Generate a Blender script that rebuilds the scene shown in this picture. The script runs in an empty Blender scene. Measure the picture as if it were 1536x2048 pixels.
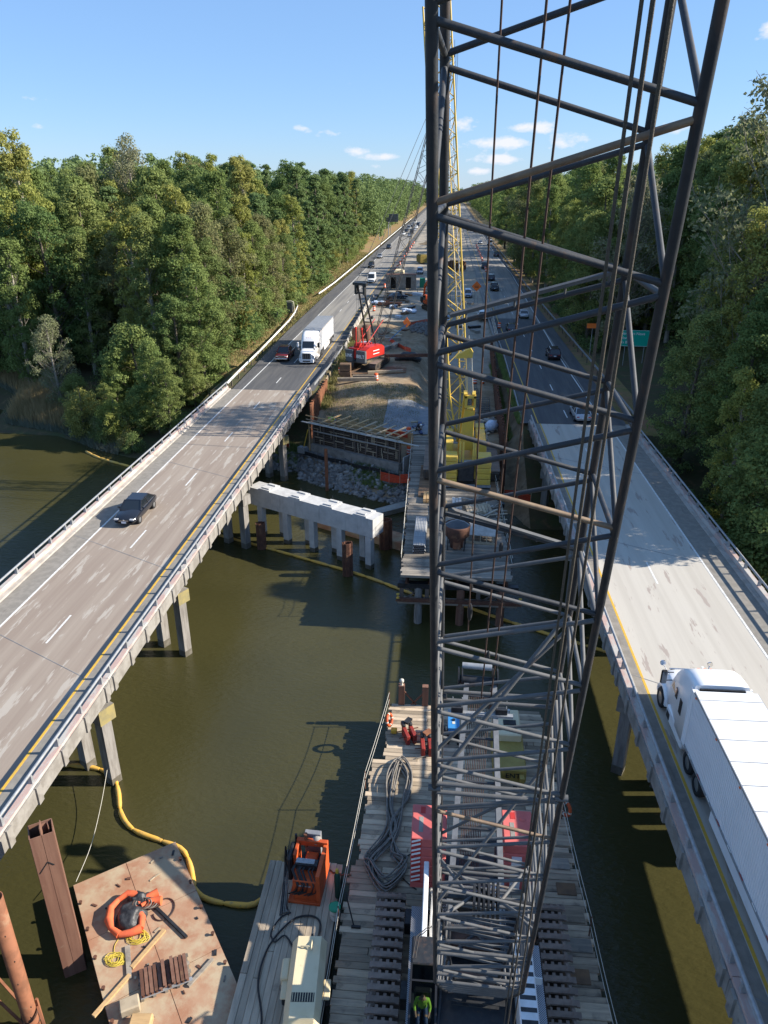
import bpy, bmesh, math, random
import numpy as np
from mathutils import Vector, Matrix, noise as mnoise
R=math.radians; PI=math.pi
rnd=random.Random(7)
sc=bpy.context.scene
col=sc.collection
# ---------------------------------------------------------------- camera
F=1480.; CX,CY=768.,1024.; CAMH=24.
PITCH=math.atan(654/F); YAW=math.atan(135*math.cos(PITCH)/F)
cam=bpy.data.cameras.new('camera'); cam_ob=bpy.data.objects.new('camera',cam); col.objects.link(cam_ob)
cam_ob.location=(0,0,CAMH); cam_ob.rotation_euler=(PI/2-PITCH,0,YAW)
cam.sensor_fit='VERTICAL'; cam.sensor_height=36; cam.lens=36*F/2048; cam.clip_start=.1; cam.clip_end=6000
sc.camera=cam_ob
# ---------------------------------------------------------------- sky and sun
SUN_EL=R(29.5); SUN_DIR=Vector((math.cos(R(4.8))*math.cos(SUN_EL),math.sin(R(4.8))*math.cos(SUN_EL),math.sin(SUN_EL)))
wd=bpy.data.worlds.new('World'); sc.world=wd; wd.use_nodes=True
nt=wd.node_tree; nt.nodes.clear()
out=nt.nodes.new('ShaderNodeOutputWorld'); bg=nt.nodes.new('ShaderNodeBackground'); sky=nt.nodes.new('ShaderNodeTexSky')
sky.sky_type='NISHITA'; sky.sun_disc=False; sky.sun_elevation=SUN_EL; sky.sun_rotation=math.atan2(SUN_DIR.x,SUN_DIR.y)
sky.air_density=1.0; sky.dust_density=.05; sky.ozone_density=2.2; sky.altitude=20
bg.inputs['Strength'].default_value=.08
def nn(t,**k):
    n=nt.nodes.new(t)
    for a,b in k.items(): setattr(n,a,b)
    return n
def mth(op,a,b=None,c=None,clamp=False):
    n=nn('ShaderNodeMath',operation=op); n.use_clamp=clamp
    for i,x in enumerate((a,b,c)):
        if x is None: continue
        if isinstance(x,(int,float)): n.inputs[i].default_value=x
        else: nt.links.new(x,n.inputs[i])
    return n.outputs[0]
tc=nn('ShaderNodeTexCoord'); sep=nn('ShaderNodeSeparateXYZ'); nt.links.new(tc.outputs['Generated'],sep.inputs[0])
az=mth('ARCTAN2',sep.outputs[0],sep.outputs[1]); el=mth('ARCSINE',sep.outputs[2])
# small fair-weather clouds: each a puff at its own bearing and height in the sky, broken up by noise
CL=[(.6,3.6,.9,.45,.85),(5.6,3.55,1.5,.33,1.05),(3.3,2.65,2.4,.34,1.1),(7.3,2.75,1.,.4,.8),(3.0,1.6,1.5,.3,1.05),(1.9,.9,1.0,.25,1),(8.6,2.9,.8,.3,.7),(14.9,3.5,1.2,.4,.9),
 (-4.8,1.8,1.2,.2,1.0),(-6.8,2.15,1.1,.22,.7),(-9.0,3.3,1.5,.2,.6),(-10.6,3.55,.7,.2,.65),(-5.4,1.2,.5,.15,.6),(-27.4,5.0,1.1,.16,.55),(-27.3,3.4,.8,.18,.6),(-22.2,4.2,.5,.14,.45),(-24.4,3.7,.5,.14,.4),(19.6,8.8,1.0,.5,1.15),
 (40,7,3,.9,1),(62,5,4,.9,1),(-48,6,3,.7,.7),(-75,5,4,.9,1),(95,8,4,1,1),(130,5,5,1,1),(-110,6,5,1,1),(-150,5,4,.9,1),(172,6,5,1,1)]
nz=nn('ShaderNodeTexNoise'); nz.inputs['Scale'].default_value=38; nz.inputs['Detail'].default_value=8; nz.inputs['Roughness'].default_value=.62
mp=nn('ShaderNodeMapping'); mp.inputs['Scale'].default_value=(1,1,2.0); nt.links.new(tc.outputs['Generated'],mp.inputs[0]); nt.links.new(mp.outputs[0],nz.inputs['Vector'])
acc=None
for a,e,wa,we,s in CL:
    wa*=1.2; we*=1.3
    da=mth('DIVIDE',mth('SUBTRACT',az,R(a)),R(wa)); de=mth('DIVIDE',mth('SUBTRACT',el,R(e)),R(we))
    g=mth('MULTIPLY',mth('EXPONENT',mth('MULTIPLY',mth('ADD',mth('MULTIPLY',da,da),mth('MULTIPLY',de,de)),-1.0)),s)
    acc=g if acc is None else mth('MAXIMUM',acc,g)
dens=mth('MULTIPLY',mth('SUBTRACT',mth('ADD',acc,mth('MULTIPLY',nz.outputs['Fac'],2.0)),1.42),1.9,clamp=True)
dens=mth('MULTIPLY',dens,.92)
mx=nn('ShaderNodeMix',data_type='RGBA'); nt.links.new(dens,mx.inputs['Factor']); hsv=nn('ShaderNodeMix',data_type='RGBA',blend_type='MULTIPLY'); hsv.inputs['Factor'].default_value=1; nt.links.new(sky.outputs[0],hsv.inputs[6]); hsv.inputs[7].default_value=(.74,.90,1.16,1); air=nn('ShaderNodeMix',data_type='RGBA'); air.inputs['Factor'].default_value=.5; nt.links.new(hsv.outputs[2],air.inputs[6]); air.inputs[7].default_value=(2.0,3.5,6.1,1); nt.links.new(air.outputs[2],mx.inputs[6]); mx.inputs[7].default_value=(5.9,6.0,6.5,1)
nt.links.new(mx.outputs[2],bg.inputs['Color']); nt.links.new(bg.outputs[0],out.inputs[0])
sd=bpy.data.lights.new('sun','SUN'); sd.energy=5.0; sd.angle=R(.53); sd.color=(1,.92,.80)
so=bpy.data.objects.new('sun',sd); col.objects.link(so); so.rotation_euler=(-SUN_DIR).to_track_quat('-Z','Y').to_euler(); so.location=(60,20,80)
vs=sc.view_settings; vs.view_transform='Standard'; vs.look='None'; vs.exposure=1.0; vs.gamma=1; vs.use_curve_mapping=False
try:
    sc.cycles.max_bounces=6; sc.cycles.diffuse_bounces=4; sc.cycles.glossy_bounces=3; sc.cycles.transparent_max_bounces=8; sc.cycles.transmission_bounces=4
except Exception: pass
# ---------------------------------------------------------------- materials
MATS={}
def mat(name,c,rough=.7,metal=0.,c2=None,scale=3.,amt=.5,bump=0.,bscale=30.,stretch=(1,1,1),detail=6,spec=.4,coord='Object',rand=0.,edge=(.42,.62),c3=None,s3=1.,e3=(.55,.7),stretch3=(1,1,1),trans=0.):
    if name in MATS: return MATS[name]
    m=bpy.data.materials.new(name); m.use_nodes=True; t=m.node_tree; b=t.nodes['Principled BSDF']; L=t.links.new
    b.inputs['Roughness'].default_value=rough; b.inputs['Metallic'].default_value=metal; b.inputs['Specular IOR Level'].default_value=spec
    N=t.nodes.new
    def mapped(st):
        tcn=N('ShaderNodeTexCoord'); mpn=N('ShaderNodeMapping'); mpn.inputs['Scale'].default_value=st
        if coord=='World':
            g=N('ShaderNodeNewGeometry'); L(g.outputs['Position'],mpn.inputs[0])
        else: L(tcn.outputs[coord],mpn.inputs[0])
        return mpn.outputs[0]
    cur=None
    if c2 is not None:
        n=N('ShaderNodeTexNoise'); n.inputs['Scale'].default_value=scale; n.inputs['Detail'].default_value=detail; n.inputs['Roughness'].default_value=.6
        L(mapped(stretch),n.inputs['Vector'])
        mr=N('ShaderNodeMapRange'); mr.inputs[1].default_value=edge[0]; mr.inputs[2].default_value=edge[1]; mr.inputs[4].default_value=1; L(n.outputs['Fac'],mr.inputs[0])
        x=N('ShaderNodeMix'); x.data_type='RGBA'; x.inputs[6].default_value=(*c,1); x.inputs[7].default_value=(*c2,1); L(mr.outputs[0],x.inputs['Factor'])
        cur=x.outputs[2]
        if c3 is not None:
            n3=N('ShaderNodeTexNoise'); n3.inputs['Scale'].default_value=s3; n3.inputs['Detail'].default_value=7; n3.inputs['Roughness'].default_value=.65; L(mapped(stretch3),n3.inputs['Vector'])
            m3=N('ShaderNodeMapRange'); m3.inputs[1].default_value=e3[0]; m3.inputs[2].default_value=e3[1]; L(n3.outputs['Fac'],m3.inputs[0])
            x3=N('ShaderNodeMix'); x3.data_type='RGBA'; L(cur,x3.inputs[6]); x3.inputs[7].default_value=(*c3,1); L(m3.outputs[0],x3.inputs['Factor']); cur=x3.outputs[2]
    if rand>0:
        oi=N('ShaderNodeObjectInfo'); hs=N('ShaderNodeHueSaturation')
        mr=N('ShaderNodeMapRange'); mr.inputs[3].default_value=1-rand; mr.inputs[4].default_value=1+rand; L(oi.outputs['Random'],mr.inputs[0]); L(mr.outputs[0],hs.inputs['Value'])
        if cur is None: hs.inputs['Color'].default_value=(*c,1)
        else: L(cur,hs.inputs['Color'])
        cur=hs.outputs[0]
    if cur is None: b.inputs['Base Color'].default_value=(*c,1)
    else: L(cur,b.inputs['Base Color'])
    if bump>0:
        n=N('ShaderNodeTexNoise'); n.inputs['Scale'].default_value=bscale; n.inputs['Detail'].default_value=4; L(mapped(stretch),n.inputs['Vector'])
        bn=N('ShaderNodeBump'); bn.inputs['Strength'].default_value=bump; bn.inputs['Distance'].default_value=.05; L(n.outputs['Fac'],bn.inputs['Height']); L(bn.outputs[0],b.inputs['Normal'])
    MATS[name]=m; return m
def M_(n): return MATS[n]
mat('conc_white',(.50,.495,.475),.85,c2=(.42,.415,.40),scale=1.5,c3=(.33,.31,.28),s3=1.2,stretch3=(2,2,.3),e3=(.58,.75),bump=.15,bscale=20)
mat('conc_old',(.27,.255,.23),.9,c2=(.19,.175,.155),scale=1.2,c3=(.12,.10,.085),s3=3.5,e3=(.6,.75),bump=.2,bscale=25)
mat('conc_pile',(.26,.245,.225),.9,c2=(.17,.155,.14),scale=2,stretch=(2,2,.25),bump=.2,bscale=25)
mat('conc_wet',(.105,.095,.075),.6,c2=(.16,.145,.12),scale=3,edge=(.5,.7))
mat('conc_yellow',(.30,.245,.10),.9,c2=(.22,.19,.10),scale=2)
mat('parapet',(.42,.30,.265),.85,c2=(.42,.40,.37),scale=1.1,stretch=(2,.6,2),edge=(.46,.56),c3=(.25,.21,.19),s3=5,e3=(.62,.75),bump=.15)
mat('curb',(.36,.335,.30),.9,c2=(.27,.245,.215),scale=1,bump=.2)
mat('deck_left',(.25,.20,.16),.9,c2=(.31,.26,.21),scale=1.1,stretch=(1.4,.035,1),edge=(.4,.66),c3=(.37,.33,.28),s3=1.0,stretch3=(1.7,.22,1),e3=(.56,.60),bump=.12,bscale=40,coord='World')
mat('deck_right',(.46,.43,.375),.9,c2=(.40,.37,.32),scale=1.0,stretch=(1.4,.035,1),edge=(.4,.66),c3=(.32,.275,.24),s3=.9,stretch3=(1.7,.25,1),e3=(.585,.62),bump=.12,bscale=40,coord='World')
mat('shoulder',(.20,.185,.16),.95,c2=(.25,.23,.20),scale=2.,bump=.1,coord='World',c3=(.14,.125,.11),s3=1.2,stretch3=(2,.3,1),e3=(.6,.72))
mat('asphalt',(.072,.072,.075),.9,c2=(.10,.098,.096),scale=.7,stretch=(2,.12,1),bump=.15,bscale=60,coord='World')
mat('road_conc',(.25,.235,.21),.9,c2=(.165,.158,.15),scale=.6,stretch=(2.5,.06,1),bump=.1,bscale=50,coord='World',c3=(.12,.115,.11),s3=1.1,stretch3=(3,.04,1),e3=(.58,.75))
mat('line_white',(.70,.70,.68),.7,c2=(.5,.5,.48),scale=6)
mat('line_yellow',(.62,.37,.035),.7,c2=(.5,.32,.06),scale=6)
mat('dirt',(.22,.155,.09),.95,c2=(.30,.235,.155),scale=.35,c3=(.13,.10,.065),s3=1.3,e3=(.5,.7),bump=.5,bscale=3,coord='World')
mat('gravel',(.33,.285,.225),.95,c2=(.25,.215,.17),scale=.3,c3=(.34,.31,.26),s3=.8,e3=(.5,.7),bump=.4,bscale=6,coord='World')
mat('forest_floor',(.065,.052,.025),.95,c2=(.05,.062,.02),scale=.4,c3=(.15,.10,.05),s3=.9,e3=(.55,.75),bump=.8,bscale=2,coord='World')
mat('verge',(.20,.155,.055),.95,c2=(.24,.13,.075),scale=.22,c3=(.11,.12,.03),s3=.8,e3=(.52,.7),bump=.8,bscale=5,coord='World')
mat('rock',(.24,.235,.225),.9,c2=(.17,.165,.155),scale=2,rand=.35,bump=.4,bscale=8)
mat('rust',(.125,.055,.034),.8,c2=(.085,.04,.026),scale=2.5,bump=.2,c3=(.23,.13,.07),s3=1.5,e3=(.55,.7))
mat('rust_deck',(.37,.225,.14),.85,c2=(.32,.16,.092),scale=.9,coord='World',edge=(.42,.64),c3=(.41,.32,.21),s3=.7,e3=(.45,.60),bump=.1)
mat('rust_pile',(.20,.105,.07),.8,c2=(.155,.075,.05),scale=2,stretch=(2,2,.15),c3=(.28,.22,.15),s3=.7,e3=(.6,.75),bump=.1)
mat('rust_pipe',(.25,.10,.05),.8,c2=(.17,.07,.035),scale=2,c3=(.30,.20,.12),s3=1.1,e3=(.58,.75))
mat('plank',(.42,.335,.235),.9,c2=(.30,.24,.175),scale=2.2,stretch=(.35,3,3),c3=(.10,.085,.07),s3=1.3,e3=(.57,.75),rand=.42,bump=.25,bscale=14)
mat('plank_side',(.41,.335,.245),.9,c2=(.31,.255,.19),scale=2.2,stretch=(3,.3,3),c3=(.12,.10,.085),s3=.9,e3=(.62,.78),rand=.25,bump=.25,bscale=14)
mat('plank_gray',(.255,.22,.175),.9,c2=(.18,.16,.135),scale=2,stretch=(.3,3,3),c3=(.10,.09,.078),s3=1.,e3=(.56,.72),rand=.42,bump=.2,bscale=14)
mat('mat_wood',(.21,.125,.07),.9,c2=(.15,.095,.06),scale=2,rand=.3,bump=.2)
mat('new_wood',(.50,.33,.16),.8,c2=(.42,.27,.13),scale=3,stretch=(.5,3,3),rand=.18)
mat('pale_wood',(.44,.36,.25),.85,c2=(.36,.29,.2),scale=3,rand=.2)
mat('log',(.25,.21,.155),.9,c2=(.17,.14,.11),scale=2)
mat('boom_paint',(.03,.034,.04),.58,.0,c2=(.043,.046,.051),scale=5,c3=(.085,.055,.04),s3=2.2,stretch3=(2,2,1.2),e3=(.585,.69),coord='World',bump=.05)
mat('boom_paint_lit',(.095,.098,.10),.65,.0,c2=(.12,.12,.12),scale=4,c3=(.10,.07,.055),s3=2.2,e3=(.6,.72),coord='World',bump=.05)  # boom paint with sunlight put into the colour, for lower lacings; rust blotches kept
mat('boom_chord',(.017,.02,.025),.55,.0,c2=(.028,.03,.033),scale=5,c3=(.062,.042,.034),s3=1.6,stretch3=(3,3,.5),e3=(.53,.68),coord='World',bump=.05)
mat('boom_rusty',(.24,.175,.115),.6,.2,c2=(.16,.11,.075),scale=3,coord='World')
mat('rope',(.10,.088,.07),.7,.3,c2=(.07,.06,.05),scale=40,bump=.3,bscale=80)
mat('rope_brown',(.075,.05,.04),.7,.3,c2=(.09,.05,.04),scale=20)
mat('rope_pale',(.55,.52,.44),.8); mat('rope_yellow',(.55,.42,.06),.8)
mat('hose',(.13,.12,.105),.6,c2=(.20,.18,.155),scale=5); mat('hose_black',(.018,.018,.02),.5)
mat('black',(.012,.012,.014),.5); mat('rubber',(.02,.02,.021),.85); mat('dark_steel',(.05,.052,.055),.5,.5,c2=(.03,.03,.032),scale=4)
mat('steel',(.35,.36,.37),.4,.7,c2=(.26,.27,.28),scale=5); mat('galv',(.34,.35,.36),.55,.35,c2=(.27,.28,.285),scale=4)
mat('chrome',(.65,.66,.68),.18,1.); mat('white_paint',(.78,.79,.80),.35,c2=(.70,.71,.72),scale=3); mat('truck_white',(.80,.80,.80),.28,spec=.5); mat('trailer_white',(.74,.75,.76),.5,c2=(.69,.70,.71),scale=.8,c3=(.50,.49,.46),s3=.8,stretch3=(1,.5,2.5),e3=(.62,.82))
mat('housing_white',(.70,.70,.70),.45,c2=(.58,.58,.57),scale=1.5,c3=(.3,.25,.2),s3=3,e3=(.7,.8))
mat('pink',(.58,.135,.12),.6,c2=(.52,.115,.10),scale=1.5,c3=(.40,.09,.075),s3=4,e3=(.66,.8)); mat('red_stripe',(.45,.03,.025),.6)
mat('red_crane',(.50,.026,.017),.45,c2=(.42,.022,.016),scale=1.2); mat('red_clamp',(.30,.028,.02),.6,c2=(.16,.03,.02),scale=4)
mat('orange',(.52,.085,.018),.6,c2=(.40,.065,.016),scale=2,c3=(.25,.06,.03),s3=4,e3=(.62,.75)); mat('sign_orange',(.92,.19,.03),.5); mat('fabric_orange',(.70,.14,.05),.8,c2=(.58,.11,.05),scale=3)
mat('drum_orange',(.75,.10,.02),.6); mat('fence_orange',(.55,.06,.02),.8,c2=(.42,.05,.02),scale=4)
mat('yellow_crane',(.64,.43,.06),.55,c2=(.56,.39,.08),scale=1.5,c3=(.33,.25,.12),s3=1.8,e3=(.6,.78)); mat('boom_yellow',(.68,.38,.06),.6,c2=(.56,.35,.10),scale=1.2,c3=(.30,.22,.10),s3=3,e3=(.58,.72))
mat('comp_cream',(.66,.56,.36),.55,c2=(.60,.50,.31),scale=1,c3=(.36,.20,.10),s3=2.2,e3=(.66,.78)); mat('mast_gray',(.19,.195,.2),.6,c2=(.15,.153,.157),scale=4)
mat('box_yellow',(.27,.195,.045),.6,c2=(.32,.24,.06),scale=2)
mat('blue',(.045,.22,.48),.4); mat('blue_tarp',(.03,.05,.12),.6,c2=(.05,.08,.18),scale=2); mat('plastic_sheet',(.55,.62,.72),.3,c2=(.4,.48,.6),scale=4)
mat('sign_green',(.0,.42,.30),.5); mat('sign_white',(.8,.82,.8),.5); mat('sign_back',(.10,.11,.115),.6)
mat('bin_green',(.02,.25,.13),.5); mat('bucket_white',(.62,.60,.55),.6,c2=(.45,.40,.33),scale=6); mat('cyl_green',(.012,.05,.035),.5)
mat('track',(.23,.175,.14),.85,.0,c2=(.17,.13,.105),scale=3,rand=.2,c3=(.17,.11,.075),s3=5,e3=(.6,.75)); mat('track_dark',(.05,.042,.036),.8,.2,c2=(.08,.06,.045),scale=3)
mat('tarp_black',(.022,.023,.026),.5,c2=(.045,.046,.05),scale=4,bump=.9,bscale=5)
mat('car_black',(.012,.014,.02),.15,spec=.7); mat('car_navy',(.015,.02,.035),.2,spec=.7); mat('car_red',(.14,.012,.012),.25,spec=.6); mat('car_white',(.72,.73,.74),.3); mat('car_silver',(.42,.43,.45),.3,.5); mat('car_maroon',(.03,.012,.016),.2,spec=.6); mat('car_blue',(.33,.38,.46),.3,.3)
mat('glass',(.012,.016,.02),.06,spec=.8); mat('lamp',(.42,.43,.44),.15); mat('tail',(.38,.01,.008),.3); mat('plate',(.6,.62,.66),.5)
mat('skin',(.38,.21,.14),.6); mat('hivis',(.36,.60,.06),.7); mat('jeans',(.05,.075,.16),.85); mat('workwear',(.05,.05,.055),.85); mat('hat_white',(.75,.75,.73),.4)
mat('silt_black',(.018,.018,.02),.7); mat('form_ply',(.055,.038,.026),.85,c2=(.035,.026,.02),scale=2); mat('form_steel',(.12,.105,.095),.7,.2,c2=(.16,.12,.09),scale=4); mat('walkway_plank',(.44,.42,.38),.85,c2=(.34,.32,.29),scale=3)
mat('boat',(.36,.36,.33),.6,c2=(.28,.28,.25),scale=2); mat('tarp_gray',(.17,.18,.195),.75,c2=(.23,.235,.24),scale=.7,bump=.6,bscale=2); mat('jersey',(.40,.375,.33),.9,c2=(.30,.27,.235),scale=1,bump=.15)
mat('bark',(.16,.135,.105),.95,c2=(.095,.08,.062),scale=3,stretch=(2,2,.4),bump=.6); mat('bark_pale',(.32,.29,.24),.95,c2=(.2,.18,.15),scale=3,stretch=(2,2,.5)); mat('reed',(.34,.25,.12),.9,c2=(.26,.20,.09),scale=.8); mat('reed_gray',(.16,.175,.13),.9,c2=(.12,.14,.09),scale=.8)
mat('weed',(.22,.19,.07),.9,c2=(.12,.14,.04),scale=1.,coord='World')
def cage():  # perforated walkway plate
    m=bpy.data.materials.new('grating'); m.use_nodes=True; t=m.node_tree; b=t.nodes['Principled BSDF']; b.inputs['Metallic'].default_value=.6; b.inputs['Roughness'].default_value=.5
    tcn=t.nodes.new('ShaderNodeTexCoord'); ck=t.nodes.new('ShaderNodeTexChecker'); ck.inputs['Scale'].default_value=26; ck.inputs[1].default_value=(.40,.41,.43,1); ck.inputs[2].default_value=(.09,.09,.10,1)
    t.links.new(tcn.outputs['Object'],ck.inputs[0]); t.links.new(ck.outputs[0],b.inputs['Base Color']); MATS['grating']=m
cage()
def leafmat(name,ca,cb,cc,tr=.42):
    m=bpy.data.materials.new(name); m.use_nodes=True; t=m.node_tree; t.nodes.clear(); N=t.nodes.new; L=t.links.new
    o=N('ShaderNodeOutputMaterial'); d=N('ShaderNodeBsdfDiffuse'); tl=N('ShaderNodeBsdfTranslucent'); ms=N('ShaderNodeMixShader'); ms.inputs[0].default_value=tr
    g=N('ShaderNodeNewGeometry'); n=N('ShaderNodeTexNoise'); n.inputs['Scale'].default_value=.33; n.inputs['Detail'].default_value=4; L(g.outputs['Position'],n.inputs['Vector'])
    rp=N('ShaderNodeValToRGB'); rp.color_ramp.elements[0].position=.36; rp.color_ramp.elements[0].color=(*ca,1); rp.color_ramp.elements[1].position=.66; rp.color_ramp.elements[1].color=(*cb,1)
    L(n.outputs['Fac'],rp.inputs[0])
    n2=N('ShaderNodeTexNoise'); n2.inputs['Scale'].default_value=7; L(g.outputs['Position'],n2.inputs['Vector'])
    oi=N('ShaderNodeObjectInfo'); mr=N('ShaderNodeMapRange'); mr.inputs[1].default_value=.3; mr.inputs[2].default_value=1; mr.inputs[4].default_value=.75; L(oi.outputs['Random'],mr.inputs[0])
    x=N('ShaderNodeMix'); x.data_type='RGBA'; L(mr.outputs[0],x.inputs['Factor']); L(rp.outputs[0],x.inputs[6]); x.inputs[7].default_value=(*cc,1)
    hs=N('ShaderNodeHueSaturation'); m2=N('ShaderNodeMapRange'); m2.inputs[1].default_value=.3; m2.inputs[2].default_value=.7; m2.inputs[3].default_value=.72; m2.inputs[4].default_value=1.3; L(n2.outputs['Fac'],m2.inputs[0]); L(m2.outputs[0],hs.inputs['Value']); L(x.outputs[2],hs.inputs['Color'])
    L(hs.outputs[0],d.inputs[0]); L(hs.outputs[0],tl.inputs[0]); L(d.outputs[0],ms.inputs[1]); L(tl.outputs[0],ms.inputs[2]); L(ms.outputs[0],o.inputs[0]); MATS[name]=m
leafmat('leaf_green',(.155,.215,.07),(.215,.275,.092),(.26,.29,.10))
leafmat('leaf_dark',(.115,.18,.065),(.165,.23,.08),(.205,.25,.09))
leafmat('leaf_yellow',(.255,.295,.08),(.315,.335,.095),(.355,.32,.11))
leafmat('leaf_brown',(.215,.225,.105),(.19,.235,.095),(.27,.25,.12))
leafmat('leaf_pine',(.125,.19,.078),(.17,.235,.092),(.195,.25,.098),.3)
leafmat('leaf_gray',(.25,.26,.15),(.21,.24,.125),(.28,.275,.165))
def watermat():
    m=bpy.data.materials.new('water'); m.use_nodes=True; t=m.node_tree; b=t.nodes['Principled BSDF']; N=t.nodes.new; L=t.links.new
    g=N('ShaderNodeNewGeometry'); n=N('ShaderNodeTexNoise'); n.inputs['Scale'].default_value=.08; n.inputs['Detail'].default_value=3; L(g.outputs['Position'],n.inputs['Vector'])
    rp=N('ShaderNodeValToRGB'); rp.color_ramp.elements[0].position=.35; rp.color_ramp.elements[0].color=(.044,.041,.0155,1); rp.color_ramp.elements[1].position=.7; rp.color_ramp.elements[1].color=(.058,.053,.020,1); L(n.outputs['Fac'],rp.inputs[0])
    L(rp.outputs[0],b.inputs['Base Color']); b.inputs['Roughness'].default_value=.04; b.inputs['IOR'].default_value=1.33; b.inputs['Specular IOR Level'].default_value=.5
    mpn=N('ShaderNodeMapping'); mpn.inputs['Rotation'].default_value=(0,0,R(25)); mpn.inputs['Scale'].default_value=(1,2.3,1); L(g.outputs['Position'],mpn.inputs[0])
    n1=N('ShaderNodeTexNoise'); n1.inputs['Scale'].default_value=1.9; n1.inputs['Detail'].default_value=5; n1.inputs['Roughness'].default_value=.6; L(mpn.outputs[0],n1.inputs['Vector'])
    n2=N('ShaderNodeTexNoise'); n2.inputs['Scale'].default_value=.12; L(g.outputs['Position'],n2.inputs['Vector'])
    mm=N('ShaderNodeMath'); mm.operation='MULTIPLY'; L(n1.outputs['Fac'],mm.inputs[0]); L(n2.outputs['Fac'],mm.inputs[1])
    bn=N('ShaderNodeBump'); bn.inputs['Strength'].default_value=.6; bn.inputs['Distance'].default_value=.17; L(mm.outputs[0],bn.inputs['Height']); L(bn.outputs[0],b.inputs['Normal']); MATS['water']=m
watermat()
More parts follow.
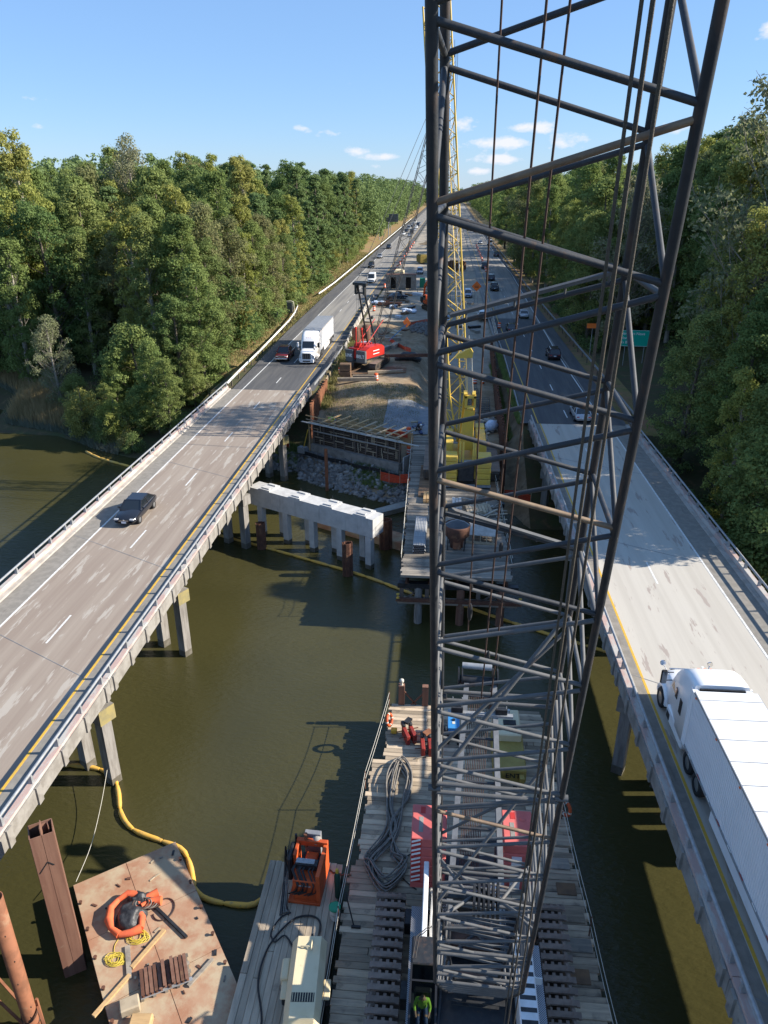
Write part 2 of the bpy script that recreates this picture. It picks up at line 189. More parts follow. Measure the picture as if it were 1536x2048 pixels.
# ---------------------------------------------------------------- mesh helpers
Z=Vector((0,0,1))
class MB:
    def __init__(s): s.v=[];s.f=[];s.sm=[];s.mi=[]
    def add(s,vs,fs,sm=False,mi=0):
        o=len(s.v); s.v.extend(tuple(x) for x in vs)
        for f in fs: s.f.append(tuple(i+o for i in f)); s.sm.append(sm); s.mi.append(mi)
        return s
    def box(s,c,d,rz=0,M=None,mi=0,top=None,bev=0):
        x,y,z=d[0]/2,d[1]/2,d[2]/2
        if bev>0:
            b=bev; q=[]
            for zz,k in ((-z,b),(-z+b,0),(z-b,0),(z,b)):
                q.append([(-x+b,-y+k,zz),(x-b,-y+k,zz),(x-k,-y+b,zz),(x-k,y-b,zz),(x-b,y-k,zz),(-x+b,y-k,zz),(-x+k,y-b,zz),(-x+k,-y+b,zz)])
            T=Matrix.Translation(c)@(M if M is not None else Matrix.Rotation(rz,4,'Z'))
            return s.loft([[T@Vector(p) for p in r] for r in q],mi=mi)
        tx,ty=(x,y) if top is None else (x*top[0],y*top[1])
        vs=[(-x,-y,-z),(x,-y,-z),(x,y,-z),(-x,y,-z),(-tx,-ty,z),(tx,-ty,z),(tx,ty,z),(-tx,ty,z)]
        T=Matrix.Translation(c)@(M if M is not None else Matrix.Rotation(rz,4,'Z'))
        return s.add([T@Vector(p) for p in vs],[(0,3,2,1),(4,5,6,7),(0,1,5,4),(1,2,6,5),(2,3,7,6),(3,0,4,7)],mi=mi)
    def bx(s,x0,x1,y0,y1,z0,z1,mi=0,bev=0): return s.box(((x0+x1)/2,(y0+y1)/2,(z0+z1)/2),(abs(x1-x0),abs(y1-y0),abs(z1-z0)),mi=mi,bev=bev)
    def frame(s,a,b,up=Z):
        a=Vector(a);b=Vector(b);d=(b-a).normalized(); up=Vector(up)
        if abs(d.dot(up))>.97: up=Vector((0,1,0)) if abs(d.y)<.9 else Vector((1,0,0))
        x=d.cross(up).normalized(); y=x.cross(d).normalized(); return a,b,d,x,y
    def beam(s,a,b,w,h,up=Z,mi=0):
        a,b,d,x,y=s.frame(a,b,up); q=[(-w/2,-h/2),(w/2,-h/2),(w/2,h/2),(-w/2,h/2)]
        vs=[a+x*i+y*j for i,j in q]+[b+x*i+y*j for i,j in q]
        return s.add(vs,[(0,1,2,3),(7,6,5,4),(0,4,5,1),(1,5,6,2),(2,6,7,3),(3,7,4,0)],mi=mi)
    def ibeam(s,a,b,w,h,up=Z,t=.03):
        A,B,d,x,y=s.frame(a,b,up)
        s.beam(A,B,t,h-2*t,up); s.beam(A+y*(h/2-t/2),B+y*(h/2-t/2),w,t,up); s.beam(A-y*(h/2-t/2),B-y*(h/2-t/2),w,t,up); return s
    def tube(s,a,b,r,n=8,r2=None,mi=0):
        r2=r if r2 is None else r2
        a,b,d,x,y=s.frame(a,b); vs=[];
        for P,rr in ((a,r),(b,r2)):
            for i in range(n):
                t=2*PI*i/n; vs.append(P+x*(rr*math.cos(t))+y*(rr*math.sin(t)))
        s.add(vs,[(i,(i+1)%n,n+(i+1)%n,n+i) for i in range(n)],True,mi)
        s.add(vs[:n],[tuple(range(n-1,-1,-1))],mi=mi); s.add(vs[n:],[tuple(range(n))],mi=mi); return s
    def path(s,pts,r,n=6,closed=False,rads=None,mi=0):
        P=[Vector(p) for p in pts]; m=len(P); rings=[]
        for i,p in enumerate(P):
            if closed: d=P[(i+1)%m]-P[i-1]
            else: d=P[min(i+1,m-1)]-P[max(i-1,0)]
            if d.length<1e-6: d=Vector((0,0,1))
            d.normalize(); up=Z if abs(d.z)<.9 else Vector((1,0,0)); x=d.cross(up).normalized(); y=x.cross(d); rr=rads[i] if rads else r
            rings.append([p+x*(rr*math.cos(2*PI*k/n))+y*(rr*math.sin(2*PI*k/n)) for k in range(n)])
        vs=[q for g in rings for q in g]; fs=[]
        for i in range(m if closed else m-1):
            j=(i+1)%m
            for k in range(n): fs.append((i*n+k,i*n+(k+1)%n,j*n+(k+1)%n,j*n+k))
        s.add(vs,fs,True,mi)
        if not closed: s.add(rings[0],[tuple(range(n-1,-1,-1))],mi=mi); s.add(rings[-1],[tuple(range(n))],mi=mi)
        return s
    def loft(s,rings,cap=True,sm=False,mi=0):
        n=len(rings[0]); vs=[q for g in rings for q in g]; fs=[]
        for i in range(len(rings)-1):
            for k in range(n): fs.append((i*n+k,i*n+(k+1)%n,(i+1)*n+(k+1)%n,(i+1)*n+k))
        s.add(vs,fs,sm,mi)
        if cap: s.add(rings[0],[tuple(range(n-1,-1,-1))],mi=mi); s.add(rings[-1],[tuple(range(n))],mi=mi)
        return s
    def lathe(s,prof,c=(0,0,0),n=16,axis='Z',sm=True,mi=0,cap=True):
        c=Vector(c); rings=[]
        for r,h in prof:
            g=[]
            for k in range(n):
                t=2*PI*k/n; u,v=r*math.cos(t),r*math.sin(t)
                g.append(c+Vector({'Z':(u,v,h),'X':(h,u,v),'Y':(v,h,u)}[axis]))
            rings.append(g)
        return s.loft(rings,cap,sm,mi)
    def poly(s,pts,z0,z1,mi=0):  # prism over an xy outline
        return s.loft([[(x,y,z0) for x,y in pts],[(x,y,z1) for x,y in pts]],mi=mi)
    def prismx(s,pts,x0,x1,mi=0): # outline in (y,z)
        return s.loft([[(x0,y,z) for y,z in pts],[(x1,y,z) for y,z in pts]],mi=mi)
    def prismy(s,pts,y0,y1,mi=0): # outline in (x,z)
        return s.loft([[(x,y0,z) for x,z in pts],[(x,y1,z) for x,z in pts]],mi=mi)
    def quad(s,a,b,c,d,mi=0): return s.add([a,b,c,d],[(0,1,2,3)],mi=mi)
    def mesh(s,name,mats):
        me=bpy.data.meshes.new(name); me.from_pydata(s.v,[],s.f)
        for m in (mats if isinstance(mats,(list,tuple)) else [mats]): me.materials.append(MATS[m] if isinstance(m,str) else m)
        me.polygons.foreach_set('use_smooth',s.sm); 
        if any(s.mi): me.polygons.foreach_set('material_index',s.mi)
        me.update(); return me
    def obj(s,name,mats,parent=None,world=True,recalc=True):
        if parent is not None and world:
            o=base(parent); s.v=[(x-o[0],y-o[1],z-o[2]) for x,y,z in s.v]
        me=s.mesh(name,mats)
        if recalc:
            bm=bmesh.new(); bm.from_mesh(me); bmesh.ops.recalc_face_normals(bm,faces=bm.faces); bm.to_mesh(me); bm.free()
        return link(name,me,parent)
def base(p):
    o=Vector((0,0,0))
    while p is not None: o+=p.location; p=p.parent
    return o
def link(name,data,parent=None,loc=None,rot=None):
    ob=bpy.data.objects.new(name,data); col.objects.link(ob)
    if parent is not None: ob.parent=parent
    if loc is not None: ob.location=loc
    if rot is not None: ob.rotation_euler=rot
    return ob
def tag(o,label=None,cat=None,group=None,kind=None):
    if label: o['label']=label
    if cat: o['category']=cat
    if group: o['group']=group
    if kind: o['kind']=kind
    return o
def thing(name,label,cat,loc=(0,0,0),rz=0,group=None):
    o=bpy.data.objects.new(name,None); o.empty_display_size=.3; col.objects.link(o); o.location=loc; o.rotation_euler=(0,0,rz)
    return tag(o,label,cat,group)
KIDS={}
def kids(o): return [c for c in o.children]
def copy_tree(o,loc=None,rz=None,label=None,group=None,parent=None):
    c=o.copy(); col.objects.link(c)
    if parent is not None: c.parent=parent
    for ch in kids(o): copy_tree(ch,parent=c)
    if loc is not None: c.location=loc
    if rz is not None: c.rotation_euler=(0,0,rz)
    if label: c['label']=label
    if group: c['group']=group
    return c
def one(name,mb,m,label,cat,group=None,kind=None,loc=None): # a thing that is a single mesh, origin at loc
    if loc is not None: mb.v=[(x-loc[0],y-loc[1],z-loc[2]) for x,y,z in mb.v]
    o=mb.obj(name,m)
    if loc is not None: o.location=loc
    return tag(o,label,cat,group,kind)
def struct(name,mb,m,parent=None):
    o=mb.obj(name,m,parent)
    if parent is None: o['kind']='structure'
    return o
def text(body,size,loc,rot,m,parent=None,ext=.008,align='CENTER',name='lettering',sx=1):
    c=bpy.data.curves.new(name,'FONT'); c.body=body; c.size=size; c.extrude=ext; c.align_x=align; c.align_y='CENTER'; c.materials.append(MATS[m]); c.offset=size*.012
    o=bpy.data.objects.new(name,c); col.objects.link(o); me=bpy.data.meshes.new_from_object(o.evaluated_get(bpy.context.evaluated_depsgraph_get())); bpy.data.objects.remove(o); bpy.data.curves.remove(c)
    o=link(name,me,parent,loc,rot); o.scale=(sx,1,1); return o
def smoothpts(P,n=6):
    P=[Vector(p) for p in P]; o=[]
    for i in range(len(P)-1):
        p0,p1,p2,p3=P[max(i-1,0)],P[i],P[i+1],P[min(i+2,len(P)-1)]
        for k in range(n): u=k/n; o.append(.5*((2*p1)+(p2-p0)*u+(2*p0-5*p1+4*p2-p3)*u*u+(3*p1-p0-3*p2+p3)*u**3))
    return o+[P[-1]]
def lerp(a,b,t): return a+(b-a)*t
def interp(x,pts):
    if x<=pts[0][0]: return pts[0][1]
    for (a,b),(c,d) in zip(pts,pts[1:]):
        if x<=c: return b+(d-b)*(x-a)/(c-a)
    return pts[-1][1]
SK=Vector((-.885,.466,0))  # direction along which bents and abutments are skewed
WZ=-6.5
# ================================================================ SETTING: water, terrain, roads
SH=[(-400,135),(-100,122),(-70,110),(-64,105),(-60,94),(-51,91.5),(-44,86),(-38,83),(-30,81.5),(-20,80),(-17.5,79.3),(-13.6,76.4),(-9.8,74),(-5,72),(0,71),(6,69),(10,66),(17,60),(23,50),(27,36),(32,18),(40,0),(60,-45),(200,-70),(400,-80)]
def shore(x): return interp(x,SH)
def rdx(y): return 11.1-.009*min(y,150)      # centre of the right road's yellow line
def smooth(a,b,x):
    t=max(0,min(1,(x-a)/(b-a))); return t*t*(3-2*t)
def terr(x,y):
    d=y-shore(x)
    if x>22: d=min(d,(x-22)*1.2+(y-40)*.9) if y<60 else d
    n=mnoise.fractal(Vector((x*.05,y*.05,0)),1,2,4)
    prof=interp(d,[(-15,-8.6),(0,-6.5),(4,-4.95),(5.5,-4.6),(7.5,-3.6),(12,-2.3),(24,-.7),(40,-.25)])
    forest=interp(d,[(-15,-8.6),(0,-6.45),(3,-5.6),(12,-4.2),(40,-1.5),(90,1.0)])
    r0=rdx(y)
    if -30<x<-16.2:
        z=interp(y,[(78,-8),(80,-6.5),(90.4,-1.7),(91,-.22)])
        return z if y<91.2 else -.22
    if r0-2.2<x<r0+9.8:
        z=interp(y,[(60,-8),(66,-6.5),(78,-1.8),(79.2,-.22)]); return z
    if -16.2<=x<=r0-2.2:
        z=prof+n*.5*smooth(2,20,d)*(1-smooth(112,125,y))
        low=-2.25 if y<118 else interp(y,[(118,-2.25),(150,-.25)])
        k=smooth(-4.5,-2.2,x); zz=min(z,low) if d>9 else min(z,prof-.4)
        z=lerp(z,zz,k)
        z+=.9*math.exp(-((x+10)**2/20+(y-97)**2/14))*.6+1.3*math.exp(-((x+3.4)**2/9+(y-136)**2/40))
        return min(z,interp(y,[(70,.3),(150,.3),(170,-.1)])) if y<170 else -.12
    z=forest+n*.8*smooth(2,20,d)
    if x<-30:
        e=-30-x
        z=lerp(-.25+.12*min(e,12)+n*.4,z+2.2*smooth(12,60,e)+2*smooth(160,300,y),smooth(1,26,e)) if y>104 else lerp(min(z,-1),z+1.2*smooth(10,60,e),smooth(0,20,e))
        if y<104: z=min(z,forest+n*.5+1.2)
    else:
        e=x-(r0+9.8); b=interp(y,[(60,-6.4),(79,-1.2),(92,-.3)])
        z=lerp(min(b,-.25)+n*.2,z+4.5*smooth(6,45,e),smooth(.5,16,e))
        if y<79: z=min(z,forest+4.5*smooth(6,45,e)+n*.3)
    return z
xs=list(np.arange(-60,60,1.25))+[60,64,70,78,90,105,125,150,180,220,280,400]; xs=[-500,-400,-300,-240,-200,-170,-150,-130,-115,-100,-90,-82,-76,-70,-65]+xs
xs=sorted(set([float(x) for x in xs]+[-30.02,-29.98,-16.25,-16.15])); ys=list(np.arange(-20,150,1.25))+list(np.arange(150,320,5))+[330,360,400,460,540,640,760,900,1100,1400,2000]; ys=[-120,-80,-50,-35]+ys
mb=MB(); vs=[(x,y,terr(x,y)) for y in ys for x in xs]; nx=len(xs)
fs=[];ms=[]
for j in range(len(ys)-1):
    for i in range(nx-1):
        x=(xs[i]+xs[i+1])/2;y=(ys[j]+ys[j+1])/2;fs.append((j*nx+i,j*nx+i+1,(j+1)*nx+i+1,(j+1)*nx+i)); d=y-shore(x)
        if -16.3<x<rdx(y)-1.5: ms.append(1 if (y<112 or (x<-1 and y<146)) else 2)
        elif (-36 if y<150 else -42)<x<-29 and y>100: ms.append(3)
        elif rdx(y)+9<x<rdx(y)+13 and y>80: ms.append(3)
        else: ms.append(0)
mb.v=vs;mb.f=fs;mb.sm=[True]*len(fs);mb.mi=ms
g=mb.obj('ground',['forest_floor','dirt','gravel','verge'],recalc=False); g['kind']='structure'
mb=MB(); 
WX=[-500,-200,-100,-60,-30,0,30,60,100,500];WY=[-400,-100,0,40,80,140]
mb.v=[(x,y,WZ) for y in WY for x in WX]; mb.f=[(j*10+i,j*10+i+1,(j+1)*10+i+1,(j+1)*10+i) for j in range(5) for i in range(9)]; mb.sm=[False]*45; mb.mi=[0]*45
w=mb.obj('water','water',recalc=False); w['kind']='structure'
# ---- roads on the embankments
def strip(name,xf0,xf1,y0,y1,z,m,parent=None,step=40):
    b=MB(); n=max(1,int((y1-y0)/step)); Y=[lerp(y0,y1,i/n) for i in range(n+1)]
    b.v=[(f(y),y,z) for y in Y for f in (xf0,xf1)]; b.f=[(2*i,2*i+1,2*i+3,2*i+2) for i in range(n)]; b.sm=[False]*n; b.mi=[0]*n
    o=b.obj(name,m,parent,recalc=False); return o
cst=lambda v:(lambda y:v)
LY1=1150
lsh=lambda y:interp(y,[(91,-27.2),(116,-28.2),(160,-29.0),(1200,-29.0)])
lr=strip('left_road',lsh,cst(-16.6),91.45,LY1,-.012,'road_conc'); lr['kind']='structure'
strip('shoulder',lsh,cst(-25.9),91.45,LY1,-.006,'asphalt',lr)
strip('median_shoulder',cst(-18.3),cst(-16.6),91.45,LY1,-.006,'asphalt',lr)
strip('asphalt_patch',cst(-25.88),cst(-18.32),91.45,119,-.007,'asphalt',lr)
rf=lambda o:(lambda y:rdx(y)+o)
rr=strip('right_road',rf(-1.9),rf(9.6),79.6,LY1,-.012,'road_conc'); rr['kind']='structure'
strip('shoulder',lambda y:rdx(y)+interp(y,[(80,7.5),(150,7.9),(260,8.6),(300,7.3)]),rf(9.6),79.6,LY1,-.006,'asphalt',rr)
strip('asphalt_lane',rf(-1.5),lambda y:rdx(y)+7.45,79.6,150,-.007,'asphalt',rr)
for x,par in ((-25.85,lr),(-18.5,lr)):
    strip('edge_line',cst(x-.07),cst(x+.07),91.5,600,.002,'line_white' if x<-20 else 'line_yellow',par)
strip('edge_line',rf(-.06),rf(.06),79.6,600,.002,'line_yellow',rr)
wl=lambda y:interp(y,[(80,7.25),(115,7.2),(150,7.9),(230,8.8),(290,7.6),(600,7.4)])
strip('edge_line',lambda y:rdx(y)+wl(y)-.07,lambda y:rdx(y)+wl(y)+.07,79.6,600,.002,'line_white',rr,step=8)
db=MB(); db.quad((-.06,-1.52,0),(.06,-1.52,0),(.06,1.52,0),(-.06,1.52,0)); dm=db.mesh('lane_dash','line_white')
for k in range(16):
    y=96.6+12.19*k; link('lane_dash',dm,lr,(-22.25,y,.002))
    y2=83.6+12.19*k; link('lane_dash',dm,rr,(rdx(y2)+3.55,y2,.002))
# ================================================================ BRIDGES
def bridge(name,label,xl,xr,xedge,xdash,xyel,y0,y1,skew0,deckm,bents,dashes,medL,tilt=0.):
    t=thing(name,label,'bridge',((xl+xr)/2,y0,0))
    f=lambda x,y:(x-tilt*(y-40))
    def slab(a,b,ya,yb,z0,z1,m,nm='deck',par=t,sk=0):
        q=MB(); q.loft([[(f(a,ya),ya,z),(f(a,yb),yb,z),(f(b,yb),yb,z),(f(b,ya),ya,z)] for z in (z0,z1)]); return q.obj(nm,m,par)
    slab(xl,xr,y0,y1,-.24,0,deckm)
    if xyel>xdash: sh=((xl+.42,xedge-.08),(xyel+.1,xr-.42))
    else: sh=((xl+.42,xyel-.1),(xedge+.08,xr-.42))
    for a,b in sh: slab(a,b,y0,y1,.0,.006,'shoulder','shoulder')
    for x,m in ((xedge,'line_white'),(xyel,'line_yellow')): slab(x-.065,x+.065,y0,y1,.002,.011,m,'edge_line')
    for y in dashes: link('lane_dash',dm,t,(f(xdash,y)-t.location.x,y-t.location.y,.006))
    for yb in bents: # deck joints, skewed
        q=MB(); a=Vector((xl+.4,yb+(xr-xl-.4)*.527,.009)); b=Vector((xr-.4,yb+.2,.009)); a.x=f(a.x,a.y);b.x=f(b.x,b.y)
        q.beam(a,b,.035,.008); q.obj('deck_joint','tarp_gray',t)
    for k in range(6): # girders
        x=lerp(xl+1.25,xr-1.25,k/5); q=MB(); q.beam((f(x,y0),y0,-.74),(f(x,y1),y1,-.74),.42,1.0); q.obj('girder','conc_old',t)
    pst=MB(); pst.prismx([(-.05,0),(.12,0),(.06,.42),(-.04,.42)],-.09,.09); pm=pst.mesh('rail_post','galv')
    pil=MB(); pil.box((0,0,0),(.10,.36,.92)); plm=pil.mesh('pilaster','conc_old')
    for side,x in ((-1,xl),(1,xr)):
        o=-side # towards the road
        spans=[y0]+[b+(.3 if side>0 else (xr-xl)*.527) for b in bents]+[y1]; spans=[s for s in spans if y0<=s<=y1]
        for a,b in zip(spans,spans[1:]):
            if b-a<1: continue
            def pr_(pts,nm,m):
                q=MB(); q.loft([[(f(x+o*u,y),y,z) for u,z in pts] for y in (a+.015,b-.015)]); return q.obj(nm,m,t)
            pr_([(0,-.24),(0,.02),(.42,.02),(.42,-.02),(.02,-.24)],'deck_edge','conc_old')
            pr_([(.0,.02),(.0,.46),(.30,.46),(.34,.2),(.36,.02)],'parapet','parapet')
            pr_([(.36,.02),(.36,.16),(.62,.12),(.66,.02)],'curb','curb')
            pr_([(-.06,-.52),(-.06,.30),(.0,.30),(.0,-.52)],'fascia','conc_old')
            q=MB(); n=max(2,int((b-a)/6)); q.path([(f(x+o*.16,lerp(a,b,i/n)),lerp(a,b,i/n),.92) for i in range(n+1)],.075,8); q.obj('rail','galv',t)
            m=max(1,round((b-a)/2.45)); ym=[a+.5+(b-a-1)*i/m for i in range(m+1)]
            for y in ym:
                lp=link('rail_post',pm,t,(f(x+o*.16,y)-t.location.x,y-t.location.y,.46)); 
                link('pilaster',plm,t,(f(x-o*.10,y)-t.location.x,y-t.location.y,-.12))
    # bents
    for yb in bents:
        P0=Vector((f(xr-.25,yb),yb,0)); Lc=(xr-xl-.5)/.885; P1=P0+SK*Lc
        q=MB(); q.beam(P0+Vector((0,0,-1.7)),P1+Vector((0,0,-1.7)),1.0,.92); cp=q.obj('pier_cap','conc_old',t)
        q=MB(); e=(P0-P1).normalized(); q.beam(P0+Vector((0,0,-1.7)),P0+e*.03+Vector((0,0,-1.7)),.98,.9); q.obj('stained_end','conc_yellow' if int(yb)%2==0 else 'conc_pile',cp)
        for k in range(6):
            P=P0+SK*(.5+(Lc-1)*k/5); q=MB(); q.box((P.x,P.y,-5.4),(.62,.62,6.4),rz=math.atan2(SK.y,SK.x)); co=q.obj('column','conc_pile',t); q=MB(); q.box((P.x,P.y,-6.3),(.628,.628,.62+.1*math.sin(k*2.3+yb)),rz=math.atan2(SK.y,SK.x)); q.obj('tide_band','conc_wet',co)
    return t
LD=[35.5-12.19*3+12.19*k for k in range(8)]
bridge('road_bridge','left highway bridge with brown weathered deck, pink rusty parapets and steel rail',-28.0,-17.0,-25.85,-22.25,-18.55,-14,91.4,0,'deck_left',[-4,13,30.2,42.5,59.5,76.5],LD,True)
RD=[45.5-12.19*4+12.19*k for k in range(7)]
bridge('road_bridge','right highway bridge with pale patchy deck carrying the white semi truck',9.75,20.75,18.35,14.45,10.95,-14,79.5,0,'deck_right',[-6.5,11,28.3,46,63.3],RD,False,tilt=.009)
# ================================================================ NEW PIER BENT in the gap
t=thing('pier_bent','new white concrete pier cap on two rows of square piles in the water','pier',(-11.4,59.4,WZ))
A=Vector((-5.25,56.9,0)); B=Vector((-17.6,63.45,0)); dd=(B-A).normalized(); nrm=Vector((-dd.y,dd.x,0)); nrm=nrm if nrm.y>0 else -nrm
segs=5; L=(B-A).length
for k in range(segs):
    q=MB(); a=A+dd*(L*k/segs+.008); b=A+dd*(L*(k+1)/segs-.008); q.beam(a+Vector((0,0,-2.55)),b+Vector((0,0,-2.55)),1.62,1.7); cp=q.obj('cap_segment','conc_white',t)
for k in range(4):
    c=A+dd*(1.35+k*3.55); q=MB(); q.beam(c-dd*.62+Vector((0,0,-1.64)),c+dd*.62+Vector((0,0,-1.64)),1.56,.12); s=q.obj('bearing_step','conc_white',t)
    for sgn in (-.45,.45):
        q=MB(); p=c+nrm*sgn; q.beam(p-dd*.42+Vector((0,0,-1.53)),p+dd*.42+Vector((0,0,-1.53)),.26,.10); q.obj('bearing_pad','conc_white',s)
    q=MB(); q.tube(c+dd*.3+nrm*.6+Vector((0,0,-1.5)),c+dd*.3+nrm*.6+Vector((0,0,-1.15)),.02); q.obj('anchor_bolt','dark_steel',s)
for k in range(5):
    for row in (-.5,.5):
        c=A+dd*(.55+k*3.05+(0 if row<0 else 1.3))+nrm*row
        if (c-A).dot(dd)>L-.3: continue
        q=MB(); q.box((c.x,c.y,-5.4),(.56,.56,4.4),rz=math.atan2(dd.y,dd.x)); co=q.obj('pile','conc_white',t); q=MB(); q.box((c.x,c.y,-6.35),(.568,.568,.5),rz=math.atan2(dd.y,dd.x)); q.obj('tide_band','conc_wet',co)
# sheet-pile box piles standing in the water by the new bent
def hbox(x,y,z0,z1,w,rz,label,m='rust'):
    q=MB(); c,s=math.cos(rz),math.sin(rz)
    def P(u,v): return (x+c*u-s*v,y+s*u+c*v)
    o=[(-w,-w*.5),(-w*.6,-w*.5),(-w*.35,-w*.75),(w*.35,-w*.75),(w*.6,-w*.5),(w,-w*.5),(w,w*.5),(w*.6,w*.5),(w*.35,w*.75),(-w*.35,w*.75),(-w*.6,w*.5),(-w,w*.5)]
    i=[(u*.88,v*.86) for u,v in o]; n=len(o); q.loft([[(*P(*p),z) for p in o] for z in (z0,z1)],cap=False); q.loft([[(*P(*p),z) for p in i] for z in (z0,z1)],cap=False)
    q.add([(*P(*p),z1) for p in o]+[(*P(*p),z1) for p in i],[(k,(k+1)%n,n+(k+1)%n,n+k) for k in range(n)])
    return one('sheet_pile',q,m,label,'sheet pile',loc=(x,y,z0))
hbox(-7.7,55.2,-8,-3.4,.42,.3,'short rusty sheet pile box in the water before the right end of the pier cap')
hbox(-16.2,59.6,-8,-3.9,.42,.3,'short rusty sheet pile box in the water under the left end of the pier cap')
hbox(-4.9,60.6,-8,-3.6,.55,.3,'wide rusty sheet pile box between the pier cap and the trestle','rust')
hbox(-12.4,74.0,-8,-1.7,.17,.3,'slim tall rusty pile standing before the rock bank','rust_pipe')
# ================================================================ small work barge of timber behind the new bent
q=MB(); q.poly([(-12.5,64.9),(-3.5,60.2),(-2.9,62.0),(-11.8,66.8)],-6.9,-5.75); one('work_float',q,'rust_deck','rusty red flat float moored behind the new pier cap','float',loc=(-8,63,-6.5))
# ================================================================ TRESTLE (timber work platform)
TZ=-2.15
t=thing('work_trestle','grey timber deck work trestle on steel piles, loaded with materials','trestle',(1.4,65,WZ))
pk={}
def plank_mesh(l,w,h,m,n):
    k=(round(l,2),round(w,2),round(h,2),m)
    if k not in pk: q=MB(); q.box((0,0,0),(l,w,h),bev=.012); pk[k]=q.mesh(n,m)
    return pk[k]
y=47.85; r2=random.Random(3)
while y<80.5:
    a=(-2.7-.02*(y-48)); L=8.1; me=plank_mesh(L,.29,.2,'plank_gray','plank'); o=link('plank',me,t,(a+L/2-1.4+r2.uniform(-.12,.12),y-65,TZ-.1-WZ+r2.uniform(-.015,.01)),(0,0,r2.uniform(-.004,.004))); y+=.305
for x in (-2.3,-.6,1.4,3.4,5.0):
    q=MB(); q.ibeam((x,47.9,-2.62),(x,80,-2.62),.3,.7); q.obj('stringer','rust',t)
for k,yb in enumerate((48.3,56,64,72)):
    for zz,m in ((-3.25,'dark_steel'),(-4.6,'plank_gray')):
        if zz<-4 and k>0: continue
        q=MB(); q.beam((-3.0,yb,zz),(5.9,yb,zz),.5,.4 if zz>-4 else .35); q.obj('cap_beam',m,t)
    for x in (-1.45,1.7,4.7):
        q=MB(); q.tube((x,yb,-9),(x,yb,-3.4),.3,14); q.obj('pile','conc_pile' if x<0 else 'rust_pile',t)
    if k==0:
        for x0,x1 in ((-2.5,-1.0),(3.2,4.6)):
            for a,b in (((x0,yb-.1,-3.4),(x1,yb-.1,-4.45)),((x1,yb-.1,-3.4),(x0,yb-.1,-4.45))):
                q=MB(); q.beam(a,b,.1,.1); q.obj('brace','form_steel',t)
            for x in (x0-.2,x1+.2): 
                q=MB(); q.ibeam((x,yb-.1,-3.4),(x,yb-.1,-4.5),.3,.3); q.obj('post','form_steel',t)
q=MB(); q.beam((-3.1,47.75,-4.25),(6.2,47.75,-4.25),.25,.25); q.obj('waler','rust',t)
for x in (-2.95,6.05):
    q=MB(); q.lathe([(.13,0),(.05,.12),(.05,.22),(.13,.34)],(x,47.7,-4.1),10); q.obj('cleat','line_yellow',t)
for y in np.arange(49,80,2.6):
    for x in (-2.8-.02*(y-48),5.45-.02*(y-48)):
        q=MB(); q.tube((x,y,TZ),(x,y,TZ+1.05),.025,6); q.obj('guard_post','dark_steel',t)
for sx in (-2.8,5.45):
    for hz in (.55,1.0):
        q=MB(); pts=[]
        for i in range(49):
            yy=49+i*.65; sag=.1*abs(math.sin((yy-49)/2.6*PI)); pts.append((sx-.02*(yy-48),yy,TZ+hz-sag))
        q.path(pts,.016,5); q.obj('guard_rope','rope_pale',t)
# things on the trestle
def bundle(nm,label,x0,x1,y0,y1,z0,rows,cols,r,m):
    t=thing(nm,label,'pipes',((x0+x1)/2,(y0+y1)/2,z0)); q=MB(); q.tube((0,0,0),(0,y1-y0,0),r,10)
    inner=MB(); inner.tube((0,-.004,0),(0,.02,0),r*.8,10); me=q.mesh('pipe',m); im=inner.mesh('bore','black')
    for i in range(rows):
        for j in range(cols):
            x=lerp(x0+r,x1-r,(j+(.5 if i%2 else 0))/(cols-.5)); o=link('pipe',me,t,(x-t.location.x,y0-t.location.y,r+i*r*1.75)); link('bore',im,o)
    q=MB(); q.bx(x0-.05,x1+.05,y0+.3,y0+.4,z0,z0+.06); q.bx(x0-.05,x1+.05,y1-.5,y1-.4,z0-.001,z0+.06); q.obj('dunnage','pale_wood',t)
bundle('pipe_bundle','bundle of shiny galvanized pipes lying on the left edge of the trestle',-2.05,-1.05,51.2,56.6,TZ,5,7,.085,'galv')
t=thing('concrete_bucket','round rusty concrete bucket with grey funnel mouth standing on the trestle','bucket',(1.35,52.6,TZ))
q=MB(); q.lathe([(.95,2.0),(1.0,2.0),(1.02,1.9),(.98,1.2),(.55,.6),(.52,.1),(.45,.1),(.48,.6),(.9,1.25),(.95,2.0)],(0,0,0),24,cap=False); q.obj('hopper','rust',t,world=False)
q=MB(); q.lathe([(.94,1.93),(.88,1.3),(.3,.75)],(0,0,0),24,cap=False); q.obj('funnel_lining','tarp_gray',t,world=False)
q=MB(); q.path([(-.95,0,1.95),(-.5,0,2.25),(0,0,2.4),(.5,0,2.25),(.95,0,1.95)],.04); q.obj('bail','galv',t,world=False)
q=MB(); q.box((0,-.56,.75),(.6,.06,1.3)); q.obj('gate_plate','rust_pipe',t,world=False); q=MB(); q.box((0,-.61,1.3),(.5,.03,.22)); q.obj('label_plate','conc_white',t,world=False)
for a in range(4):
    q=MB(); c,s=math.cos(a*PI/2+.7),math.sin(a*PI/2+.7); q.beam((c*.95,s*.95,1.5),(c*.9,s*.9,0),.08,.08); q.obj('leg','dark_steel',t,world=False)
t=thing('form_tray','tilted timber form panel with ribs leaning beside the concrete bucket','form panel',(3.3,54.0,TZ),R(-6))
q=MB(); M=Matrix.Rotation(R(22),4,'X'); q.box((0,.3,.95),(2.3,1.7,.06),M=M); q.obj('panel','walkway_plank',t,world=False)
for k in range(5):
    q=MB(); q.box((-1.0+k*.5,-.25,.45),(.06,.9,.5)); q.obj('rib','pale_wood',t,world=False)
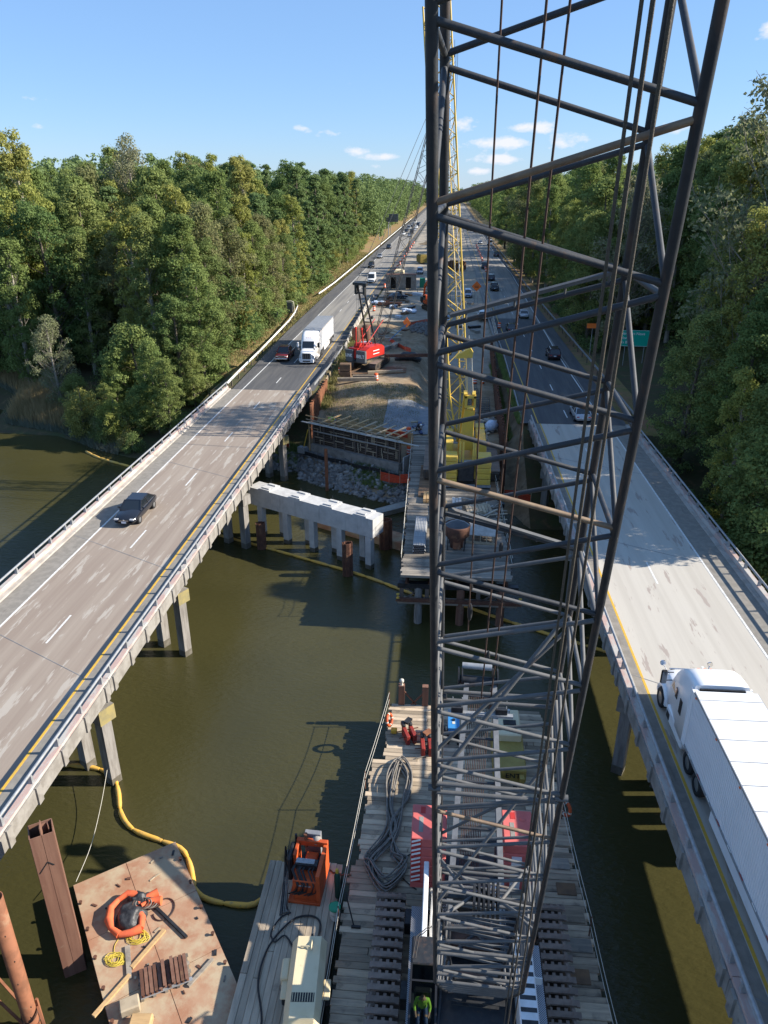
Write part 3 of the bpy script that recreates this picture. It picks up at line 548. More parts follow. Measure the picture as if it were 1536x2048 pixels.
q=MB(); q.box((0,-.7,.1),(2.4,.1,.2)); q.obj('bottom_rail','pale_wood',t,world=False); q=MB(); q.box((0,1.05,.6),(2.3,.08,1.2)); q.obj('back_rail','pale_wood',t,world=False)
# lumber and form panels scattered on the right half
for k,(x,yy,l,w,h,rz,m,lb) in enumerate([(.2,59.6,.9,2.4,.5,.05,'new_wood','short stack of fresh orange lumber in the sun on the trestle'),(1.55,60.4,1.1,2.2,.7,.02,'conc_white','pale stacked form boards beside the fresh lumber stack'),
   (-1.2,62.2,.8,1.9,.4,.0,'new_wood','pale crate of boards on the sunlit trestle edge'),(3.4,60.0,2.4,1.8,.35,.12,'pale_wood','grey stack of used form boards on the trestle right half'),(2.2,56.6,1.8,1.0,.25,-.2,'plank_gray','low pile of weathered grey boards behind the concrete bucket')]):
    t=thing('lumber_stack',lb,'lumber',(x,yy,TZ),rz); n=int(w/.2); lay=max(1,int(h/.12))
    for j in range(lay):
        for i in range(max(2,int(l/.28))):
            q=MB(); q.box((-l/2+.14+i*.28,r2.uniform(-.15,.15),.06+j*.125),(.24,w*r2.uniform(.85,1),.115)); q.obj('board',m,t,world=False)
for k in range(46):
    x,yy=r2.uniform(2.2,5.2),r2.uniform(56.8,62.5); q=MB(); q.box((0,0,0),(r2.uniform(.9,2.4),r2.uniform(.08,.16),.06),M=Matrix.Rotation(r2.uniform(-1.9,1.9),4,'Z')@Matrix.Rotation(r2.uniform(-.1,.1),4,'Y'))
    o=one('loose_board',q,['pale_wood','plank_gray','walkway_plank'][k%3],'loose weathered board in the scatter of form timber on the trestle','board',group='loose form boards on the trestle'); o.location=(x,yy,TZ+.04+.05*(k%5))
for k,(x,yy,z,h) in enumerate([(-.55,57.6,TZ,1.0)]):
    q=MB(); q.lathe([(.14,0),(.15,.1),(.12,.15),(.12,.6),(.15,.65),(.13,.8),(.05,.95)],(0,0,0),12); o=one('fire_extinguisher',q,'red_stripe','small red cylinder standing near the pipe bundle on the trestle','extinguisher'); o.location=(x,yy,z)
# timber crane mats under the yellow crane
for sx,lb in ((-1.35,'rusty brown timber crane mat left of the yellow crane'),(5.0,'rusty brown timber crane mat right of the yellow crane')):
    t=thing('crane_mat',lb,'mat',(sx,69,TZ)); me=plank_mesh(1.5 if sx<0 else .9,.3,.2,'mat_wood','timber')
    for k in range(26): link('timber',me,t,(0,-6.3+k*.31,.11),(0,0,r2.uniform(-.01,.01)))
# ================================================================ ABUTMENT FORMWORK WALL
WA=Vector((-4.7,75.6,0)); WB=Vector((-15.4,81.6,0)); wd_=(WB-WA).normalized(); wn=Vector((wd_.y,-wd_.x,0)); wn=wn if wn.y<0 else -wn; WL=(WB-WA).length
t=thing('abutment_formwork','dark plywood abutment formwork with wood walers on a concrete footing','formwork',(-10,78.6,-5.2))
def P(u,o,z): return WA+wd_*u+wn*o+Vector((0,0,z))
q=MB(); q.beam(P(0,-.5,-4.45),P(WL,-.5,-4.45),1.1,1.35); q.obj('footing','conc_old',t)
q=MB(); q.beam(P(-.6,-1.6,-4.2),P(-.6,.05,-4.2),.1,2.6); q.obj('wing_panel','conc_white',t)
q=MB(); q.beam(P(.1,-.55,-2.6),P(WL,-.55,-2.6),.12,2.9); q.obj('plywood','form_ply',t)
for k in range(9):
    u=.15+(WL-.3)*k/8; q=MB(); q.beam(P(u,-.38,-4.1),P(u,-.38,-1.15),.16,.14,up=wn); q.obj('strongback','form_steel',t)
for k in range(13):
    z=-3.95+k*.22; q=MB(); q.beam(P(.1,-.46,z),P(WL,-.46,z),.05,.05); q.obj('waler','form_steel',t)
for k in range(30):
    u=r2.uniform(.3,WL-.5); z=r2.choice([-3.5,-2.9,-2.2,-1.7]); q=MB(); q.beam(P(u,-.40,z-.5),P(u,-.40,z+.35),.07,.06,up=wn); q.obj('stud','pale_wood',t)
for k in range(16):
    u=(k+.2)*WL/16.5; z=r2.choice([-3.2,-2.35,-1.9,-2.9]); q=MB(); q.beam(P(u,-.34,z),P(u+1.4,-.34,z),.06,.08); q.obj('batten','pale_wood',t)
q=MB(); q.beam(P(.6,-.25,-2.2),P(WL-.2,-.25,-2.2),.09,.09); q.obj('waler','walkway_plank',t)
q=MB(); q.beam(P(-2.6,.1,-1.2),P(WL+1.2,.1,-1.2),.3,.06); q.obj('walkway_plank','walkway_plank',t); q=MB(); q.beam(P(-.4,-.2,-1.19),P(WL+.4,-.2,-1.19),.26,.06); q.obj('walkway_plank','pale_wood',t)
for k in range(8):
    u=WL*k/7.2; q=MB(); q.beam(P(u,.2,-1.3),P(u,.2,-.25),.06,.06); q.obj('rail_post','pale_wood',t)
for z in (-.3,-.75):
    q=MB(); q.beam(P(-.2,.24,z),P(WL+.4,.24,z),.05,.09); q.obj('guard_rail','new_wood' if z>-.5 else 'pale_wood',t)
for k in range(9):
    u=.6+k*1.28; q=MB(); q.beam(P(u,-.1,-1.0),P(u-.5,-3.4-.2*(k%2),-.75),.22,.1); q.obj('cross_timber','new_wood' if k>4 else 'pale_wood',t)
q=MB(); q.beam(P(.1,-3.0,-1.9),P(WL,-3.0,-1.9),.08,1.6); q.obj('back_panel','new_wood',t)
q=MB(); q.beam(P(.3,-2.2,-1.15),P(3.2,-2.2,-1.15),.05,.6); q.obj('orange_panel','fence_orange',t)
q=MB(); q.beam(P(WL+.15,.05,-4.6),P(WL+.15,.05,-1.3),.1,.1); q.obj('end_post','new_wood',t); q=MB(); q.beam(P(WL+.9,.4,-4.6),P(WL+.2,.2,-2),.1,.1); q.obj('raker','line_yellow',t)
q=MB(); q.box(tuple(P(WL+.9,.5,-4.5)),(1.0,.7,.7),rz=-.4); one('form_block',q,'galv','grey box leaning at the left foot of the formwork wall','box',loc=tuple(P(WL+.9,.5,-4.8)))
# silt fence with stakes at the foot of the wall
t=thing('silt_fence','low black silt fence on wooden stakes below the formwork wall','fence',tuple(P(5,.9,-5)))
q=MB(); pts=[P(-1.5+k*.8,.9+.15*math.sin(k),-4.95) for k in range(19)]
for a,b in zip(pts,pts[1:]): q.beam(a+Vector((0,0,.2)),b+Vector((0,0,.2)),.03,.45)
q.obj('fabric','silt_black',t)
for k in range(0,19,3):
    q=MB(); q.beam(pts[k]-Vector((0,0,.3)),pts[k]+Vector((0,0,.9)),.05,.05); q.obj('stake','form_steel',t)
def mesh_fence(label,pts,h,m='fence_orange'):
    t=thing('safety_fence',label,'fence',pts[0]); q=MB()
    for i in range(len(pts)-1):
        a=Vector(pts[i]);b=Vector(pts[i+1])
        for k in range(6):
            z=h*(k+.3)/6; q.beam(a+Z*z,b+Z*z*(.8 if i%2 else 1),.02,h/7.5)
    q.obj('netting',m,t)
    for p in pts: q=MB(); q.beam(Vector(p)-Z*.2,Vector(p)+Z*(h+.35),.05,.05); q.obj('stake','pale_wood',t)
mesh_fence('sagging bright orange safety fence between the rock bank and the trestle',[(-6.6,74.4,-5.2),(-5.6,73.6,-5.1),(-4.4,72.9,-4.9),(-3.3,72.4,-4.6)],1.0)
mesh_fence('dark red orange safety fence under the right bridge behind the trestle',[(6.3,69.5,-5.0),(7.6,69.2,-4.9),(8.9,68.8,-5.0)],1.1)
mesh_fence('small orange safety fence scrap at the left end of the rock bank',[(-19.4,83.5,-4.8),(-18.3,83.0,-4.8)],1.0)
mesh_fence('long faded orange safety fence across the median behind the red crane',[(-9.5,126,-.3),(-8,122,-.3),(-6.5,119,-.3),(-5.5,117.5,-.3)],.7)
mesh_fence('orange safety fence around the dark rubble heap',[(-7,139,-.2),(-4,142,0),(-1.8,143,0)],1.0)
# ================================================================ ROCK BANK (riprap): the largest stones singly, the rest as stuff
rk=[]
for k in range(8):
    bm=bmesh.new(); bmesh.ops.create_icosphere(bm,subdivisions=1,radius=1)
    for v_ in bm.verts: v_.co*=r2.uniform(.72,1.12); v_.co.z*=.7
    me=bpy.data.meshes.new('stone'); bm.to_mesh(me); bm.free(); me.materials.append(MATS['rock']); rk.append(me)
bank=thing('rock_bank','grey riprap rock bank sloping into the water below the formwork wall','rock bank',(-11,76,-6)); n=0; extra=MB()
for k in range(1500):
    x=r2.uniform(-21,-3.2); d=r2.uniform(-1.0,4.4) ; y=shore(x)+d
    if terr(x,y)>-4.5 or (x<-17 and d>3.2): continue
    s=r2.choice([.18,.22,.26,.32,.42])*r2.uniform(.8,1.15); z=terr(x,y)+s*.25
    if s>.27 and n<290: 
        link('stone',r2.choice(rk),bank,(x+11,y-76,z+6),(r2.uniform(0,6),r2.uniform(0,6),r2.uniform(0,6))).scale=(s,s*r2.uniform(.7,1.1),s); n+=1
    else:
        me=r2.choice(rk); M=Matrix.Translation((x,y,z))@Matrix.Rotation(r2.uniform(0,6),4,'Z')@Matrix.Scale(s,4); extra.add([M@v_.co for v_ in me.vertices],[tuple(p.vertices) for p in me.polygons])
e=extra.obj('small_stones','rock',bank); e['kind']='stuff'
heap=thing('rubble_heap','dark heap of broken rubble in the median before the excavator','rubble',(-3.6,136,.3)); extra=MB()
for k in range(420):
    a=r2.uniform(0,2*PI); rr_=r2.random()**.6; x=-3.6+3.1*rr_*math.cos(a); y=136+5.5*rr_*math.sin(a); s=r2.uniform(.16,.42); M=Matrix.Translation((x,y,terr(x,y)+.5*(1-rr_)+.1))@Matrix.Rotation(r2.uniform(0,6),4,'X')@Matrix.Scale(s,4); me=r2.choice(rk); extra.add([M@v_.co for v_ in me.vertices],[tuple(p.vertices) for p in me.polygons])
e=extra.obj('rubble','rock',heap); e['kind']='stuff'
# ================================================================ SHEET PILE WALLS
def spw(label,pts,zt,zb,m='rust',step=.6):
    t=thing('sheet_pile_wall',label,'retaining wall',(pts[0][0],pts[0][1],zb)); k=0
    for a,b in zip(pts,pts[1:]):
        a=Vector((*a,0));b=Vector((*b,0));d=(b-a).normalized();nr=Vector((-d.y,d.x,0));L=(b-a).length
        for i in range(int(L/step)):
            c=a+d*(i+.5)*step; o=nr*(.16 if k%2 else -.16); h=step/2; q=MB(); tp=zt+r2.uniform(-.12,.12)
            p0,p1,p2,p3=c-d*h-(o if 1 else 0)*0-nr*0,c-d*h*.5+o,c+d*h*.5+o,c+d*h; 
            ring=[p0,p1,p2,p3,p3-nr*.03,p2-nr*.03,p1-nr*.03,p0-nr*.03]
            q.loft([[(p.x,p.y,z) for p in ring] for z in (zb,tp)]); q.obj('pile_section',m,t); k+=1
spw('long rusty sheet pile wall holding up the right road beside the yellow crane',[(6.35,72),(6.6,90),(7.2,112),(7.5,126)],.55,-6.5,'rust')
spw('rusty sheet pile wall beside the left road at the end of the bridge',[(-15.9,84.5),(-15.9,98)],.1,-5.5,'rust_pipe')
# ================================================================ WATER: floating boom, boat
def floatboom(label,pts,r=.135,seg=1.9):
    t=thing('floating_boom',label,'boom',(pts[0][0],pts[0][1],WZ)); P=smoothpts([(x,y,WZ+.08) for x,y in pts],6)
    for a,b in zip(P,P[1:]):
        pass
    D=[0]
    for a,b in zip(P,P[1:]): D.append(D[-1]+(b-a).length)
    def pa(s): 
        for i in range(len(P)-1):
            if s<=D[i+1]: return P[i].lerp(P[i+1],(s-D[i])/max(1e-6,D[i+1]-D[i]))
        return P[-1]
    n=max(2,round(D[-1]/seg)); L=D[-1]/n
    for i in range(n):
        m=MB(); pp=[pa(L*(i+f_)) for f_ in (.03,.2,.4,.6,.8,.97)]; m.path(pp,r,8,rads=[r*.75,r,r*1.05,r,r,r*.75]); m.path([pa(L*(i+.9)),pa(L*(i+1.0)),pa(L*min(n,i+1.1))],r*.6,6); m.obj('float_segment','boom_yellow',t)
floatboom('faded yellow floating boom bending from the near pier to the rusty barge',[(-22.5,31.2),(-19.8,31.3),(-18.0,30.8),(-17.1,29.6),(-16.3,28.1),(-15.2,27.1),(-13.4,26.5),(-12.3,26.1),(-11.6,25.2),(-10.9,23.9),(-10.0,23.4),(-8.2,23.3),(-7.7,23.7)])
floatboom('long yellow floating boom crossing the water before the new pier cap',[(-23.5,63.2),(-21.1,62.0),(-15.3,59.4),(-11.5,57.6),(-8.1,56.0),(-5.3,54.5),(-2.3,52.6),(1.2,51.3),(5,49.1),(8.9,47.0),(12.5,45.2)],.125)
floatboom('yellow floating boom leaving the left shore beyond the left bridge',[(-44.4,84.2),(-41.5,81.9),(-37.2,79.6),(-32,77.0)],.15)
t=thing('work_boat','pale flat-bottomed work boat moored left of the trestle','boat',(-4.6,69.2,WZ),R(-52))
o=[(-.62,-2.6),(.62,-2.6),(.68,0),(.66,1.7),(.5,2.6),(-.5,2.6),(-.66,1.7),(-.68,0)]
q=MB(); q.loft([[(x*.85,y*.96,-.15) for x,y in o],[(x,y,.5) for x,y in o]]); q.loft([[(x,y,.5) for x,y in o],[(x*.9,y*.96,.5) for x,y in o],[(x*.82,y*.93,.12) for x,y in o]],cap=False); q.obj('hull','boat',t,world=False)
q=MB(); q.poly([(x*.8,y*.92) for x,y in o],.515,.53); q.v=[(x,y,z-.37) for x,y,z in q.v]; q.obj('floor','conc_old',t,world=False)
for yy in (-1.6,.6): q=MB(); q.box((0,yy,.42),(1.2,.3,.05)); q.obj('bench','boat',t,world=False)
# stuff growing by the abutments
# ================================================================ CRANE BARGE
BZ=-5.0
t=thing('crane_barge','long timber decked barge carrying the grey crawler crane','barge',(1.9,20,WZ))
def rx(y): return 6.98-.036*(y-18.2)     # right edge
def lx(y): return -3.62 if y<24.6 else (-3.36 if y<31.6 else -2.66)
q=MB(); q.poly([(-3.55,6),(rx(6)-.05,6),(rx(36.4)-.05,36.4),(-2.6,36.4),(-2.6,31.6),(-3.3,31.6),(-3.3,24.7),(-3.55,24.7)],-7.2,BZ-.16); q.obj('hull','dark_steel',t)
y=6.2; k=0
while y<36.3:
    w=r2.uniform(.27,.34) ; x=lx(y)+r2.uniform(-.12,.12); xe=rx(y)+r2.uniform(-.05,.22)
    cuts=[x]+sorted(r2.uniform(x+.8,xe-.8) for _ in range(r2.choice([1,2,2,3])))+[xe]
    for a,b in zip(cuts,cuts[1:]):
        if b-a<.25: continue
        me=plank_mesh(round((b-a)*4)/4,round(w,2),.16,'plank','plank'); o=link('plank',me,t,((a+b)/2-1.9,y+w/2-20,BZ-.08-WZ+r2.uniform(-.014,.006)),(0,0,r2.uniform(-.005,.005))); o.scale=((b-a-.02)/(round((b-a)*4)/4),.965,1)
    y+=w
for k in range(16): # short loose mats along the right edge
    yy=8+k*1.35; q=MB(); q.box((0,0,0),(.85+.3*(k%3),.62,.06),bev=.01); o=q.obj('edge_mat','mat_wood' if k%3==0 else ('plank_gray' if k%3==1 else 'plank'),t,world=False); o.location=(rx(yy)-.55-.2*(k%2)-1.9,yy-20,BZ-WZ+.03)
for x,h,top in ((-1.98,1.3,True),(-.55,1.3,False),(3.5,1.3,False)):
    q=MB(); q.box((x,36.62,BZ-.2+h/2),(.36,.3,h+.6)); b=q.obj('end_post','rust_pile',t)
    if top: q=MB(); q.lathe([(.1,0),(.06,.15),(.13,.22),(.13,.36),(.05,.42)],(x,36.62,BZ+.1+h),10); q.obj('marker_lamp','rope_pale',b)
for a,b in (((-1.8,36.6,BZ+.9),(-1.1,36.6,BZ)),((-.7,36.6,BZ+.8),(-1.4,36.6,BZ-.05))): q=MB(); q.beam(a,b,.1,.08); q.obj('brace','rust',t)
def handrail(label,pts):
    t=thing('rope_rail',label,'rope rail',(pts[0][0],pts[0][1],BZ))
    for x,y in pts: q=MB(); q.tube((x,y,BZ),(x,y,BZ+1.15),.03,6); q.obj('post','rust',t)
    for h in (.6,1.1):
        q=MB(); P=[]
        for (a,b),(c,d) in zip(pts,pts[1:]):
            for i in range(7): u=i/7; P.append((lerp(a,c,u),lerp(b,d,u),BZ+h-.12*math.sin(PI*u)))
        P.append((pts[-1][0],pts[-1][1],BZ+h)); q.path(P,.014,5); q.obj('rope','rope_pale',t)
handrail('thin white rope handrail along the left edge of the barge',[(-2.7,36.2),(-3.45,29.5),(-3.75,21.6),(-3.8,15)])
handrail('thin rope handrail along the right edge of the barge',[(6.55,28.3),(6.85,22),(7.1,16.5),(7.3,10)])
# side float on the left with planks running lengthwise
t=thing('side_float','lower timber float lashed to the left side of the crane barge','float',(-5.6,17,WZ))
q=MB(); q.poly([(-7.35,24.5),(-4.0,24.5),(-3.85,6),(-7.3,6)],-7.2,BZ-.2); q.obj('hull','dark_steel',t)
for k in range(12):
    x=-7.42+k*.287; ends=[24.75+r2.uniform(-.12,.05)-(.0 if k not in (4,5,6) else .15),r2.uniform(15,21),6]
    for a,b in zip(ends,ends[1:]):
        q=MB(); q.box(((x+.14),(a+b)/2,BZ-.10+r2.uniform(-.012,.012)),(.276,a-b-.02,.16),bev=.012); q.obj('plank','plank_side',t)
# ---------------------------------------------------------------- gear on the barge
def coil(label,nm,pts,r,m,cat,closed=False,group=None): q=MB(); q.path(pts if closed or len(pts)>30 else smoothpts(pts,5),r,7,closed); return one(nm,q,m,label,cat,group=group,loc=tuple(pts[0]))
hb=thing('hose_coil','long heap of grey hoses looped along the barge deck','hoses',(-2,27,BZ))
for k in range(13):
    o=r2.uniform(-.32,.32); w=r2.uniform(.22,.5); z=BZ+.04+.028*k; pts=[]
    y1=31.6+r2.uniform(-.7,.2); y0=23.3+r2.uniform(-.1,.6)
    ctl=[(-1.75+o*.6,y1),(-1.75-w+o,y1-1.2),(-1.9+o*.5-w*.5,28.2),(-1.85+o*1.2,26.6),(-2.35+o-w,25),(-2.3-w*.9+o*.3,y0+.9),(-1.9+o*.4,y0),(-1.35+w*.7+o*.3,y0+1.1),(-1.6+o*.7,25.4),(-1.75-o,27),(-1.45+w*.5+o*.4,28.8),(-1.35+o*.4+w*.5,y1-1)]
    n=len(ctl)
    for i in range(n):
        p0,p1,p2,p3=[Vector((*ctl[(i+j-1)%n],0)) for j in range(4)]
        for s in range(6):
            u=s/6; v_=.5*((2*p1)+(p2-p0)*u+(2*p0-5*p1+4*p2-p3)*u*u+(3*p1-p0-3*p2+p3)*u**3); pts.append((v_.x,v_.y,z+.03*math.sin(u*3+i)))
    q=MB(); q.path(pts,.042,6,True); q.obj('hose','hose',hb)
coil('dark loose hose trailing from the hose heap to the red weights','loose_hose',[(-.9,31.9,BZ+.05),(.1,32.2,BZ+.05),(.6,31.5,BZ+.05)],.04,'hose','hose')
coil('thin black hose curling across the deck to the red counterweights','loose_hose',[(-.7,25.6,BZ+.04),(-1.2,25.2,BZ+.04),(-1.3,24.4,BZ+.04),(-.9,23.9,BZ+.04),(-.5,23.6,BZ+.04)],.03,'hose_black','hose')
def ring(label,loc,rot):
    t=thing('life_ring',label,'life ring',loc); t.rotation_euler=rot
    bmr=MB(); 
    for k in range(4): bmr.path([(.33*math.cos(a),.33*math.sin(a),0) for a in np.linspace(k*PI/2+.12,(k+1)*PI/2-.12,9)],.085,10)
    bmr.path([(.33*math.cos(a),.33*math.sin(a),0) for a in np.linspace(0,2*PI,33)[:-1]],.08,10,True); bmr.obj('ring','orange',t,world=False)
    for k in range(4): q=MB(); a=k*PI/2; q.path([(.33*math.cos(a+u),.33*math.sin(a+u),0) for u in (-.12,0,.12)],.09,10); q.obj('band','rope_pale',t,world=False)
ring('orange life ring hanging on the rope post at the far left corner of the barge',(-2.55,34.3,BZ+.62),(R(75),R(10),R(70)))
ring('orange life ring with white straps on the right edge of the barge',(6.68,28.3,BZ+.7),(R(80),0,R(-60)))
q=MB(); q.box((-2.25,33.95,BZ+.15),(.35,.3,.3),bev=.05); one('rope_bag',q,'line_yellow','small yellow bag below the far left life ring','bag',loc=(-2.25,33.95,BZ))
for i,(x,y,rz,lb) in enumerate([(-1.35,33.5,.35,'red steel pile clamp with dark jaws near the left life ring'),(-.35,32.6,.1,'red steel pile clamp lying half behind the boom foot chord')]):
    t=thing('pile_clamp',lb,'clamp',(x,y,BZ),rz)
    for s in (-.2,.2):
        q=MB(); q.box((s,0,.3),(.22,1.0,.6),bev=.03); pl=q.obj('jaw_plate','red_clamp',t,world=False); q=MB(); q.box((s,.55,.62),(.2,.45,.3),bev=.05); q.obj('jaw','dark_steel',pl,world=False)
    for yy in (-.2,.35): q=MB(); q.tube((-.65,yy,.35),(.65,yy,.4),.03); q.obj('bolt','rust',t,world=False)
    q=MB(); q.box((.1,.6,.8),(.5,.3,.12),rz=.7); q.obj('cap_plate','rust_pipe' if i else 'dark_steel',t,world=False)
t=thing('welding_machine','bright blue welding machine on a black frame between the boom chords','welder',(1.15,33.9,BZ),R(0))
q=MB(); q.box((0,0,.62),(.62,1.0,.75),bev=.04); q.obj('case','black',t,world=False); q=MB(); q.box((0,0,1.03),(.66,1.1,.07),bev=.02); tp=q.obj('top_cover','blue',t,world=False)
q=MB(); q.box((0,-.53,.85),(.6,.04,.35)); q.obj('front_panel','blue',t,world=False); q=MB(); q.box((.0,-.1,1.075),(.16,.2,.02)); q.obj('sticker','rope_pale',tp,world=False); q=MB(); q.lathe([(.1,1.07),(.09,1.12)],(0,.15,0),12); q.obj('filler_cap','black',tp,world=False)
for s in (-.28,.28): q=MB(); q.tube((s,-.7,.08),(s,.7,.08),.06); q.obj('skid','dark_steel',t,world=False)
q=MB(); q.path([(-.5+.2*math.cos(a),.1+.45*math.sin(a),.06+.02*a) for a in np.linspace(0,18,60)],.025,5); one('cable_coil',q,'hose_black','black cable coil beside the blue welding machine','cable').location=(1.0,33.9,BZ)
t=thing('generator_skid','big ochre yellow power pack with a beige lid among the ropes','power pack',(4.1,32.4,BZ))
q=MB(); q.bx(-.85,.85,-2.0,1.2,.15,1.0,bev=.05); q.obj('case','box_yellow',t,world=False); q=MB(); q.bx(-.75,.75,.2,2.4,.0,1.45,bev=.06); q.obj('lid_box','comp_cream',t,world=False)
q=MB(); q.tube((.1,1.7,1.45),(.1,1.7,1.95),.09,10); q.obj('exhaust','conc_white',t,world=False); q=MB(); q.bx(-.2,.5,1.0,1.4,1.451,1.5); q.obj('vent','black',t,world=False)
text('ENT',.42,(.15,-2.02,.62),(R(90),0,0),'black',t); 
for s in (-.6,.6): q=MB(); q.bx(s-.12,s+.12,-2.4,-2.05,0,.8); q.obj('leg','box_yellow',t,world=False)
# ---------------------------------------------------------------- hydraulic power unit
t=thing('hydraulic_unit','orange hydraulic power unit full of hoses on the side float','power unit',(-5.35,23.6,BZ),R(-3))
def bx(nm,m,x0,x1,y0,y1,z0,z1,par=None,bev=.015): q=MB(); q.bx(x0,x1,y0,y1,z0,z1,bev=bev); return q.obj(nm,m,par or t,world=False)
bx('skid','orange',-.72,.72,-1.15,1.05,.0,.14); bx('tank','orange',-.5,.56,-1.0,-.2,.14,1.25); bx('side_beam','orange',.56,.74,-1.1,.8,.14,1.75); bx('side_beam','orange',-.68,-.54,-.1,.8,.14,1.75)
bx('top_beam','orange',-.68,.74,.62,.82,1.55,1.85); bx('engine_block','dark_steel',-.42,.45,-.15,.7,.2,1.1); bx('rocker_cover','orange',-.2,.35,.05,.55,1.1,1.35,bev=.05); bx('control_box','dark_steel',-.5,.5,-.45,-.1,1.3,1.62); bx('valve_cover','galv',-.48,.35,-.4,-.15,1.62,1.68)
bx('radiator','tarp_gray',-.4,.35,.95,1.2,.4,1.95); q=MB(); q.tube((-.28,.75,1.4),(-.28,.75,2.15),.09,10); q.obj('exhaust','rust_pipe',t,world=False); q=MB(); q.lathe([(.22,0),(.24,.1),(.2,.24),(.05,.3)],(.2,.85,1.6),14); q.obj('air_cleaner','conc_old',t,world=False)
bx('brand_strip','conc_white',-.3,.3,-1.018,-1.0,.95,1.0,bev=0)
bx('hose_reel','hose_black',-.95,-.7,-.3,.7,.3,1.7,bev=.08)
for k in range(14):
    x=-.8-r2.uniform(0,.2); q=MB(); q.path([(x,.8-.1*k,1.5-.05*k),(x-.1,.2,1.2+.05*k),(x-.05,-.5,.6),(x+.1,-1.2-.05*k,.06),(x+.25,-1.6,.05)],.035,6); q.obj('hose','hose_black' if k%2 else 'hose',t,world=False)
for k in range(16):
    a=r2.uniform(-.5,.5); q=MB(); q.path([(a,-.2,1.5),(a-.1,-.7,1.55),(a+.2,-1.06,1.1),(a+.1,-1.08,.7),(a-.25,-1.05,.45)],.022,6); q.obj('hose','hose_black',t,world=False)
q=MB(); q.path([(-.75,.8,.1),(-.75,.8,2.0)],.06,8); q.obj('valve_stick','dark_steel',t,world=False)
coil('rusty chain lying on the float beside the orange power unit','chain',[(-4.55+.06*k,24.3+.03*math.sin(k*1.7)-(.03*k if k<6 else .18),BZ+.03) for k in range(18)],.035,'rust','chain')
hp=[(-5.9,22.0,BZ+.05),(-6.3,21.7,BZ+.05),(-6.55,21,BZ+.05),(-6.3,20.6,BZ+.05),(-5.95,20.9,BZ+.06),(-5.55,20.5,BZ+.05),(-5.3,20.1,BZ+.2),(-5.2,19.9,BZ+.5)]
coil('black air hose curling from the compressor over the side float','air_hose',hp,.035,'hose_black','hose')
coil('black air hose arching from the compressor past the orange power unit','air_hose',[(-4.95,19.9,BZ+.5),(-4.75,20.4,BZ+.1),(-4.5,21.1,BZ+.06),(-4.6,21.7,BZ+.06),(-5.1,21.9,BZ+.06),(-5.8,21.6,BZ+.06),(-6.5,20.4,BZ+.05),(-6.6,18.9,BZ+.05),(-6.1,17.4,BZ+.05),(-5.95,15.5,BZ+.05)],.04,'hose_black','hose')
t=thing('gas_cylinder','dark green gas cylinder with yellow valve cap','gas cylinder',(-3.98,23.0,BZ)); q=MB(); q.lathe([(.13,0),(.14,.05),(.14,1.25),(.09,1.42),(.05,1.46)],(0,0,0),14); q.obj('bottle','cyl_green',t,world=False); q=MB(); q.lathe([(.07,1.46),(.08,1.6),(.05,1.68)],(0,0,0),10); q.obj('cap','line_yellow',t,world=False)
t=thing('plastic_bucket','white plastic bucket with bright green lid on the float','bucket',(-3.95,21.95,BZ)); q=MB(); q.lathe([(.2,0),(.24,.62)],(0,0,0),18); q.obj('pail','bucket_white',t,world=False); q=MB(); q.lathe([(.26,.62),(.26,.69),(.22,.71)],(0,0,0),18); q.obj('lid','bin_green',t,world=False)
q=MB(); q.tube((-3.55,22.4,BZ+1.1),(-3.1,21.6,BZ+.05),.03); q.box((-3.0,21.55,BZ+.05),(.4,.1,.1)); one('post_stand',q,'black','black bent steel prop by the barge edge beside the green bucket','prop',loc=(-3.2,21.8,BZ))
# ---------------------------------------------------------------- cream air compressor
t=thing('air_compressor','cream towable air compressor with rust streaks on the side float','compressor',(-4.55,18.2,BZ),R(4))
body=[(-.62,.75),(-.66,1.15),(-.42,1.5),(.5,1.5),(.72,1.15),(.66,.75),(.6,.42),(-.56,.42)]
q=MB(); q.loft([[(x,y,z) for x,z in body] for y in (-1.1,1.72)]); q.obj('body','comp_cream',t,world=False)
q=MB(); q.loft([[(x*.98,-1.1,z) for x,z in body],[(x*.98,-1.45,.42+(z-.42)*.93) for x,z in body],[(x*.97,-1.62,.42+(z-.42)*.62) for x,z in body]]); q.obj('tail','comp_cream',t,world=False)
q=MB(); q.box((.02,-.72,1.505),(.85,.34,.02)); gr=q.obj('grille','black',t,world=False)
for k in range(9): q=MB(); q.box((-.36+k*.095,-.72,1.52),(.02,.34,.012)); q.obj('bar','comp_cream',gr,world=False)
q=MB(); q.path([(-.28,1.25,1.55),(-.05,1.2,1.62),(.15,1.2,1.62)],.03); q.path([(.15,1.55,1.52),(.15,1.2,1.66),(.15,1.1,1.52)],.03); q.obj('lift_bar','comp_cream',t,world=False)
for s in (-.42,.42): q=MB(); q.lathe([(.07,0),(.06,.03)],(s,-1.63,.62),12,axis='Y'); q.obj('tail_lamp','tail',t,world=False)
for s in (-.8,.82):
    q=MB(); q.lathe([(.2,-.1),(.33,-.09),(.35,0),(.33,.09),(.2,.1)],(s,.1,.35),18,axis='X'); q.obj('wheel','rubber',t,world=False)
    q=MB(); q.bx(s-.14,s+.14,-.3,.5,.66,.74,bev=.03); q.obj('fender','comp_cream',t,world=False)
q=MB(); q.beam((0,1.7,.5),(.0,2.6,.4),.1,.1); q.beam((-.3,1.7,.45),(0,2.5,.4),.06,.06); q.beam((.3,1.7,.45),(0,2.5,.4),.06,.06); q.obj('drawbar','dark_steel',t,world=False)
q=MB(); q.bx(-1.02,-.68,.4,1.25,.35,.9,bev=.06); q.obj('tool_box','comp_cream',t,world=False)
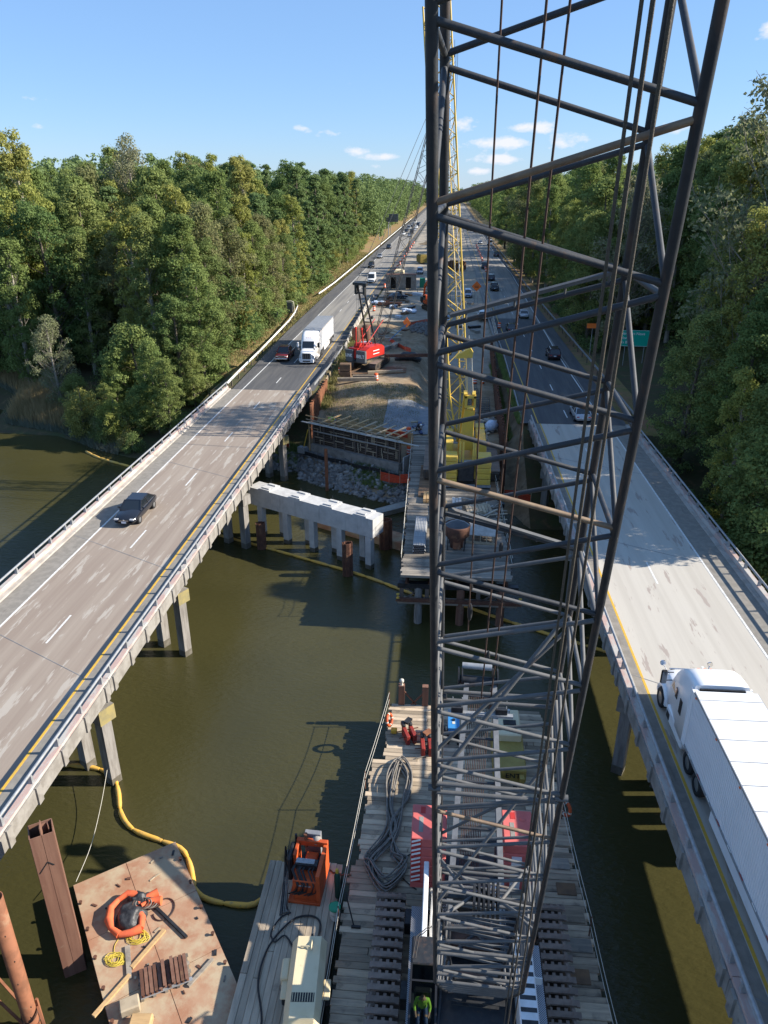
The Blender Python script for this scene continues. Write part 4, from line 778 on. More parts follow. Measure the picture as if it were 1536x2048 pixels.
# ================================================================ RUSTY LITTLE BARGE
C0=Vector((-12.35,25.6,0)); v1=Vector((.59,-.807,0)); u1=Vector((-.807,-.59,0))
def RB(a,b,z): p=C0+u1*a+v1*b; return (p.x,p.y,z)
RZ=-5.3
t=thing('rusty_barge','flat rusty red steel barge with junk on its deck','barge',RB(2.4,5,WZ))
q=MB(); o=[RB(0,0,0),RB(4.75,0,0),RB(4.75,16,0),RB(0,16,0)]; q.loft([[(*p[:2],z) for p in o] for z in (-7,RZ-.02)]); q.obj('hull','rust',t)
for i in range(2):
    for j in range(5):
        q=MB(); a,b=i*2.375+.012,j*3.2+.012; p=[RB(a,b,0),RB(a+2.35,b,0),RB(a+2.35,b+3.176,0),RB(a,b+3.176,0)]; z=r2.uniform(-.008,0); q.loft([[(*x[:2],z_) for x in p] for z_ in (RZ-.02,RZ+z)]); q.obj('deck_plate','rust_deck',t)
for j in range(6):
    for a in (.12,4.63): q=MB(); x=RB(a,1.2+j*1.5,RZ); q.lathe([(.05,0),(.05,.1),(.08,.12),(.08,.15)],x,8); q.obj('bitt','rust',t)
# orange and black silt curtain heap
t=thing('silt_curtain','crumpled black silt curtain with bright orange float collar on the rusty barge','silt curtain',RB(2.6,3.0,RZ))
ctr=RB(2.9,3.05,RZ)
def blob(nm,m,cx,cy,rx_,ry_,h,seed,par):
    q=MB(); n=26; rings=[]
    for k in range(9):
        f_=k/8; g=[]
        for i in range(n):
            a=2*PI*i/n; nz_=mnoise.noise(Vector((math.cos(a)*1.7+seed,math.sin(a)*1.7,f_*3))); rr_=(1-f_)**.6*(1+.22*nz_); hh=h*(f_**.7)*(1+.9*mnoise.noise(Vector((math.cos(a)*2.3*(1-f_)+seed,math.sin(a)*2.3*(1-f_),seed))))
            g.append((cx+rx_*rr_*math.cos(a),cy+ry_*rr_*math.sin(a),RZ+.02+hh))
        rings.append(g)
    q.loft(rings,sm=True); return q.obj(nm,m,par)
blob('fabric','tarp_black',ctr[0],ctr[1],.72,.8,.5,3,t); blob('fabric','tarp_black',ctr[0]+.05,ctr[1]+.8,.55,.4,.45,9,t)
for seg in ([(-.85,.65),(-1.0,.2),(-.85,-.35),(-.55,-.75),(-.1,-.95)],[(-.1,-.95),(.4,-.85),(.75,-.6)],[(.75,-.6),(.6,-.1),(.25,.2),(.05,.35)],[(.1,.6),(.45,.95),(.85,1.2)],[(.35,.4),(.7,.75),(1.15,.8)],[(-.85,.65),(-.5,.95),(0,.9)]):
    q=MB(); q.path([(ctr[0]+a*.95,ctr[1]+b,RZ+.2+.12*mnoise.noise(Vector((a*3,b*3,1)))) for a,b in seg],.15,9,rads=[.12+.04*((i*7)%3) for i in range(len(seg))]); q.obj('float_collar','fabric_orange',t)
for k in range(5):
    q=MB(); q.path([(ctr[0]+.3+.35*math.cos(a)+.1*k,ctr[1]+.45+.28*math.sin(a*1.0)+.06*k,RZ+.35-.05*k) for a in np.linspace(0,2*PI,20)[:-1]],.03,6,True); q.obj('rope','hose' if k%2 else 'rope_brown',t)
q=MB(); q.path([(ctr[0]+1.3+.45*math.cos(a),ctr[1]+.5+.55*math.sin(a),RZ+.03) for a in np.linspace(-2.6,3.2,24)],.03,6); one('red_hose',q,'rope_brown','dull red hose loop beside the orange silt curtain','hose',loc=(ctr[0]+1.3,ctr[1],RZ))
def heap_rope(label,c,r,n,m):
    pts=[]
    for k in range(n): a=k*.55; pts.append((c[0]+r*(1+.35*math.sin(k*.37))*math.cos(a)+.12*math.sin(k*.11),c[1]+r*(.7+.3*math.cos(k*.23))*math.sin(a),c[2]+.015+.0004*k))
    return coil(label,'rope_coil',pts,.014,m,'rope')
heap_rope('tangled yellow rope beside the flat grey board on the rusty barge',(-12.75,19.5,RZ),.32,120,'rope_yellow'); heap_rope('loose coil of yellow rope above the long plank on the rusty barge',(-12.25,20.55,RZ),.36,110,'rope_yellow')
coil('thin yellow rope line running from the silt curtain to the rope tangle','rope_line',[(-13.0,21.2,RZ+.02),(-12.95,20.7,RZ+.02),(-13.05,20.1,RZ+.02),(-12.85,19.6,RZ+.02)],.013,'rope_yellow','rope')
coil('thin mooring rope from the rusty barge to the bridge pier','mooring_rope',[(-16.1,22.95,RZ+.05),(-16.6,25.4,-5.75),(-17.2,27.9,-5.7),(-17.75,30.1,-5.3)],.014,'rope_pale','rope')
def board(label,a,b,w,h,m,nm='board'): 
    q=MB(); q.beam((*a,RZ+h/2+.005),(*b,RZ+h/2+.005),w,h); one(nm,q,m,label,'board',loc=(*a,RZ))
board('long pale plank lying beside the yellow rope coil on the rusty barge',(-11.2,20.95),(-11.95,19.2),.16,.1,'new_wood'); board('long pale plank overhanging the left edge of the rusty barge',(-11.9,18.9),(-12.65,17.2),.16,.1,'new_wood')
board('short grey board lying by the yellow rope tangle',(-12.5,20.1),(-11.85,18.75),.2,.08,'plank_gray'); board('dark steel bar lying slanted beside the orange silt curtain',(-12.0,22.0),(-10.15,20.7),.12,.1,'dark_steel'); board('dark timber bar lying near the right edge of the rusty barge',(-8.75,19.85),(-9.4,18.65),.14,.1,'plank_gray')
t=thing('steel_pallet','pallet of short rusty steel channels on the rusty barge','pallet',(-10.45,18.95,RZ),R(28))
for k in range(5): q=MB(); q.box((-.95+k*.46,0,.05),(.12,1.3,.1)); q.obj('skid','plank_gray',t,world=False)
for k in range(4): q=MB(); q.box((0,-.55+.36*k,.115),(2.0,.16,.03)); q.obj('deck_board','galv' if k==0 else 'plank_gray',t,world=False)
for k in range(11):
    x=-.9+.17*k; q=MB(); q.ibeam((x,-.6,.2+.12*(k%2)*(3<k<8)),(x+.04,.55,.2+.12*(k%2)*(3<k<8)),.13,.16); q.obj('channel','rust_pile' if k%3 else 'rust',t,world=False)
q=MB(); q.box((-11.35,17.6,RZ+.22),(.75,.55,.44),rz=.5,bev=.05); one('wood_block',q,'pale_wood','square pale timber block near the front of the rusty barge','block',loc=(-11.35,17.6,RZ))
q=MB(); q.box((-10.7,17.05,RZ+.16),(.85,.6,.32),rz=.1,bev=.06); one('wood_block',q,'new_wood','broad flat timber block at the front edge of the rusty barge','block',loc=(-10.7,17.05,RZ))
for k in range(26):
    a,b=r2.uniform(.3,4.4),r2.uniform(.4,9); q=MB(); q.box((0,0,.02),(r2.uniform(.05,.3),r2.uniform(.03,.12),r2.uniform(.02,.06)),rz=r2.uniform(0,3)); o=one('rust_scrap',q,['rust','pale_wood','dark_steel','plank_gray'][k%4],'small scrap of steel or wood on the rusty barge deck','scrap',group='scraps on the rusty barge'); o.location=RB(a,b,RZ+.004)
# tall king pile, pipe pile and template frame
KS=.84
t=thing('king_pile','tall brown double sheet pile standing in the water left of the rusty barge','steel pile',(-14.9,19.9,-8),R(32)); 
def pl(a,b,z0=0,z1=9.4,th=.035,m='rust_pile'):
    a=Vector((*a,0))*KS;b=Vector((*b,0))*KS; q=MB(); d=(b-a).normalized();n_=Vector((-d.y,d.x,0))*th/2; q.loft([[(p.x,p.y,z) for p in (a-n_,b-n_,b+n_,a+n_)] for z in (z0,z1)]); return q.obj('pile_plate',m,t,world=False)
pl((-.5,-.45),(.0,-.45)); pl((.02,-.45),(.5,-.45)); pl((-.5,.42),(.5,.42)); pl((-.5,-.43),(-.5,.40)); pl((.5,-.43),(.5,.40)); pl((.0,-.43),(.05,.1),z1=9.75); pl((.05,.12),(.3,.2),z1=9.5); pl((.3,.22),(.34,-.1),z1=9.5)
for a,b in (((-.35,-.40,7.6),(0,-.40,8.05)),((0,-.40,8.05),(.2,-.40,7.8))): q=MB(); q.beam(a,b,.035,.035,up=(0,1,0)); q.obj('weld_mark','dark_steel',t,world=False)
t=thing('pipe_pile','rusty steel pipe pile in the bottom left corner','pipe',(-15.3,17.25,-8)); q=MB(); q.lathe([(.28,0),(.28,8.9),(.25,8.9),(.25,5)],(0,0,0),20,cap=False); q.obj('pipe','rust_pipe',t,world=False)
for z,a in ((2.6,-.9),(3.1,-.5),(4.6,-1.2),(5.8,-.8),(7.2,-1.0)): q=MB(); q.lathe([(.045,0),(.045,.02)],(.275*math.cos(a),.275*math.sin(a),z),8,axis='Y'); q.obj('bolt_hole','black',t,world=False)
for k in range(2): q=MB(); q.path([(.3*math.cos(a),.3*math.sin(a),2.0+.5*k+.15*math.sin(a)) for a in np.linspace(0,2*PI,20)[:-1]],.025,5,True); q.obj('rope','rope_brown',t,world=False)
t=thing('template_frame','rusty angle iron template frame around the pipe pile','frame',(-15.5,16.6,-6.6))
for a,b in (((-17.2,18.2,-4.6),(-15.4,17.3,-5.4)),((-17.0,17.6,-5.0),(-15.2,16.9,-5.9)),((-15.0,17.4,-5.3),(-13.3,15.6,-5.3)),((-15.0,17.2,-6.0),(-13.4,15.4,-6.0)),((-15.0,17.45,-6.8),(-15.0,17.45,-4.9)),((-16.9,17.4,-6.8),(-16.9,17.4,-4.4)),((-17.3,17.9,-4.5),(-16.2,15.5,-4.5))):
    q=MB(); q.beam(a,b,.09,.09); q.obj('angle_bar','rust_pipe',t)
q=MB(); q.box((-16.3,16.2,-5.4),(1.6,.5,.08),rz=-.5); q.obj('plate','pale_wood',t); q=MB(); q.box((-16.0,15.8,-5.25),(.9,.25,.2),rz=-.55); q.obj('strap','blue',t)
q=MB(); q.beam((-13.9,20.1,-8),(-13.2,16.6,-8),.5,2.2); o=one('timber_fender',q,'bark','dark submerged timber fender along the left side of the rusty barge','fender',loc=(-13.5,18.5,-8))
# ================================================================ GREY CRAWLER CRANE ON THE BARGE
cr=thing('crawler_crane','grey lattice boom crawler crane standing on the barge, red counterweights behind','crane',(1.8,18.4,BZ))
bd=Vector((.023,.270,-.9626)).normalized(); bw=Vector((.999,-.042,.012)); bw=(bw-bd*bw.dot(bd)).normalized(); bv=bd.cross(bw); bv=bv if bv.y>0 else -bv
BP=Vector((1.001,8.388,26.373))
def BF(u,v,t): return BP+bw*u+bv*v+bd*t
TT=-16; TB=23.3; UX,VX=1.2,1.08
boom=MB()
bo=None
q=MB()
for sx in (-1,1):
    for sy in (-1,1): q.tube(BF(sx*UX,sy*VX,TT),BF(sx*UX,sy*VX,TB),.06,14)
bo=q.obj('boom','boom_chord',cr)
def lac(a,b,r=.038,m='boom_paint',nm='lacing'):
    if m=='boom_paint' and (Vector(a).z<18.6): m='boom_paint_lit'  # lower lacings switch to the paint lightened as if sunlit
    q=MB(); q.tube(a,b,r,10); return q.obj(nm,m,bo)
cr_base=base(cr)
def chain(c0,t0,c1,t1,skip=(),odd={}):
    k=-10
    k0=0
    for k in range(-9,16):
        ta=t0+1.66*k; tb=t1+1.66*k; tn=ta+1.66
        if TT<ta-.1 and tb<TB and not(12.5<min(ta,tb)<13.4): 
            lac(BF(*c0,ta+.06),BF(*c1,tb-.06),m=odd.get((k,0),'boom_paint'))
        if tn<TB and TT<tb: lac(BF(*c1,tb+.06),BF(*c0,tn-.06),m=odd.get((k,1),'boom_paint'))
chain((-UX,-VX),.72,(UX,-VX),1.55,odd={(0,1):'boom_rusty',(3,0):'boom_rusty',(8,0):'boom_rusty'})
chain((-UX,VX),1.4,(UX,VX),2.26)
chain((-UX,-VX),.72,(-UX,VX),1.4)
chain((UX,-VX),1.55,(UX,VX),2.26)
for tj in (13.05,13.35,21.0,21.25,4.95-20,22.2,22.7,23.25): # section ends
    for a,b in (((-UX,-VX),(UX,-VX)),((-UX,VX),(UX,VX)),((-UX,-VX),(-UX,VX)),((UX,-VX),(UX,VX))): lac(BF(*a,tj),BF(*b,tj),.045)
lac(BF(-UX,-VX,13.0),BF(UX,VX,10.4),.045); lac(BF(-UX,-VX+.7,13.0),BF(UX,VX,10.9),.04)
lac(BF(-UX,VX,19.2),BF(UX,VX,16.4),.04); lac(BF(-UX,-VX,18.4),BF(UX,VX,15.6),.04); lac(BF(-UX,VX,20.9),BF(UX,-VX,18.9),.04)
for a,b in ((BF(-UX+.1,VX-.02,4.62),BF(UX-.1,VX-.02,3.98)),(BF(-UX+.1,VX-.02,8.12),BF(UX-.1,VX-.02,8.88))): # catwalk bars fixed along two back lacings
    q=MB(); q.beam(a-bd*.13,b-bd*.13,.05,.07,up=bv); cb_=q.obj('catwalk_bar','boom_paint_lit',bo)
    for f_ in (.1,.4,.7,.95): p=a.lerp(b,f_); q=MB(); q.tube(p-bd*.13,p,.015,6); q.obj('clip','boom_paint_lit',bo)
for tj in (13.2,): # pins
    for sx in (-1,1):
        for sy in (-1,1): lac(BF(sx*UX-.12,sy*VX,tj),BF(sx*UX+.12,sy*VX,tj),.07,'boom_paint','pin')
# butt section down to the foot pins
foot=27.4
def bt(sx,sy,f_): return BF(sx*lerp(UX,.55,f_**1.5) if sx else 0,sy*VX*(1-.92*f_),lerp(TB,foot,f_))
for sx in (-1,1):
    for sy in (-1,1): 
        for a,b in ((0,.35),(.35,.7),(.7,1)): lac(bt(sx,sy,a),bt(sx,sy,b),.06,'boom_chord','butt_chord')
for k in range(7):
    f0=k/7; f1=(k+.5)/7; f2=(k+1)/7
    for sy in (-1,1):
        lac(bt(-1,sy,f0),bt(1,sy,f1),.04); lac(bt(1,sy,f1),bt(-1,sy,f2),.04)
        lac(bt(-1,sy,f0),bt(1,sy,f0),.04)
    for sx in (-1,1): lac(bt(sx,-1,f0),bt(sx,1,f1),.035)
q=MB(); q.beam(bt(-1,-1,.62),bt(1,-1,.62),.5,.05,up=bd); q.beam(bt(-1,-1,.8),bt(1,-1,.8),.6,.05,up=bd); q.obj('butt_plate','dark_steel',bo)
# sheave nest in the boom
for k in range(6): q=MB(); c=BF(-.25+.12*k,-.2,19.9); q.tube(c-bw*.03,c+bw*.03,.42,18); q.obj('sheave','dark_steel',bo)
lac(BF(-UX,-.2,19.9),BF(UX,-.2,19.9),.06,'dark_steel','sheave_shaft')
lac(BF(-UX,-VX,19.3),BF(-.3,-.2,19.8),.045); lac(BF(UX,-VX,19.3),BF(.4,-.2,19.8),.045); lac(BF(-UX,VX,20.6),BF(-.3,-.2,20.0),.045); lac(BF(UX,VX,20.6),BF(.4,-.2,20.0),.045)
# ropes: three thick ones on the near face, three thin ones inside
def rope(nm,a,b,r,m='rope',par=cr,n=8): q=MB(); q.tube(a,b,r,n); return q.obj(nm,m,par)
for (u0,u1),r in (((.58,.72),.028),((.66,.82),.034),((.79,1.0),.031)): rope('hoist_rope',BF(u0-.02*14,-1.45,-15),BF(u1+.12,-1.3,27.0),r*.64)
for u0,u1,t1 in ((-.59,-.68,10.2),(-.15,-.37,12.2),(.08,-.18,12.2)):
    sl=(u1-u0)/(t1-.8); rope('pendant_rope',BF(u0-sl*16,.3,-15),BF(u1,.3,t1),.012 if t1<11 else .0145,'rope_brown')
q=MB(); c=BF(-.66,.3,9.7); q.lathe([(.02,.17),(.04,.11),(.048,0),(.04,-.11),(.02,-.17)],c,12); q.obj('hook_ball','dark_steel',cr)
for dz in (.5,-.55): q=MB(); q.lathe([(.02,.07),(.035,0),(.02,-.07)],(c.x,c.y,c.z+dz),8); q.obj('shackle','dark_steel',cr)
for u,t_ in ((-.29,10.9),(-.12,11.0),(-.2,8.2)): q=MB(); c=BF(u,.3,t_); q.lathe([(.015,.14),(.035,.08),(.035,-.08),(.015,-.14)],c,8); q.obj('shackle','dark_steel',cr)
# ---- live mast over the counterweights and its head
MF=(Vector((.72,18.4,-2.6)),Vector((2.9,18.4,-2.6))); MH=(Vector((1.42,27.2,3.75)),Vector((2.62,27.1,3.75)))
for a,b in zip(MF,MH): q=MB(); q.ibeam(a,b,.22,.34,t=.05); ms=q.obj('mast_leg','mast_gray',cr)
q=MB(); q.tube((1.05,27.3,3.9),(2.75,27.2,3.9),.2,14); mh=q.obj('mast_head','dark_steel',cr)
q=MB(); q.tube((1.2,27.5,4.5),(2.5,27.4,4.5),.14,12); q.obj('head_roller','galv',mh)
for x in (1.05,1.2,2.55,2.75): q=MB(); q.lathe([(.42,-.03),(.42,.03)],(x,27.3,4.05),18,axis='X'); q.obj('sheave','dark_steel',mh)
for a in np.linspace(.12,.95,6): q=MB(); p=MF[0].lerp(MH[0],a);r_=MF[1].lerp(MH[1],a); q.tube(p,r_,.055,10); q.obj('mast_tie','boom_paint',cr)
q=MB(); q.beam((.6,26.0,3.1),(3.4,25.9,3.1),.2,.12); q.obj('cross_arm','galv',cr)
for x in (1.0,2.9): q=MB(); q.box((x,26.0,3.3),(.5,.25,.25)); q.obj('bracket','dark_steel',cr); q=MB(); q.tube((x-.2,26,3.3),(x-.2,26,3.9),.02,6); q.tube((x+.2,26,3.3),(x+.2,26,3.9),.02,6); q.obj('pin_post','galv',cr)
for k in range(12):
    x0=1.35+.1*k; x1=1.3+.07*k; rope('reeving_rope',Vector((x0*.8+.45,26.6,3.5)),Vector((x1,22.6,-2.2)),.018,'rope_brown' if k%3 else 'rope')
# ---- counterweights: stacks of slabs with hazard stripes
for side,x0,x1 in ((0,-.75,.7),(1,3.0,4.25)):
    cw=MB(); cw.bx(x0,x1,22.15,24.0,-3.05,-2.75); cwo=cw.obj('counterweight','pink',cr)
    for k in range(5):
        q=MB(); z=-2.74+.5*k; q.bx(x0+.01*(k%2),x1-.01*(k%2),22.15,24.0-.0*k,z,z+.475,bev=.04); s=q.obj('slab','pink',cwo)
        if side==0:
            for j in range(2):
                q=MB(); zz=z+.01+j*.22; q.add([(x0+.03,22.146,zz),(x0+.40,22.146,zz+.14),(x0+.40,22.146,zz+.25),(x0+.03,22.146,zz+.11)],[(0,1,2,3)]); q.obj('stripe','sign_white',s,recalc=False)
            q=MB(); q.add([(x0+.02,22.148,z+.01),(x0+.43,22.148,z+.01),(x0+.43,22.148,z+.465),(x0+.02,22.148,z+.465)],[(0,1,2,3)]); q.obj('stripe_panel','red_stripe',s,recalc=False)
    for yy in (22.6,23.5):
        q=MB(); q.lathe([(.14,0),(.09,.05),(.04,.06)],(x0+.85,yy,-.26),12); q.obj('lifting_lug','pink',cwo)
    q=MB(); q.bx(x0+.3,x0+.48,22.5,23.3,-.268,-.252); q.obj('decal','conc_old',cwo); q=MB(); q.bx(x0+.35,x0+.55,23.5,23.85,-.268,-.252); q.obj('decal','red_stripe',cwo)
# ---- upper works
q=MB(); q.bx(.25,3.3,16.2,24.0,-3.45,-3.05); q.obj('rotating_bed','boom_paint',cr)
q=MB(); q.bx(.9,2.8,16.8,22.4,-3.9,-3.45); q.obj('carbody','dark_steel',cr)
for yy in (18.3,21.4): q=MB(); q.bx(-.9,4.5,yy-.35,yy+.35,-4.5,-3.85); q.obj('axle','dark_steel',cr)
q=MB(); q.bx(-.18,.02,17.2,21.7,-2.0,-.95,bev=.03); q.bx(.02,.5,17.3,18.4,-2.0,-1.1,bev=.03); hs=q.obj('engine_housing','housing_white',cr)
for k in range(5): q=MB(); q.path([(.15+.1*k,21.2-.2*k,-1.9),(.2+.08*k,20.3,-1.2),(.15+.1*k,19.2,-1.5),(.2+.08*k,18.6,-1.9)],.05,7); q.obj('hose','galv' if k%2 else 'conc_white',hs)
q=MB(); q.bx(3.25,3.9,14.6,19.3,-2.9,-1.7,bev=.04); q.obj('housing_right','housing_white',cr)
for k in range(10): q=MB(); q.bx(3.3,3.85,14.8+k*.42,14.95+k*.42,-1.7,-1.685); q.obj('louver','dark_steel',cr)
q=MB(); q.bx(3.35,3.75,22.0,22.6,-2.6,-.9); q.bx(2.5,2.9,20,21.4,-2.7,-1.5,bev=.03); q.obj('valve_bank','housing_white',cr)
for x0,x1,y0,y1,z in ((-.62,-.2,13.6,20.9,-2.6),(3.92,4.3,13.5,19.6,-2.6),(.5,3.1,20.2,22.0,-2.55)):
    q=MB(); q.bx(x0,x1,y0,y1,z-.05,z); q.obj('walkway','grating',cr)
for yy in np.arange(20.25,22.0,.16): q=MB(); q.bx(.55,3.05,yy,yy+.03,-2.549,-2.50); q.obj('grate_bar','galv',cr)
for k,(x,y,r_) in enumerate(((1.85,19.4,.45),(1.85,21.0,.4),(1.85,17.9,.4))):
    q=MB(); q.tube((.95,y,-2.3),(2.75,y,-2.3),r_,18); dr=q.obj('winch_drum','rope_brown' if k!=1 else 'rope',cr)
    for xx in (.9,2.8): q=MB(); q.lathe([(r_+.22,-.03),(r_+.22,.03)],(xx,y,-2.3),20,axis='X'); q.obj('flange','dark_steel',dr)
for a,b in (((.5,16.6,-3),(1.0,22.2,-.2)),((3.1,16.6,-3),(2.7,22.2,-.2)),((.9,22.3,-3),(1.0,22.3,-.2)),((2.8,22.3,-3),(2.7,22.3,-.2)),((1.0,22.2,-.2),(2.7,22.2,-.2)),((.8,19.4,-1.6),(2.9,19.4,-1.6)),((.7,18.4,-2.2),(2.9,20.2,-1.4)),((3.0,18.4,-2.2),(.8,20.2,-1.4))):
    q=MB(); q.tube(a,b,.07,10); q.obj('gantry_strut','boom_paint',cr)
# cab
q=MB(); q.bx(-.5,.42,14.5,17.65,-3.1,-2.4,bev=.05); q.bx(-.5,.42,17.2,18.3,-2.4,-.75,bev=.06); cab=q.obj('cab','boom_chord',cr)
for a,b in (((-.47,14.6,-2.4),(-.47,15.0,-.75)),((.39,14.6,-2.4),(.39,15.0,-.75)),((-.47,17.2,-2.4),(-.47,17.2,-.75)),((.39,17.2,-2.4),(.39,17.2,-.75)),((-.47,15.0,-.75),(-.47,17.2,-.75)),((.39,15.0,-.75),(.39,17.2,-.75)),((-.47,15.0,-.75),(.39,15.0,-.75)),((-.47,16.6,-.74),(.39,16.6,-.74))):
    q=MB(); q.beam(a,b,.07,.07); q.obj('cab_frame','black',cab)
gl=bpy.data.materials.new('cab_glass'); gl.use_nodes=True; b_=gl.node_tree.nodes['Principled BSDF']; b_.inputs['Base Color'].default_value=(.03,.055,.055,1); b_.inputs['Roughness'].default_value=.03; b_.inputs['Transmission Weight'].default_value=1; b_.inputs['IOR'].default_value=1.12; MATS['cab_glass']=gl
for p in ([(-.45,15.02,-.73),(.37,15.02,-.73),(.37,17.18,-.73),(-.45,17.18,-.73)],[(-.45,14.63,-2.4),(.37,14.63,-2.4),(.37,15.0,-.76),(-.45,15.0,-.76)]): q=MB(); q.quad(*p); q.obj('window','cab_glass',cab,recalc=False)
q=MB(); q.bx(-.35,.25,16.0,16.6,-2.4,-1.9,bev=.08); q.bx(-.35,.25,16.5,16.7,-1.9,-1.2,bev=.05); q.obj('seat','black',cab)
for s in (0,1): q=MB(); q.path([(-.45+.1*s,17.3,-.6),(-.35+.1*s,18.0,-.45),(.1+.1*s,18.5,-.5)],.02,6); q.obj('wiper','black',cab)
q=MB(); q.box((4.05,18.0,-2.3),(.35,.03,.35)); q.tube((3.9,18.2,-2.2),(4.05,18,-2.2),.02); q.obj('mirror','sign_white',cr)
# ---- tracks with pads
pq=MB()
o=[(a,b*.86) for a,b in [(-.62,-.2),(-.5,-.2),(-.5,-.17),(.5,-.17),(.5,-.2),(.62,-.2),(.62,.17),(.42,.17),(.42,.23),(.30,.23),(.30,.17),(.14,.17),(.14,.23),(.02,.23),(.02,.17),(-.14,.17),(-.14,.23),(-.26,.23),(-.26,.17),(-.42,.17),(-.42,.23),(-.5,.23),(-.5,.17),(-.62,.17)]]
o=[(a,{-.2:-.17,-.17:-.145,.17:.075,.23:.185}[b]) for a,b in [(a,round(b/.86,2)) for a,b in o]]; pq.poly(o,-.05,.05); pm=pq.mesh('track_pad','track')
for xc,lbl in ((-1.55,'l'),(5.15,'r')):
    q=MB(); q.bx(xc-.3,xc+.3,13.9,22.1,-4.75,-4.0,bev=.1); tk=q.obj('track','track_dark',cr)
    for yy in (13.9,22.1): q=MB(); q.lathe([(.42,-.3),(.42,.3)],(xc,yy,-4.38),18,axis='X'); q.obj('sprocket','track_dark',tk)
    per=[]; y0,y1,zt,zb=13.9,22.1,-3.82,-4.94; rr_=(zt-zb)/2
    s=0; Ltot=2*(y1-y0)+2*PI*rr_; n=int(Ltot/.435)
    for k in range(n):
        s=k*Ltot/n
        if s<y1-y0: p=(y0+s,zt,0)
        elif s<y1-y0+PI*rr_: a=(s-(y1-y0))/rr_; p=(y1+rr_*math.sin(a),(zt+zb)/2+rr_*math.cos(a),-a)
        elif s<2*(y1-y0)+PI*rr_: p=(y1-(s-(y1-y0)-PI*rr_),zb,PI)
        else: a=(s-2*(y1-y0)-PI*rr_)/rr_; p=(y0-rr_*math.sin(a),(zt+zb)/2-rr_*math.cos(a),PI-a)
        b=base(tk); link('track_pad',pm,tk,(xc-b.x,p[0]-b.y,p[1]-b.z),(p[2],0,0))
# ================================================================ PEOPLE
def person(name,label,loc,rz,J,m_top,m_leg,hat=None,group=None):
    # J: joints in metres (pelvis,chest,neck,head, elbows, hands, knees, feet)
    V=[];E=[];Rr=[]
    def vtx(p,r,par=None):
        V.append(p);Rr.append(r)
        if par is not None: E.append((par,len(V)-1))
        return len(V)-1
    pv=vtx(J['pelvis'],.155); wa=vtx(tuple((Vector(J['pelvis'])*.45+Vector(J['chest'])*.55)),.14,pv); ch=vtx(J['chest'],.17,wa); nk=vtx(J['neck'],.06,ch); hd=vtx(J['head'],.10,nk); vtx(tuple(Vector(J['head'])+(Vector(J['head'])-Vector(J['neck'])).normalized()*.1),.085,hd)
    for s in ('l','r'):
        sg=-1 if s=='l' else 1
        sh=vtx(tuple(Vector(J['chest'])+Vector((sg*.19,0,.08))),.075,ch); el_=vtx(J['elbow_'+s],.05,sh); wr=vtx(J['hand_'+s],.036,el_); dr=(Vector(J['hand_'+s])-Vector(J['elbow_'+s])).normalized(); vtx(tuple(Vector(J['hand_'+s])+dr*.1),.032,wr)
        hp=vtx(tuple(Vector(J['pelvis'])+Vector((sg*.1,0,-.06))),.10,pv); kn=vtx(J['knee_'+s],.072,hp); ft=vtx(J['foot_'+s],.055,kn); vtx(tuple(Vector(J['foot_'+s])+Vector((0,.17,-.05))),.045,ft)
    me=bpy.data.meshes.new('body'); me.from_pydata(V,E,[]); ob=bpy.data.objects.new('body',me); col.objects.link(ob)
    sk=ob.modifiers.new('s','SKIN'); ss=ob.modifiers.new('u','SUBSURF'); ss.levels=1; ss.render_levels=1
    for i,r in enumerate(Rr): me.skin_vertices[0].data[i].radius=(r,r)
    me.skin_vertices[0].data[0].use_root=True
    dg=bpy.context.evaluated_depsgraph_get(); nm=bpy.data.meshes.new_from_object(ob.evaluated_get(dg)); bpy.data.objects.remove(ob); bpy.data.meshes.remove(me)
    nm.materials.clear()
    for m in ('skin',m_top,m_leg,'black'): nm.materials.append(MATS[m])
    pts=[]
    for i,v_ in enumerate(V): pts.append(Vector(v_))
    names=['leg','top','top','skin','skin','skin','top','top','skin','skin','leg','leg','boot','boot','top','top','skin','skin','leg','leg','boot','boot']
    idx={'skin':0,'top':1,'leg':2,'boot':3}
    for p in nm.polygons:
        c=p.center; k=min(range(len(pts)),key=lambda i:(pts[i]-c).length-Rr[i]*.6); p.material_index=idx[names[k]]; p.use_smooth=True
    t=thing(name,label,'person',loc,rz,group); link('body',nm,t)
    h=Vector(J['head']); up=(h-Vector(J['neck'])).normalized()
    if hat:
        q=MB(); q.lathe([(.155,.0),(.15,.02),(.125,.03),(.12,.09),(.085,.14),(.0,.16)],(0,0,0),14); ho=q.obj('hard_hat',hat,t,world=False); ho.location=h+up*.05; ho.rotation_euler=up.to_track_quat('Z','Y').to_euler()
    q=MB(); f=Vector((0,1,0)); 
    for sx in (-.035,.035): q.box(tuple(h+Vector((sx,.1,.02))),(.025,.015,.012))
    q.obj('eyes','black',t,world=False); q=MB(); q.box(tuple(h+Vector((0,.112,-.015))),(.025,.03,.04)); q.obj('nose','skin',t,world=False)
    return t
ST=dict(pelvis=(0,0,.95),chest=(0,.02,1.33),neck=(0,.02,1.52),head=(0,.03,1.63),elbow_l=(-.28,.02,1.14),elbow_r=(.28,.02,1.14),hand_l=(-.27,.18,.98),hand_r=(.27,.2,.98),knee_l=(-.11,.03,.5),knee_r=(.11,.02,.5),foot_l=(-.12,0,.07),foot_r=(.12,-.02,.07))
SIT=dict(pelvis=(0,0,.1),chest=(0,-.03,.5),neck=(0,.0,.68),head=(0,.04,.79),elbow_l=(-.27,.1,.3),elbow_r=(.27,.1,.3),hand_l=(-.22,.35,.28),hand_r=(.22,.35,.28),knee_l=(-.14,.48,.12),knee_r=(.14,.48,.12),foot_l=(-.14,.55,-.3),foot_r=(.14,.55,-.3))
